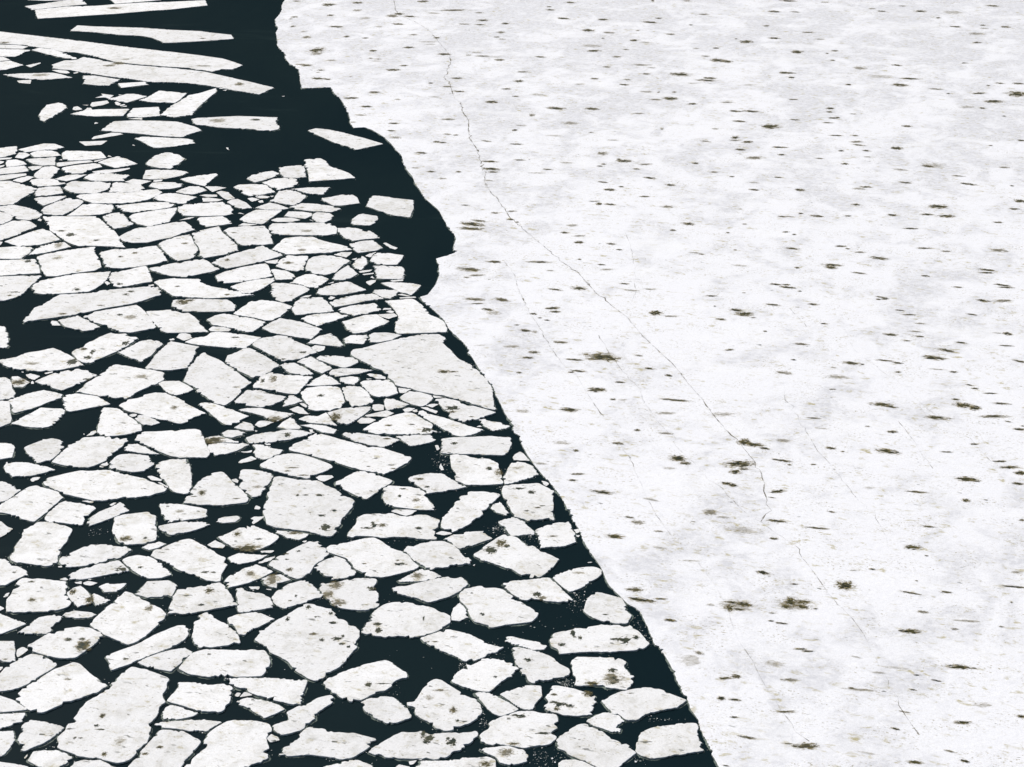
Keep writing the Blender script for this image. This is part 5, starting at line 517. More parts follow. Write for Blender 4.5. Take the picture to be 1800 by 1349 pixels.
POOLS = [[29.14,177.13,1.098,0.741,0.45],[23.1,176.84,1.097,0.665,0.45],[12.14,244.31,1.578,0.859,1.0],[17.38,166.02,0.765,0.668,0.2],[25.58,193.63,1.181,0.514,0.3],[27.01,210.71,1.097,0.63,1.0],[26.71,151.03,0.71,0.345,0.7],[34.88,181.05,0.596,0.614,1.0],[43.44,164.69,0.863,0.264,0.9],[13.3,177.99,0.956,0.269,1.0],[53.26,224.2,0.934,0.437,0.75],[45.2,214.31,0.899,0.405,0.85],[53.15,206.61,0.789,0.419,1.0],[19.79,212.3,0.68,0.518,1.0],[74.5,333.67,1.254,0.87,0.35],[56.65,244.06,0.955,0.505,0.85],[28.76,177.58,0.367,0.595,1.0],[100.72,382.94,1.277,1.224,0.95],[-6.44,279.3,1.18,0.573,0.75],[25.5,165.35,0.624,0.292,0.4],[57.21,228.19,0.767,0.495,1.0],[22.29,197.99,0.561,0.462,0.55],[39.96,171.56,0.642,0.281,1.0],[48.73,359.01,1.071,1.09,0.8],[-6.41,300.82,1.259,0.579,1.0],[26.43,225.29,0.982,0.352,0.45],[29.16,216.27,0.82,0.37,1.0],[46.87,228.41,0.858,0.406,1.0],[-6.6,298.59,1.365,0.5,0.9],[10.48,203.15,0.86,0.297,0.8],[60.38,224.63,1.069,0.307,0.7],[33.04,160.61,0.948,0.152,0.5],[11.34,192.17,0.641,0.338,1.0],[7.27,226.71,0.808,0.401,0.9],[33.03,260.49,0.808,0.564,1.0],[10.93,233.09,0.735,0.467,0.85],[12.84,180.14,0.594,0.304,0.7],[44.23,157.93,0.534,0.247,0.4],[28.2,216.97,0.476,0.579,1.0],[70.41,310.04,0.999,0.687,1.0],[43.56,189.59,0.58,0.331,1.0],[34.89,398.99,1.325,0.958,0.75],[42.74,237.4,0.84,0.385,0.5],[-42.29,420.34,0.926,1.448,0.85],[20.79,229.77,1.18,0.228,0.95],[41.72,154.9,0.526,0.191,0.95],[103.48,458.07,1.502,1.078,0.3],[75.94,397.2,1.319,0.832,0.3],[23.86,177.04,0.512,0.266,1.0],[20.43,260.88,0.607,0.566,0.95],[22.24,176.25,0.292,0.441,0.9],[28.18,176.54,0.438,0.295,0.8],[30.01,177.58,0.44,0.298,0.7],[25.5,156.76,0.664,0.146,0.7],[36.08,148.42,0.477,0.179,0.95],[37.27,164.56,0.828,0.132,0.3],[43.3,338.34,1.016,0.624,0.6],[70.77,304.92,0.927,0.519,0.95],[45.27,242.15,0.759,0.348,0.75],[6.05,216.76,0.691,0.289,0.4],[26.7,183.79,0.528,0.252,1.0],[58.54,227.25,0.495,0.447,1.0],[46.11,173.63,0.793,0.143,0.5],[-5.46,266.41,0.927,0.352,0.95],[70.91,265.77,0.925,0.35,0.6],[58.81,246.71,0.868,0.308,0.7],[14.05,195.53,0.476,0.313,0.55],[58.8,209.85,0.757,0.235,1.0],[59.78,208.29,0.502,0.348,1.0],[29.64,195.88,0.715,0.209,0.9],[52.54,180.75,0.893,0.138,0.9],[78.63,390.18,1.082,0.805,0.7],[-1.44,266.18,0.772,0.41,0.7],[75.46,287.92,0.826,0.47,0.6],[30.65,203.37,0.615,0.26,0.9],[-13.75,460.55,2.181,0.622,0.7],[94.89,377.24,1.12,0.704,1.0],[9.82,270.99,0.679,0.483,0.85],[33.84,194.15,0.907,0.155,0.9],[8.57,372.1,1.175,0.634,0.95],[48.57,281.22,0.917,0.386,1.0],[21.58,162.99,0.342,0.259,0.7],[4.23,282.58,1.192,0.292,0.8],[26.28,208.57,0.46,0.349,1.0],[46.69,203.22,0.901,0.167,0.7],[10.91,361.4,0.943,0.702,0.5],[1.34,226.31,0.627,0.311,0.4],[33.1,217.38,0.606,0.29,0.5],[29.79,176.54,0.511,0.206,1.0],[26.63,162.35,0.478,0.18,0.6],[17.43,424.32,1.245,0.804,0.4],[-2.63,260.88,0.607,0.452,0.4],[56.23,284.34,0.872,0.394,0.8],[35.83,238.81,0.75,0.292,0.6],[19.31,225.65,0.715,0.265,0.5],[21.51,152.42,0.52,0.14,0.7],[-3.49,331.42,1.06,0.473,0.95],[43.86,411.05,1.059,0.822,1.0],[31.39,379.63,0.915,0.767,0.85],[19.96,336.3,0.821,0.617,1.0],[28.41,301.04,0.744,0.508,0.9],[39.72,393.9,1.455,0.527,0.85],[15.61,371.68,1.036,0.633,0.7],[71.6,278.98,0.965,0.318,0.8],[32.2,211.7,0.763,0.198,0.95],[61.66,418.63,0.846,1.045,0.8],[81.89,395.31,1.387,0.53,0.95],[8.39,243.35,0.81,0.251,0.95],[-43.8,466.69,1.019,1.115,0.9],[-27.83,454.25,0.994,1.062,0.6],[51.64,428.24,0.942,0.953,0.9],[104.18,435.99,1.117,0.844,0.5],[72.83,404.2,0.894,0.858,0.5],[25.62,309.96,0.823,0.458,0.6],[0.0,248.05,0.678,0.311,0.5],[84.64,313.04,0.711,0.544,1.0],[48.18,280.06,0.645,0.448,1.0],[68.06,265.88,0.72,0.351,0.75],[52.42,252.47,0.688,0.321,1.0],[24.96,205.43,0.496,0.264,0.95],[16.08,189.43,0.541,0.198,0.4],[16.05,173.75,0.433,0.201,1.0],[20.45,162.66,0.479,0.155,0.85],[41.92,175.46,0.436,0.204,0.6],[16.24,341.03,0.639,0.723,0.6],[88.68,373.06,1.108,0.531,0.4],[-5.32,276.59,0.851,0.313,0.6],[40.6,271.36,0.837,0.303,1.0],[15.84,201.23,0.65,0.182,0.5],[62.28,228.64,0.723,0.226,0.8],[18.4,167.36,0.35,0.216,0.6],[19.75,159.05,0.269,0.249,0.9],[41.43,179.44,0.74,0.121,0.85],[32.06,149.88,0.641,0.091,0.4],[5.8,262.76,0.662,0.344,1.0],[69.79,344.4,0.71,0.644,1.0],[-2.71,282.64,0.759,0.357,0.8],[20.53,210.91,0.465,0.276,0.9],[46.2,369.9,1.169,0.47,0.85],[-4.05,376.81,0.839,0.648,0.95],[-3.91,336.03,1.01,0.396,0.8],[27.13,407.04,1.349,0.497,0.6],[78.14,322.53,0.974,0.368,0.8],[-5.29,302.49,0.92,0.329,0.7],[-3.45,262.19,0.609,0.342,0.85],[8.83,239.39,0.752,0.22,0.95],[31.98,262.02,0.609,0.342,0.95],[72.42,272.33,0.84,0.274,0.95],[12.87,216.56,0.518,0.247,0.7],[19.08,186.49,0.687,0.129,0.4],[58.84,205.39,0.496,0.226,1.0],[62.66,220.75,0.527,0.255,0.8],[53.52,183.94,0.453,0.189,0.5],[49.7,305.0,0.753,0.408,1.0],[-42.14,417.07,0.766,0.909,0.5],[-39.72,395.42,1.022,0.589,0.8],[5.1,382.5,0.992,0.555,0.4],[2.98,245.99,0.481,0.358,0.7],[43.53,288.86,0.773,0.337,0.7],[68.62,252.79,0.492,0.375,1.0],[39.45,248.93,0.68,0.261,0.7],[46.3,194.49,0.553,0.173,0.7],[40.57,148.6,0.318,0.157,0.8],[47.42,155.93,0.331,0.169,1.0],[17.03,439.39,0.884,0.856,0.85],[16.53,319.29,0.724,0.442,1.0],[1.78,254.03,0.593,0.297,0.9],[46.76,219.98,0.481,0.254,1.0],[21.0,158.8,0.369,0.149,0.95],[17.72,419.68,1.002,0.656,0.95],[6.62,249.61,0.633,0.262,1.0],[7.68,207.99,0.543,0.193,0.75],[31.64,447.67,1.308,0.591,0.9],[7.91,352.67,1.054,0.384,0.4],[66.44,471.03,1.37,0.648,0.9],[17.51,270.09,0.834,0.24,0.5],[34.51,280.96,0.863,0.257,0.4],[71.21,277.72,0.854,0.252,0.9],[25.65,204.94,0.33,0.301,0.9],[51.8,201.05,0.325,0.292,1.0],[-24.79,402.73,1.039,0.548,0.95],[57.11,400.07,1.033,0.542,0.95],[14.26,279.17,0.751,0.286,0.5],[64.1,289.0,0.774,0.304,0.7],[37.52,264.14,0.716,0.26,0.7],[49.88,243.05,0.857,0.175,1.0],[67.98,242.7,0.666,0.225,0.85],[18.87,219.52,0.611,0.19,0.6],[-21.54,351.43,0.657,0.572,0.5],[40.63,395.78,0.877,0.59,0.9],[48.59,345.05,0.969,0.369,1.0],[63.24,348.59,0.782,0.47,0.6],[73.25,333.06,0.751,0.433,0.8],[58.96,319.85,0.725,0.403,0.5],[48.84,319.21,0.603,0.482,0.8],[10.48,291.79,0.557,0.412,1.0],[9.71,300.17,0.571,0.433,0.5],[2.1,244.06,0.573,0.252,0.8],[52.08,277.59,0.8,0.252,0.7],[30.49,215.12,0.515,0.204,0.8],[27.37,209.34,0.42,0.234,0.7],[3.38,210.87,0.507,0.197,0.5],[23.77,196.76,0.479,0.176,0.5],[18.65,209.54,0.504,0.195,0.4],[38.49,215.2,0.43,0.245,0.8],[22.65,177.43,0.367,0.178,0.9],[23.3,175.95,0.437,0.147,0.8],[28.43,168.1,0.421,0.136,1.0],[27.24,173.15,0.431,0.143,0.8],[39.56,150.16,0.385,0.114,0.6],[35.46,163.64,0.412,0.131,0.5],[-14.69,416.55,0.995,0.583,0.95],[-31.83,379.85,0.915,0.493,0.9],[43.09,362.61,0.878,0.454,0.7],[67.82,305.81,0.755,0.335,0.8],[47.99,227.6,0.585,0.202,1.0],[-40.16,443.13,1.133,0.58,0.9],[-12.2,364.03,0.949,0.406,0.6],[93.18,383.5,0.994,0.446,0.95],[67.99,331.0,0.872,0.343,0.5],[22.36,259.59,0.705,0.224,0.6],[72.62,271.36,0.837,0.212,1.0],[-6.73,449.74,0.903,0.745,0.8],[-27.61,384.4,0.783,0.56,0.8],[43.15,348.49,0.717,0.47,0.95],[96.07,459.46,0.921,0.774,1.0],[29.49,258.36,0.552,0.278,0.7],[-45.79,432.64,0.713,0.832,0.6],[-18.36,428.1,1.412,0.408,0.4],[1.4,393.31,0.654,0.7,0.8],[-28.43,373.38,0.832,0.478,0.9],[43.19,370.0,0.825,0.471,0.9],[23.84,326.09,0.737,0.376,0.9],[16.27,311.19,0.708,0.346,0.8],[18.19,240.27,0.566,0.221,1.0],[58.08,211.46,0.508,0.178,1.0],[45.16,179.59,0.444,0.136,0.8],[6.36,270.45,0.689,0.241,1.0],[11.86,451.69,1.071,0.6,0.9],[63.68,298.59,0.739,0.286,0.9],[-36.99,468.77,0.852,0.803,0.8],[-21.38,470.38,0.855,0.808,0.7],[-26.46,456.54,0.832,0.765,0.8],[-33.97,451.99,0.824,0.751,0.4],[41.31,343.49,0.643,0.458,0.8],[6.18,261.34,0.506,0.284,1.0],[29.52,246.86,0.482,0.257,0.7],[62.01,305.52,0.58,0.372,0.9],[43.37,264.31,0.511,0.289,0.8],[41.3,204.3,0.411,0.187,0.4],[38.99,272.69,0.652,0.244,1.0],[41.24,351.43,0.46,0.668,0.8],[-26.05,445.75,0.977,0.586,0.7],[-28.95,367.1,0.819,0.412,0.5],[61.7,459.0,1.003,0.618,0.9],[21.75,437.12,0.96,0.565,0.6],[26.92,384.73,0.855,0.449,0.5],[28.37,378.65,0.843,0.436,0.6],[4.34,329.03,0.991,0.254,0.4],[114.45,465.26,1.016,0.634,0.8],[63.28,346.44,0.778,0.372,0.7],[60.34,320.9,0.727,0.325,1.0],[67.58,323.35,0.732,0.329,0.8],[10.58,294.98,0.675,0.28,0.6],[53.74,287.12,0.659,0.267,0.6],[53.7,267.23,0.62,0.236,0.7],[56.13,251.83,0.589,0.213,0.7],[61.43,249.51,0.584,0.21,0.8],[56.32,239.98,0.753,0.147,0.5],[15.37,178.17,0.441,0.12,1.0],[36.65,156.71,0.398,0.097,0.6],[27.06,322.04,0.632,0.367,1.0],[7.03,206.34,0.382,0.19,1.0],[56.4,260.15,0.656,0.197,0.7],[37.69,224.11,0.578,0.153,0.85],[-36.56,460.39,0.755,0.777,0.5],[-43.28,406.67,0.749,0.558,0.95],[-14.15,329.88,0.559,0.426,0.7],[45.71,409.91,0.679,0.629,0.9],[102.99,391.34,0.723,0.521,0.9],[13.16,196.76,0.399,0.158,0.7],[61.57,231.93,0.686,0.139,1.0],[35.28,153.85,0.295,0.118,0.9],[-22.5,422.85,0.853,0.532,0.9],[-11.4,395.66,0.804,0.472,0.9],[-16.38,341.39,0.704,0.362,0.8],[58.34,431.67,0.87,0.553,0.9],[51.21,289.95,0.61,0.272,1.0],[28.72,191.6,0.343,0.168,1.0],[29.15,167.69,0.385,0.109,0.9],[-23.83,453.8,0.993,0.53,0.9],[-6.41,414.87,1.068,0.386,0.7],[-10.55,384.96,0.855,0.393,0.8],[3.77,367.1,0.41,0.722,0.6],[23.62,334.28,0.754,0.305,0.7],[9.57,335.24,0.882,0.263,0.5],[85.33,386.87,1.002,0.34,0.6],[60.1,352.77,0.923,0.288,0.8],[57.26,256.7,0.599,0.193,0.6],[56.07,253.6,0.691,0.162,0.6],[67.39,248.36,0.679,0.156,0.9],[52.32,214.11,0.513,0.142,0.9],[40.74,162.22,0.409,0.09,0.8],[101.04,443.13,0.842,0.58,1.0],[21.04,450.49,0.74,0.672,0.95],[-2.56,437.4,0.64,0.708,0.6],[-22.34,361.2,0.673,0.401,0.85],[-3.35,329.63,0.62,0.34,0.7],[13.99,469.09,0.853,0.643,0.7],[42.12,471.03,0.856,0.648,0.5],[56.42,400.43,0.591,0.603,0.9],[41.01,319.29,0.603,0.322,0.8],[81.05,406.79,0.749,0.496,0.7],[86.49,332.37,0.625,0.345,0.6],[15.57,291.04,0.556,0.273,0.8],[22.2,315.47,0.597,0.315,0.7],[20.56,237.89,0.374,0.242,0.8],[14.09,235.59,0.464,0.19,1.0],[57.06,311.11,0.472,0.384,0.9],[82.68,308.75,0.586,0.303,1.0],[67.12,287.52,0.55,0.268,0.6],[51.44,242.2,0.475,0.199,0.8],[16.2,193.36,0.393,0.137,0.6],[20.41,176.92,0.293,0.148,0.5],[44.48,172.01,0.286,0.141,0.6],[-2.63,411.43,0.666,0.57,0.9],[6.09,414.1,0.837,0.448,0.7],[28.96,267.77,0.569,0.207,1.0],[74.34,359.21,0.643,0.397,1.0],[-18.33,457.3,1.0,0.461,0.5],[-38.4,410.92,0.68,0.505,0.5],[-7.68,418.11,0.922,0.391,0.4],[-44.72,407.54,0.9,0.373,0.6],[-13.09,388.81,0.863,0.343,0.7],[-12.02,353.63,0.594,0.386,0.5],[-4.7,349.06,0.783,0.283,0.6],[0.78,347.09,0.779,0.28,0.8],[1.27,336.92,0.759,0.265,0.7],[27.01,429.6,0.567,0.685,0.95],[42.2,376.59,0.838,0.324,0.6],[41.04,349.53,0.784,0.283,0.6],[112.31,442.84,0.728,0.579,1.0],[66.57,437.4,0.96,0.425,0.7],[61.78,372.0,0.553,0.475,1.0],[63.98,342.85,0.578,0.365,0.7],[77.42,327.26,0.74,0.252,0.7],[-2.79,306.64,0.466,0.337,0.6],[0.0,307.54,0.525,0.301,0.6],[8.36,296.53,0.452,0.318,1.0],[14.4,311.5,0.354,0.462,1.0],[20.15,270.63,0.626,0.181,0.6],[3.16,253.54,0.296,0.323,0.5],[-4.17,248.51,0.582,0.156,0.3],[58.3,239.1,0.376,0.219,0.9],[56.65,230.0,0.363,0.205,1.0],[38.29,220.96,0.527,0.128,0.4],[25.08,151.42,0.388,0.069,0.7],[33.73,166.56,0.418,0.081,0.5],[35.34,375.41,0.613,0.429,0.9],[-1.15,386.99,0.716,0.397,0.8],[48.04,390.18,1.01,0.288,0.4],[15.51,323.68,0.61,0.288,0.8],[-5.02,264.6,0.717,0.145,0.9],[78.39,301.76,0.574,0.255,1.0],[65.21,260.26,0.505,0.197,0.9],[-30.12,419.81,0.524,0.657,0.9],[20.66,155.79,0.278,0.097,1.0],[-10.91,445.75,0.895,0.44,0.6],[2.22,401.04,0.813,0.363,0.7],[-4.04,324.59,0.673,0.248,0.5],[24.38,368.23,0.753,0.311,0.6],[18.57,349.72,0.719,0.284,0.5],[6.23,331.17,0.685,0.257,0.7],[59.82,361.6,0.741,0.301,0.7],[-1.47,446.34,0.652,0.587,0.8],[-12.03,325.76,0.491,0.333,0.5],[35.55,435.57,0.638,0.562,0.6],[22.39,414.23,0.609,0.513,0.6],[16.93,395.31,0.584,0.471,0.7],[35.18,329.54,0.496,0.34,0.6],[93.59,349.53,0.523,0.378,0.8],[17.05,244.82,0.383,0.203,0.6],[61.76,276.34,0.425,0.25,0.9],[53.99,266.53,0.412,0.235,1.0],[14.16,229.86,0.363,0.182,0.4],[59.91,233.56,0.368,0.187,0.8],[56.09,216.35,0.345,0.165,0.9],[36.02,198.14,0.321,0.142,0.7],[29.62,181.33,0.298,0.123,0.7],[-15.24,380.73,0.635,0.385,0.4],[99.29,391.57,0.651,0.405,0.7],[61.37,365.04,0.611,0.357,0.8],[16.62,272.94,0.473,0.214,0.9],[15.43,220.45,0.228,0.255,0.9],[7.71,214.51,0.223,0.243,1.0],[22.75,390.41,0.635,0.403,0.9],[68.29,390.53,0.549,0.461,0.9],[1.61,359.7,0.805,0.249,0.5],[44.89,456.08,0.831,0.458,0.7],[35.5,348.97,0.653,0.283,0.6],[41.46,323.27,0.732,0.206,0.5],[53.91,363.72,0.677,0.304,0.8],[25.64,297.73,0.34,0.356,0.7],[28.32,286.79,0.659,0.167,0.6],[65.53,271.48,0.523,0.182,0.9],[55.37,261.9,0.507,0.171,0.8],[53.95,206.07,0.414,0.114,0.9],[36.29,184.32,0.378,0.095,0.5],[57.02,196.06,0.239,0.175,0.7],[9.06,460.86,0.705,0.545,0.85],[58.83,334.54,0.453,0.349,1.0],[38.38,184.58,0.273,0.127,0.9],[-42.3,455.01,0.581,0.608,0.7],[-50.58,453.19,0.578,0.604,0.6],[-30.28,443.13,0.648,0.507,0.4],[-22.75,406.42,0.599,0.433,0.7],[-22.59,356.06,0.532,0.342,0.8],[-13.82,348.59,0.456,0.376,0.8],[-12.76,348.03,0.456,0.375,0.8],[41.47,414.75,0.61,0.45,0.6],[19.86,405.31,0.597,0.431,0.7],[27.7,399.35,0.589,0.42,0.8],[38.14,357.43,0.467,0.393,0.5],[48.37,340.31,0.447,0.36,1.0],[87.01,459.31,0.669,0.542,0.7],[102.47,427.42,0.627,0.475,0.8],[-0.23,303.22,0.461,0.257,1.0],[3.03,260.49,0.354,0.226,0.9],[43.99,304.7,0.463,0.259,1.0],[40.54,272.51,0.368,0.244,0.8],[32.46,334.89,0.428,0.35,0.9],[-7.32,445.17,0.732,0.438,0.7],[-36.87,433.33,0.476,0.626,0.8],[-22.13,435.01,0.716,0.42,0.6],[55.48,378.76,0.632,0.327,0.7],[54.8,337.98,0.571,0.267,0.7],[12.9,230.0,0.273,0.205,0.8],[13.6,281.35,0.389,0.226,0.8],[-17.95,425.66,0.781,0.337,0.4],[-3.65,414.1,0.761,0.32,0.4],[29.47,427.69,0.784,0.34,0.5],[66.49,458.53,0.835,0.386,0.7],[68.32,430.7,0.789,0.344,0.6],[45.15,304.7,0.579,0.185,0.6],[67.2,253.06,0.493,0.134,0.5],[-37.77,394.84,0.51,0.411,0.8],[-51.85,470.7,0.684,0.486,0.6],[-7.74,457.76,0.667,0.461,0.6],[-28.65,412.19,0.606,0.381,0.5],[-9.31,329.71,0.372,0.341,0.7],[-16.99,332.11,0.5,0.259,0.5],[23.6,394.48,0.583,0.352,0.6],[75.1,469.41,0.683,0.483,0.5],[107.14,441.4,0.645,0.432,0.5],[57.51,396.37,0.439,0.473,0.9],[91.4,372.21,0.415,0.423,0.8],[46.0,326.42,0.492,0.251,0.9],[13.74,312.89,0.711,0.155,0.7],[0.94,238.86,0.281,0.195,0.7],[43.78,256.64,0.399,0.165,0.8],[50.97,239.05,0.282,0.195,0.8],[59.42,234.69,0.37,0.142,0.9],[61.79,223.02,0.354,0.13,0.7],[41.37,233.28,0.368,0.14,0.7],[32.34,160.89,0.203,0.102,1.0],[26.56,175.22,0.29,0.087,0.6],[49.31,172.49,0.215,0.114,0.6],[-28.84,410.42,0.68,0.315,0.4],[0.53,356.45,0.333,0.44,0.9],[-16.71,432.08,0.443,0.554,0.9],[33.87,471.51,0.274,1.137,0.7],[69.96,419.68,0.493,0.459,1.0],[54.16,250.19,0.351,0.158,0.8],[29.77,201.75,0.293,0.11,0.7],[39.02,163.23,0.247,0.078,0.9],[38.17,160.56,0.244,0.076,1.0],[-39.91,402.49,0.519,0.365,0.7],[0.71,381.17,0.494,0.331,0.7],[-30.21,362.0,0.472,0.302,0.5],[34.02,451.84,0.577,0.451,0.7],[58.01,444.0,0.487,0.509,0.7],[44.47,422.19,0.465,0.464,0.7],[21.82,331.42,0.436,0.258,0.8],[61.3,369.38,0.412,0.365,1.0],[-6.79,275.71,0.318,0.218,0.6],[7.79,239.0,0.282,0.17,0.9],[26.22,173.63,0.216,0.1,0.8],[16.7,288.26,0.375,0.202,1.0],[43.56,296.88,0.385,0.212,1.0],[42.66,240.57,0.321,0.148,0.5],[-49.9,443.42,0.405,0.58,0.7],[-2.21,430.7,0.631,0.344,0.5],[29.37,404.57,0.596,0.307,0.5],[13.58,390.76,0.578,0.288,0.5],[36.76,391.57,0.724,0.232,0.5],[15.53,333.15,0.501,0.217,0.8],[63.58,338.87,0.509,0.223,0.5],[-7.66,310.73,0.471,0.192,0.8],[5.78,278.66,0.428,0.158,0.6],[19.04,147.9,0.254,0.056,0.8],[63.58,352.77,0.422,0.288,0.9],[47.22,306.34,0.279,0.299,0.9],[54.74,305.07,0.371,0.223,0.9],[43.12,280.0,0.258,0.256,1.0],[44.02,221.6,0.211,0.171,0.6],[59.47,342.76,0.334,0.319,1.0],[-46.95,438.11,0.481,0.426,0.5],[-32.64,431.81,0.474,0.415,0.7],[-3.33,432.78,0.475,0.416,0.7],[40.11,421.92,0.465,0.398,0.5],[85.14,462.11,0.606,0.391,0.6],[107.45,444.58,0.487,0.437,0.7],[65.69,367.92,0.493,0.259,0.6],[29.25,286.12,0.329,0.199,0.6],[35.77,210.6,0.253,0.118,1.0],[-22.61,378.76,0.492,0.273,0.5],[92.92,465.1,0.575,0.396,0.6],[18.62,321.07,0.339,0.244,0.8],[4.91,258.03,0.281,0.166,0.9],[32.46,384.51,0.285,0.448,0.6],[19.0,337.45,0.253,0.355,0.8],[62.27,365.25,0.272,0.409,0.9],[-16.5,391.69,0.376,0.348,0.8],[37.73,243.3,0.248,0.151,1.0],[-30.22,412.95,0.38,0.382,0.6],[-9.32,415.78,0.458,0.323,0.6],[-10.42,353.15,0.33,0.289,0.7],[24.72,420.86,0.464,0.33,0.6],[16.21,334.37,0.314,0.262,0.9],[0.7,256.15,0.299,0.137,0.9],[37.43,300.82,0.286,0.217,0.6],[34.08,259.03,0.302,0.14,0.7],[38.05,326.84,0.296,0.251,0.9],[52.12,288.73,0.265,0.202,0.8],[53.03,266.35,0.247,0.176,1.0],[31.12,176.1,0.175,0.088,1.0],[8.79,464.31,0.473,0.395,0.7],[32.9,210.52,0.169,0.138,0.9],[98.92,452.29,0.363,0.451,0.9],[68.2,411.05,0.333,0.379,0.8],[29.32,384.4,0.228,0.448,0.6],[35.16,253.76,0.178,0.189,0.9],[44.72,295.68,0.203,0.246,1.0],[-40.33,400.55,0.369,0.302,0.5],[28.43,439.25,0.321,0.428,0.6],[95.98,408.66,0.451,0.25,0.6],[85.33,321.55,0.243,0.244,0.9],[0.8,301.83,0.23,0.219,0.9],[10.34,283.81,0.218,0.196,0.9],[3.92,258.92,0.201,0.167,0.8],[34.32,296.53,0.226,0.212,0.9],[37.58,308.67,0.234,0.227,0.5],[34.62,288.19,0.221,0.202,0.6],[46.71,241.71,0.189,0.149,0.8],[44.72,187.63,0.153,0.098,0.8],[39.8,214.23,0.171,0.121,0.9],[-51.2,451.24,0.329,0.375,0.5],[40.89,444.88,0.325,0.365,0.8],[14.71,354.89,0.265,0.243,0.7],[96.56,389.73,0.288,0.287,0.7],[94.34,366.37,0.273,0.257,0.9],[87.21,346.16,0.259,0.232,0.8],[33.86,269.07,0.208,0.149,0.6],[42.13,269.79,0.208,0.15,0.9],[63.24,221.69,0.176,0.107,1.0],[28.12,357.23,0.213,0.295,0.8],[67.92,417.33,0.245,0.39,0.9],[95.52,408.66,0.241,0.375,1.0],[87.11,383.28,0.256,0.279,0.8],[54.09,201.13,0.179,0.073,0.9],[49.73,430.98,0.253,0.344,0.8],[42.58,182.01,0.12,0.077,0.9],[-33.26,396.96,0.264,0.237,0.6],[20.23,431.53,0.221,0.345,0.8],[29.08,263.56,0.143,0.144,0.7],[51.47,177.43,0.103,0.074,0.9]]
CLUSTERS = [[-8.46,211.18,0.65,1.52,120],[-8.22,214.38,0.38,2.01,80],[6.63,177.36,0.4,0.98,90],[7.08,178.79,0.65,0.99,60],[1.44,174.08,0.95,1.11,50],[12.9,172.37,0.47,0.94,70],[13.65,170.68,0.31,0.92,50],[5.73,172.37,1.42,1.87,40],[4.91,162.11,0.38,0.4,120],[5.45,161.91,0.6,0.51,80],[3.07,149.12,0.84,0.99,120],[2.57,150.02,0.42,0.5,60],[-1.58,194.22,0.52,0.61,120],[-4.71,165.03,0.3,0.41,60],[-2.64,155.16,0.29,0.58,60],[-1.96,167.93,0.93,0.9,90],[-11.38,160.58,0.45,0.56,15],[1.56,192.18,0.6,0.74,60],[-36.06,271.9,0.46,1.2,50],[-31.87,271.9,0.46,1.0,40],[-12.52,192.18,1.38,1.12,30],[-21.24,156.61,0.58,0.43,40],[-41.37,151.4,0.85,0.76,40],[-45.96,193.54,0.69,0.75,40],[-15.88,149.57,0.56,0.37,50],[13.74,155.64,0.87,0.21,40],[11.01,149.57,0.56,0.5,30],[-1.32,204.56,0.15,0.41,40],[-2.06,215.2,0.19,0.63,20],[-50.56,191.5,0.34,0.92,40],[-42.58,188.85,1.02,0.51,30],[-33.82,190.17,1.37,0.37,20],[-50.79,250.41,0.43,1.16,50],[-10.03,166.31,1.84,1.18,8],[-16.14,190.17,0.68,0.73,20],[-33.77,218.5,0.96,0.92,60],[-34.6,214.38,0.57,0.45,40],[-27.08,180.61,0.49,0.4,60],[-24.07,183.08,0.41,0.34,40],[-20.12,179.39,0.24,0.66,60],[-20.84,257.98,0.88,0.91,40],[-40.19,278.08,0.47,0.69,20],[-31.36,244.23,0.63,0.55,30],[-25.53,227.14,0.59,0.98,40]]

# ---------------------------------------------------------------- helpers
def tag(o, label=None, cat=None, group=None, kind=None):
    if label: o['label'] = label
    if cat: o['category'] = cat
    if group: o['group'] = group
    if kind: o['kind'] = kind
    return o


def link(name, me, mats, parent=None, loc=(0, 0, 0)):
    for m in (mats if isinstance(mats, (list, tuple)) else [mats]):
        me.materials.append(m)
    o = bpy.data.objects.new(name, me)
    COL.objects.link(o)
    o.location = loc
    if parent:
        o.parent = parent
    return o


def pairs(flat):
    return [(flat[i], flat[i + 1]) for i in range(0, len(flat), 2)]


def signed_area(p):
    return 0.5 * sum(p[i - 1][0] * p[i][1] - p[i][0] * p[i - 1][1] for i in range(len(p)))


def ragged(pts, rng, step, amp, closed=True):
    """subdivide an outline and break it up: some edges clean fractures, some serrated"""
    out = []
    n = len(pts)
    for i in range(n if closed else n - 1):
        a, b = pts[i], pts[(i + 1) % n]
        dx, dy = b[0] - a[0], b[1] - a[1]
        L = math.hypot(dx, dy)
        if L < 1e-4:
            continue
        k = max(1, int(L / step))
        nx, ny = -dy / L, dx / L
        e = amp * rng.choice((0.15, 0.3, 0.5, 0.8, 1.0, 1.5))
        out.append(a)
        saw = rng.random() < 0.35
        bite = rng.random() < 0.16
        bt, bw, bd = rng.uniform(0.15, 0.85), rng.uniform(0.15, 0.6), amp * rng.uniform(0.8, 2.2)
        ph = rng.uniform(0, 100)
        for j in range(1, k):
            t = (j + rng.uniform(-0.3, 0.3)) / k
            w = noise.noise((ph, j * step * 0.9, 3.1)) * e * 1.3 + rng.gauss(0, 0.35) * e
            if saw and rng.random() < 0.45:
                w += rng.uniform(0.3, 1.5) * e
            if bite and abs(t - bt) * L < bw:
                w += bd * (1.0 - (abs(t - bt) * L / bw) ** 2) * rng.uniform(0.7, 1.1)   # a bite out of the edge
            w *= min(1.0, 3.0 * min(t, 1 - t) + 0.35)
            out.append((a[0] + dx * t + nx * w, a[1] + dy * t + ny * w))
    if not closed:
        out.append(pts[-1])
    return out


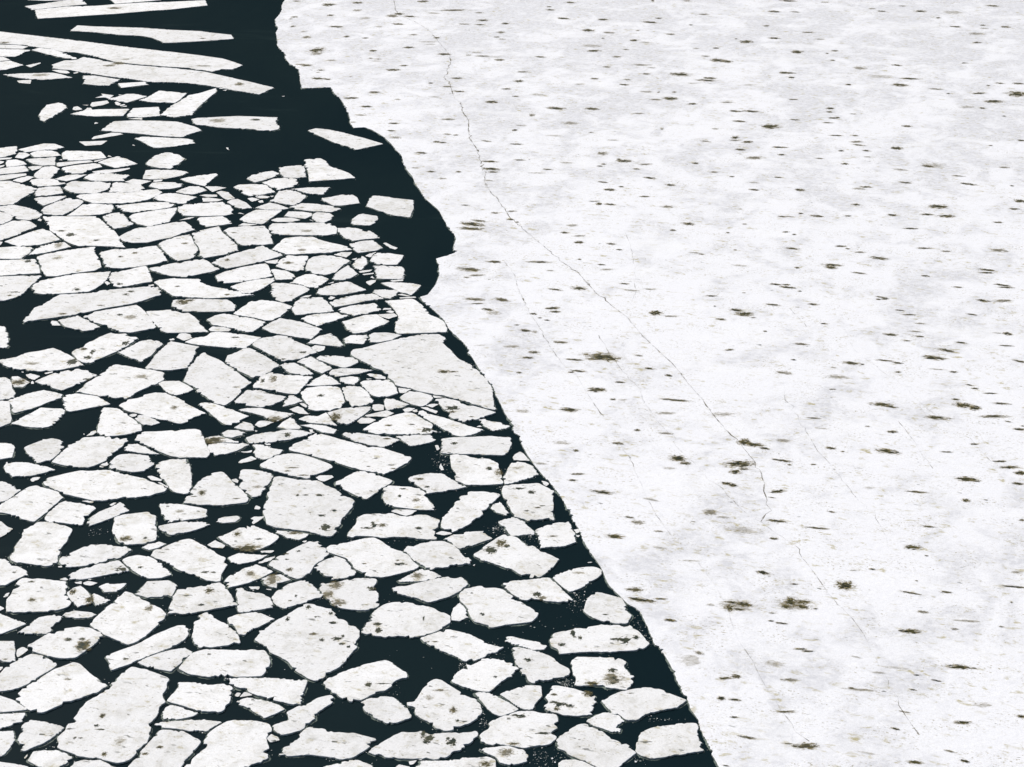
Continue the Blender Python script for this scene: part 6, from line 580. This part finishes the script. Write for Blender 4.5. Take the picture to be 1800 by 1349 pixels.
def worn(pts, rng, most):
    """take the sharp points off the corners"""
    out = []
    n = len(pts)
    for i in range(n):
        a, b, c = pts[i - 1], pts[i], pts[(i + 1) % n]
        la, lc = math.hypot(a[0] - b[0], a[1] - b[1]), math.hypot(c[0] - b[0], c[1] - b[1])
        k = most * rng.uniform(0.3, 1.0)
        fa, fc = min(0.3, k / max(la, 1e-3)), min(0.3, k / max(lc, 1e-3))
        out.append((b[0] + (a[0] - b[0]) * fa, b[1] + (a[1] - b[1]) * fa))
        out.append((b[0] * 0.75 + (a[0] * fa + b[0] * (1 - fa)) * 0.125 + (c[0] * fc + b[0] * (1 - fc)) * 0.125,
                    b[1] * 0.75 + (a[1] * fa + b[1] * (1 - fa)) * 0.125 + (c[1] * fc + b[1] * (1 - fc)) * 0.125))
        out.append((b[0] + (c[0] - b[0]) * fc, b[1] + (c[1] - b[1]) * fc))
    # pull the middle point of each corner in
    for i in range(1, len(out), 3):
        p, q, r = out[i - 1], out[i], out[(i + 1) % len(out)]
        out[i] = (q[0] * 0.45 + (p[0] + r[0]) * 0.275, q[1] * 0.45 + (p[1] + r[1]) * 0.275)
    return out


def normals2d(p, closed=True):
    n = len(p)
    res = []
    for i in range(n):
        a = p[(i - 3) % n] if closed else p[max(i - 3, 0)]
        b = p[(i + 3) % n] if closed else p[min(i + 3, n - 1)]
        dx, dy = b[0] - a[0], b[1] - a[1]
        L = math.hypot(dx, dy) or 1.0
        res.append((dy / L, -dx / L))          # outward for a counter-clockwise ring
    return res


def slab_mesh(name, p, h, lean):
    """flat topped slab: top face, crumbled rim, leaning wall, underside"""
    n = len(p)
    nr = normals2d(p)
    verts, faces = [], []
    rim = 0.035
    verts += [(x - nx * rim, y - ny * rim, h) for (x, y), (nx, ny) in zip(p, nr)]
    verts += [(x, y, h - 0.03) for x, y in p]
    verts += [(x + nx * lean, y + ny * lean, -0.25) for (x, y), (nx, ny) in zip(p, nr)]
    faces.append(list(range(n)))
    for r in (0, 1):
        for i in range(n):
            j = (i + 1) % n
            faces.append([r * n + i, (r + 1) * n + i, (r + 1) * n + j, r * n + j])
    me = bpy.data.meshes.new(name)
    me.from_pydata(verts, [], faces)
    me.update()
    return me


def skirt_mesh(name, p, rng, z, wmin, wmax, closed=True):
    """the wet shelf just awash round a slab, of uneven width"""
    n = len(p)
    nr = normals2d(p, closed)
    s = rng.uniform(0, 500)
    verts, faces = [], []
    for (x, y), (nx, ny) in zip(p, nr):
        v = 0.32 + 1.0 * noise.noise((x * 0.45 + s, y * 0.45, 0.0)) + 0.5 * noise.noise((x * 2.1 + s, y * 2.1, 5.0))
        w = wmin + (wmax - wmin) * max(0.0, min(1.0, v))
        verts.append((x - nx * 0.06, y - ny * 0.06, z + 0.012))
        verts.append((x + nx * w, y + ny * w, z))
    for i in range(n if closed else n - 1):
        j = (i + 1) % n
        faces.append([2 * i, 2 * i + 1, 2 * j + 1, 2 * j])
    me = bpy.data.meshes.new(name)
    me.from_pydata(verts, [], faces)
    me.update()
    return me


def patch_mesh(name, items, rng, tilt):
    """flat stains of melt water: uv runs -1..1 across each, extra uv layers carry its seed and depth"""
    verts, faces, uvs, sd, hw = [], [], [], [], []
    K = 20
    for (x, y, a, b, dark, z) in items:
        base = len(verts)
        seed = rng.uniform(0, 1)
        ang = R(rng.gauss(tilt, 9.0)) if tilt else 0.0
        ca, sa = math.cos(ang), math.sin(ang)
        for k in range(K):
            t = 2 * math.pi * k / K
            r = 2.5 + rng.uniform(-0.2, 0.2)
            u, v = math.cos(t) * r, math.sin(t) * r
            verts.append((x + u * a * ca - v * b * sa, y + u * a * sa + v * b * ca, z))
            uvs.append((u, v)); sd.append((seed, dark)); hw.append((a, b))
        faces.append(list(range(base, base + K)))
    me = bpy.data.meshes.new(name)
    me.from_pydata(verts, [], faces)
    for nm, src in (('UVMap', uvs), ('seed', sd), ('size', hw)):
        lay = me.uv_layers.new(name=nm)
        for lp in me.loops:
            lay.data[lp.index].uv = src[lp.vertex_index]
    me.update()
    return me


# ---------------------------------------------------------------- materials
class NT:
    def __init__(self, name):
        self.m = bpy.data.materials.new(name)
        self.m.use_nodes = True
        self.t = self.m.node_tree
        self.t.nodes.clear()
        self.out = self.t.nodes.new('ShaderNodeOutputMaterial')

    def n(self, kind, **kw):
        nd = self.t.nodes.new(kind)
        for k, v in kw.items():
            setattr(nd, k, v)
        return nd

    def set(self, sock, v):
        if hasattr(v, 'is_linked') or isinstance(v, bpy.types.NodeSocket):
            self.t.links.new(v, sock)
        else:
            sock.default_value = v

    def math(self, op, a, b=0.0, c=0.0, clamp=False):
        nd = self.n('ShaderNodeMath', operation=op, use_clamp=clamp)
        self.set(nd.inputs[0], a); self.set(nd.inputs[1], b); self.set(nd.inputs[2], c)
        return nd.outputs[0]

    def ramp(self, v, lo, hi, a=0.0, b=1.0):
        nd = self.n('ShaderNodeMapRange', interpolation_type='SMOOTHSTEP')
        self.set(nd.inputs['Value'], v)
        self.set(nd.inputs['From Min'], lo); self.set(nd.inputs['From Max'], hi)
        self.set(nd.inputs['To Min'], a); self.set(nd.inputs['To Max'], b)
        return nd.outputs[0]

    def mix(self, f, a, b):
        nd = self.n('ShaderNodeMix', data_type='RGBA')
        self.set(nd.inputs[0], f); self.set(nd.inputs[6], a); self.set(nd.inputs[7], b)
        return nd.outputs[2]

    def noise(self, vec, scale, detail=4.0, rough=0.55, dist=0.0):
        nd = self.n('ShaderNodeTexNoise')
        self.set(nd.inputs['Vector'], vec)
        self.set(nd.inputs['Scale'], scale)
        self.set(nd.inputs['Detail'], detail)
        self.set(nd.inputs['Roughness'], rough)
        self.set(nd.inputs['Distortion'], dist)
        return nd.outputs['Fac']

    def vscale(self, v, s):
        nd = self.n('ShaderNodeVectorMath', operation='MULTIPLY')
        self.set(nd.inputs[0], v); nd.inputs[1].default_value = s
        return nd.outputs[0]

    def vadd(self, v, w):
        nd = self.n('ShaderNodeVectorMath', operation='ADD')
        self.set(nd.inputs[0], v); self.set(nd.inputs[1], w)
        return nd.outputs[0]

    def bsdf(self, color, rough, spec=0.3, normal=None):
        b = self.n('ShaderNodeBsdfPrincipled')
        self.set(b.inputs['Base Color'], color)
        self.set(b.inputs['Roughness'], rough)
        b.inputs['Specular IOR Level'].default_value = spec
        if normal is not None:
            self.set(b.inputs['Normal'], normal)
        return b.outputs[0]

    def bump(self, h, strength, dist):
        b = self.n('ShaderNodeBump')
        b.inputs['Strength'].default_value = strength
        b.inputs['Distance'].default_value = dist
        self.set(b.inputs['Height'], h)
        return b.outputs[0]

    def done(self, sh):
        self.t.links.new(sh, self.out.inputs['Surface'])
        return self.m


def ice_material(name, white, grey, tan, big, per_object, streak, patch, painted_falloff=False):
    t = NT(name)
    if per_object:
        tc = t.n('ShaderNodeTexCoord')
        oi = t.n('ShaderNodeObjectInfo')
        cx = t.n('ShaderNodeCombineXYZ')
        r100 = t.math('MULTIPLY', oi.outputs['Random'], 173.0)
        t.set(cx.inputs[0], r100); t.set(cx.inputs[1], t.math('MULTIPLY', r100, 1.7))
        pos = t.vadd(tc.outputs['Object'], cx.outputs[0])
        rnd = oi.outputs['Random']
    else:
        pos = t.n('ShaderNodeNewGeometry').outputs['Position']
        rnd = None
    # wind lies a little across the view
    rt = t.n('ShaderNodeVectorRotate', rotation_type='Z_AXIS')
    t.set(rt.inputs['Vector'], pos); rt.inputs['Angle'].default_value = R(17)
    wpos = rt.outputs[0]
    # broad greyer, thinner areas with a blotchy inside
    b1 = t.noise(t.vscale(wpos, (1.15, 0.65, 0)), big, 4.0, 0.6, 0.8)
    b2 = t.noise(t.vscale(wpos, (1.0, 0.75, 0)), big * 3.6, 4.0, 0.62, 0.8)
    b3 = t.noise(t.vscale(wpos, (0.85, 1.0, 0)), 1.15, 5.0, 0.72, 0.5)
    mixd = t.math('ADD', t.math('MULTIPLY', b1, 0.5), t.math('MULTIPLY', b2, 0.5))
    if painted_falloff:
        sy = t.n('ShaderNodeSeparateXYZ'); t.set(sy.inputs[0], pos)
        mixd = t.math('ADD', mixd, t.ramp(sy.outputs[1], 250.0, 480.0, -0.01, 0.075))  # vignette-like falloff painted into the sheet colour, greyer with distance
    thin = t.ramp(mixd, 0.45, 0.62)  # one mask for thinner areas and, on the sheet, the painted falloff
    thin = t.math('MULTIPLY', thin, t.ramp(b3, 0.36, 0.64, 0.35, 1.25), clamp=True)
    col = t.mix(thin, white, grey)
    # short tan streaks
    s1 = t.noise(t.vscale(wpos, (0.55, 1.0, 0)), 1.2, 5.0, 0.66, 0.5)
    where = t.ramp(b2, 0.40, 0.62, 0.12, 1.0)
    st = t.math('MULTIPLY', t.ramp(s1, 0.54, 0.70), t.math('MULTIPLY', where, streak), clamp=True)
    col = t.mix(st, col, tan)
    # fine specks of dirt and rotten ice
    f1 = t.noise(t.vscale(wpos, (0.8, 1.3, 0)), 3.2, 4.0, 0.68, 0.3)
    fw = t.ramp(t.noise(t.vscale(wpos, (0.7, 1.1, 0)), big * 4.5, 4.0, 0.6), 0.42, 0.66, 0.06, 1.0)
    sp = t.math('MULTIPLY', t.ramp(f1, 0.55, 0.68), t.math('MULTIPLY', fw, patch), clamp=True)
    col = t.mix(sp, col, (0.26, 0.22, 0.095, 1))
    # crisp little pits
    p1 = t.noise(t.vscale(wpos, (0.5, 1.2, 0)), 1.3, 2.0, 0.55, 0.3)
    pl = 0.645 if per_object else 0.70
    pit = t.math('MULTIPLY', t.ramp(p1, pl, pl + 0.03), t.math('MULTIPLY', fw, 0.9), clamp=True)
    col = t.mix(pit, col, (0.05, 0.055, 0.036, 1))
    # clean drifts
    d1 = t.ramp(t.noise(t.vscale(wpos, (0.45, 1.0, 0)), big * 2.2, 3.0, 0.55), 0.54, 0.70)
    col = t.mix(t.math('MULTIPLY', d1, 0.55), col, (0.87, 0.875, 0.88, 1))
    g = t.noise(pos, 9.0, 4.0, 0.75)
    gm = t.ramp(g, 0.25, 0.75, 0.86, 1.09)
    v = t.n('ShaderNodeMix', data_type='RGBA', blend_type='MULTIPLY')
    v.inputs[0].default_value = 1.0
    t.set(v.inputs[6], col)
    if rnd is not None:
        gm = t.math('MULTIPLY', gm, t.ramp(rnd, 0.0, 1.0, 0.94, 1.04))
    cc = t.n('ShaderNodeCombineColor')
    for i in range(3):
        t.set(cc.inputs[i], gm)
    t.set(v.inputs[7], cc.outputs[0])
    h = t.math('ADD', t.math('MULTIPLY', g, 0.22), t.math('MULTIPLY', b3, 1.0))
    nrm = t.bump(h, 0.55, 0.10)
    return t.done(t.bsdf(v.outputs[2], 0.75, 0.15, nrm))


def wet_material():
    t = NT('wet_ice_edge')
    pos = t.n('ShaderNodeNewGeometry').outputs['Position']
    n1 = t.noise(pos, 1.1, 5.0, 0.65, 0.4)
    n2 = t.noise(pos, 5.5, 3.0, 0.6)
    col = t.mix(t.ramp(n1, 0.36, 0.64), (0.020, 0.036, 0.036, 1), (0.17, 0.21, 0.175, 1))
    col = t.mix(t.math('MULTIPLY', t.ramp(n2, 0.62, 0.74), 0.5), col, (0.42, 0.45, 0.42, 1))
    return t.done(t.bsdf(col, 0.55, 0.15))


def wall_material():
    t = NT('wet_ice_wall')
    pos = t.n('ShaderNodeNewGeometry').outputs['Position']
    n1 = t.noise(pos, 2.3, 4.0, 0.6)
    col = t.mix(t.ramp(n1, 0.35, 0.65), (0.16, 0.18, 0.16, 1), (0.40, 0.43, 0.40, 1))
    return t.done(t.bsdf(col, 0.6, 0.2))


def water_material():
    t = NT('dark_sea_water')
    pos = t.n('ShaderNodeNewGeometry').outputs['Position']
    n1 = t.noise(t.vscale(pos, (1.0, 0.45, 0)), 0.016, 5.0, 0.6, 1.2)
    n2 = t.noise(t.vscale(pos, (0.35, 1.0, 0)), 0.05, 5.0, 0.6, 1.6)
    col = t.mix(t.ramp(n1, 0.35, 0.7), (0.0030, 0.0115, 0.0150, 1), (0.0055, 0.0150, 0.0175, 1))
    col = t.mix(t.math('MULTIPLY', t.ramp(n2, 0.58, 0.80), 0.55), col, (0.020, 0.036, 0.036, 1))
    w = t.noise(t.vscale(pos, (1.0, 1.6, 0)), 1.3, 4.0, 0.6)
    nrm = t.bump(w, 0.25, 0.03)
    d = t.n('ShaderNodeBsdfDiffuse'); t.set(d.inputs['Color'], col)
    gl = t.n('ShaderNodeBsdfGlossy'); gl.inputs['Roughness'].default_value = 0.25
    t.set(gl.inputs['Normal'], nrm)
    mx = t.n('ShaderNodeMixShader'); mx.inputs[0].default_value = 0.009
    t.t.links.new(d.outputs[0], mx.inputs[1]); t.t.links.new(gl.outputs[0], mx.inputs[2])
    return t.done(mx.outputs[0])


def pool_material(name, lo_alpha, crisp):
    t = NT(name)
    uv = t.n('ShaderNodeUVMap', uv_map='UVMap').outputs[0]
    sdn = t.n('ShaderNodeUVMap', uv_map='seed').outputs[0]
    sx = t.n('ShaderNodeSeparateXYZ'); t.set(sx.inputs[0], sdn)
    dark = sx.outputs[1]
    pos = t.n('ShaderNodeNewGeometry').outputs['Position']
    ln = t.n('ShaderNodeVectorMath', operation='LENGTH'); t.set(ln.inputs[0], uv)
    r = ln.outputs['Value']
    offs = t.n('ShaderNodeCombineXYZ')
    t.set(offs.inputs[0], t.math('MULTIPLY', sx.outputs[0], 60.0))
    uvo = t.vadd(uv, offs.outputs[0])
    lobes = t.noise(t.vscale(uvo, (1.0, 1.3, 0)), 1.25 if not crisp else 1.0, 3.0 if not crisp else 1.5, 0.6, 0.6)
    fine = t.noise(t.vscale(pos, (0.8, 1.5, 0)), 2.6, 5.0, 0.7, 0.3)
    d = t.math('ADD', r, t.math('MULTIPLY', t.math('SUBTRACT', lobes, 0.5), 4.2))
    d = t.math('ADD', d, t.math('MULTIPLY', t.math('SUBTRACT', fine, 0.5), 3.6 if not crisp else 0.9))
    fade = t.ramp(r, 1.45, 2.3, 1.0, 0.0)
    core = t.math('MULTIPLY', t.ramp(d, 1.25 if crisp else 1.08, 1.13 if crisp else 0.74), t.ramp(dark, 0.3, 0.85, 0.2, 1.0))
    core = t.math('MULTIPLY', core, fade)
    hal = t.math('MULTIPLY', t.ramp(d, 2.2, 0.8), t.math('MULTIPLY', t.math('ADD', dark, 0.25), lo_alpha))
    hal = t.math('MULTIPLY', hal, t.ramp(fine, 0.44, 0.60))
    hal = t.math('MULTIPLY', hal, fade)
    alpha = t.math('MAXIMUM', core, hal, clamp=True)
    tone = t.noise(t.vscale(pos, (0.6, 1.0, 0)), 1.7, 3.0, 0.6)
    deep = t.mix(t.ramp(tone, 0.35, 0.65), (0.010, 0.014, 0.007, 1), (0.060, 0.055, 0.018, 1)) if not crisp else \
        t.mix(t.ramp(tone, 0.35, 0.65), (0.016, 0.026, 0.020, 1), (0.065, 0.068, 0.040, 1))
    col = t.mix(core, (0.26, 0.21, 0.085, 1), deep)
    b = t.n('ShaderNodeBsdfPrincipled')
    t.set(b.inputs['Base Color'], col)
    b.inputs['Roughness'].default_value = 0.6
    b.inputs['Specular IOR Level'].default_value = 0.1
    t.set(b.inputs['Alpha'], alpha)
    return t.done(b.outputs[0])


def crack_material(name, lo, hi):
    t = NT(name)
    pos = t.n('ShaderNodeNewGeometry').outputs['Position']
    br = t.noise(pos, 0.8, 4.0, 0.75)
    n2 = t.noise(pos, 0.08, 3.0, 0.6)
    a = t.math('MULTIPLY', t.ramp(br, 0.40, 0.60, lo, hi), t.ramp(n2, 0.38, 0.60, lo * 1.4, 1.0))
    b = t.n('ShaderNodeBsdfPrincipled')
    b.inputs['Base Color'].default_value = (0.12, 0.10, 0.045, 1)
    b.inputs['Roughness'].default_value = 0.8
    b.inputs['Specular IOR Level'].default_value = 0.1
    t.set(b.inputs['Alpha'], a)
    return t.done(b.outputs[0])


M_FLOE = ice_material('floe_ice', (0.82, 0.82, 0.81, 1), (0.67, 0.665, 0.635, 1), (0.42, 0.37, 0.20, 1), 0.16, True, 0.8, 0.9)
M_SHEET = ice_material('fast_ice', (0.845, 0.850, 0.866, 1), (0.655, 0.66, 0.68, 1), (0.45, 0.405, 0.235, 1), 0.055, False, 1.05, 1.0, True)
M_WET = wet_material()
M_WALL = wall_material()
M_WATER = water_material()
M_POOL = pool_material('rotten_ice_pool', 0.95, False)
M_HOLE = pool_material('melt_hole_water', 0.35, True)
M_CRACK = crack_material('hairline_crack', 0.10, 0.75)
M_OPEN_CRACK = crack_material('open_crack', 0.22, 1.0)

# ---------------------------------------------------------------- water
bm = bmesh.new()
FAR = 9000.0
for q in [((-FAR, -FAR, 0), (FAR, -FAR, 0), (FAR, FAR, 0), (-FAR, FAR, 0))]:
    bm.faces.new([bm.verts.new(v) for v in q])
me = bpy.data.meshes.new('water'); bm.to_mesh(me); bm.free()
water = link('water', me, M_WATER)
tag(water, 'dark blue-black sea water open between the ice floes', 'water', kind='structure')

# ---------------------------------------------------------------- fast ice sheet
rng = random.Random(7)
H_SHEET = 0.16
edge = pairs(SHEET_EDGE)
edge = ragged(edge, rng, 0.22, 0.13, closed=False)
# carry the edge on beyond the frame at both ends, then round the far side
e0, e1 = edge[0], edge[-1]
up = [(e0[0] - 2, e0[1] + 25), (e0[0] - 9, e0[1] + 70), (e0[0] - 30, e0[1] + 160), (e0[0] - 60, e0[1] + 400), (-500, 8500)]
dn = [(e1[0] + 4, e1[1] - 9), (e1[0] + 10, e1[1] - 22), (e1[0] + 12, e1[1] - 60), (60, -60), (90, -400), (300, -8500)]
up = ragged(up[::-1] + [e0], rng, 3.0, 0.8, closed=False)[:-1]
dn = ragged([e1] + dn, rng, 3.0, 0.8, closed=False)[1:]
line = up + edge + dn
ring = line + [(8500, -8500), (8500, 8500)]
if signed_area(ring) < 0:
    ring.reverse()
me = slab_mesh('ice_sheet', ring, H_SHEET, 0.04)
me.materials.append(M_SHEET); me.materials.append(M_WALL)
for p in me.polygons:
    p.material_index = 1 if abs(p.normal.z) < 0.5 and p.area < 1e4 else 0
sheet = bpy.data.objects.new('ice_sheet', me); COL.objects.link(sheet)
tag(sheet, 'wide white fast ice sheet streaked with dark melt spots and fine cracks', 'ice sheet', kind='structure')
full = [p for p in line if -300 < p[1] < 900]
if signed_area(full + [(8500, full[-1][1]), (8500, full[0][1])]) < 0:
    full.reverse()
link('wet_edge', skirt_mesh('wet_edge', full, rng, 0.010, 0.0, 0.26, closed=False), M_WET, sheet)

for ci, c in enumerate(CRACKS):
    wid = (0.060, 0.048, 0.040, 0.044, 0.032, 0.032, 0.036, 0.028, 0.024, 0.022)[ci]
    pts = ragged(pairs(c), rng, 0.9, 0.22, closed=False)
    nr = normals2d(pts, closed=False)
    vs, fs = [], []
    for i, ((x, y), (nx, ny)) in enumerate(zip(pts, nr)):
        w = wid * 0.85 * (1.0 + max(0.0, min(1.2, (y - 180) / 130))) * (0.4 + 1.1 * rng.random() ** 2 + (1.1 if rng.random() < 0.07 else 0))
        vs += [(x - nx * w, y - ny * w, H_SHEET + 0.004), (x + nx * w, y + ny * w, H_SHEET + 0.004)]
        if i:
            fs.append([2 * i - 2, 2 * i - 1, 2 * i + 1, 2 * i])
    me = bpy.data.meshes.new('crack'); me.from_pydata(vs, [], fs); me.update()
    link('crack', me, M_OPEN_CRACK if ci == 0 else M_CRACK, sheet)

for i, (x, y, a, b, d) in enumerate(POOLS[:100]):
    me = patch_mesh('melt_pool', [(0, 0, a * 1.12, b * 1.15, d, 0)], rng, -11)
    link('melt_pool', me, M_POOL, sheet, (x, y, H_SHEET + 0.005 + (i % 25) * 0.0006))
me = patch_mesh('small_melt_pools', [(x, y, a * 1.03, b * 1.05, d, H_SHEET + 0.022 + (i % 40) * 0.0005)
                                     for i, (x, y, a, b, d) in enumerate(POOLS[100:])], rng, -11)
tag(link('small_melt_pools', me, M_POOL, sheet), kind='stuff')

# ---------------------------------------------------------------- floes
GROUP = 'ice floes adrift on the dark water'
for i, (label, flat, holes) in enumerate(FLOES):
    rng = random.Random(1000 + i)
    pts = pairs(flat)
    cx = sum(p[0] for p in pts) / len(pts)
    cy = sum(p[1] for p in pts) / len(pts)
    size = math.sqrt(abs(signed_area(pts)))
    h = min(0.17, 0.08 + 0.02 * size) * rng.uniform(0.85, 1.1)
    step = max(0.13, min(0.26, 0.04 * size))
    out = ragged(worn([(x - cx, y - cy) for x, y in pts], rng, min(0.30, 0.055 * size)), rng, step, min(0.20, 0.035 * size + 0.02))
    if signed_area(out) < 0:
        out.reverse()
    me = slab_mesh('ice_floe', out, h, rng.uniform(0.02, 0.10))
    me.materials.append(M_FLOE); me.materials.append(M_WALL)
    for p in me.polygons:
        p.material_index = 0 if len(p.vertices) > 4 or p.normal.z > 0.35 else 1
    fl = bpy.data.objects.new('ice_floe', me); COL.objects.link(fl)
    fl.location = (cx, cy, 0)
    tag(fl, label, 'ice floe', GROUP)
    wet = skirt_mesh('wet_edge', out, rng, 0.004 + 0.00008 * i, 0.01, 0.16 + 0.16 * rng.random())
    link('wet_edge', wet, M_WET, fl)
    for k, (x, y, a, b, d) in enumerate(holes):
        me = patch_mesh('melt_hole', [(0, 0, a, b, d, 0)], rng, 0)
        link('melt_hole', me, M_HOLE if d > 0.88 else M_POOL, fl, (x - cx, y - cy, h + 0.004 + 0.001 * k))

# ---------------------------------------------------------------- brash: the small broken pieces
rng = random.Random(99)
verts, faces, GREY = [], [], []


def chip(p, h, grey=0):
    base = len(verts)
    n = len(p)
    verts.extend([(x, y, h) for x, y in p])
    verts.extend([(x, y, -0.05) for x, y in p])
    faces.append([base + i for i in range(n)])
    GREY.append(grey)
    for i in range(n):
        GREY.append(1)
        j = (i + 1) % n
        faces.append([base + i, base + n + i, base + n + j, base + j])


for flat in FRAGMENTS:
    p = ragged(worn(pairs(flat), rng, 0.2), rng, 0.22, 0.05)
    if signed_area(p) < 0:
        p.reverse()
    chip(p, rng.uniform(0.05, 0.11))


def speck(x, y, s):
    k = rng.choice((4, 5, 5, 6))
    ph = rng.uniform(0, 6.3)
    e = rng.uniform(0.45, 1.0)
    p = [(x + s * rng.uniform(0.6, 1.1) * math.cos(ph + 2 * math.pi * i / k),
          y + s * e * rng.uniform(0.6, 1.1) * math.sin(ph + 2 * math.pi * i / k)) for i in range(k)]
    chip(p, rng.uniform(0.02, 0.06), 1 if rng.random() < 0.6 else 0)


for label, flat, holes in FLOES:                       # crumbs along the broken edges
    p = pairs(flat)
    nr = normals2d(p)
    for i in range(len(p)):
        a, b = p[i], p[(i + 1) % len(p)]
        L = math.hypot(b[0] - a[0], b[1] - a[1])
        if rng.random() < 0.30:
            for _ in range(int(L * rng.uniform(0.3, 1.6))):
                t = rng.random()
                dd = abs(rng.gauss(0, 0.28)) + 0.02
                speck(a[0] + (b[0] - a[0]) * t + (b[1] - a[1]) / L * dd,
                      a[1] + (b[1] - a[1]) * t - (b[0] - a[0]) / L * dd, rng.uniform(0.02, 0.085))
for cx, cy, rx, ry, n in CLUSTERS:
    for _ in range(int(n * 0.6)):
        speck(cx + rng.gauss(0, rx), cy + rng.gauss(0, ry), min(0.14, 0.018 + rng.expovariate(1 / 0.025)))
me = bpy.data.meshes.new('brash_ice')
me.from_pydata(verts, [], faces); me.update()
brash = link('brash_ice', me, [M_FLOE, M_WALL])
for i, g in enumerate(GREY):
    me.polygons[i].material_index = g
tag(brash, 'loose brash of small white ice chips floating in the gaps between floes', 'brash ice', kind='stuff')
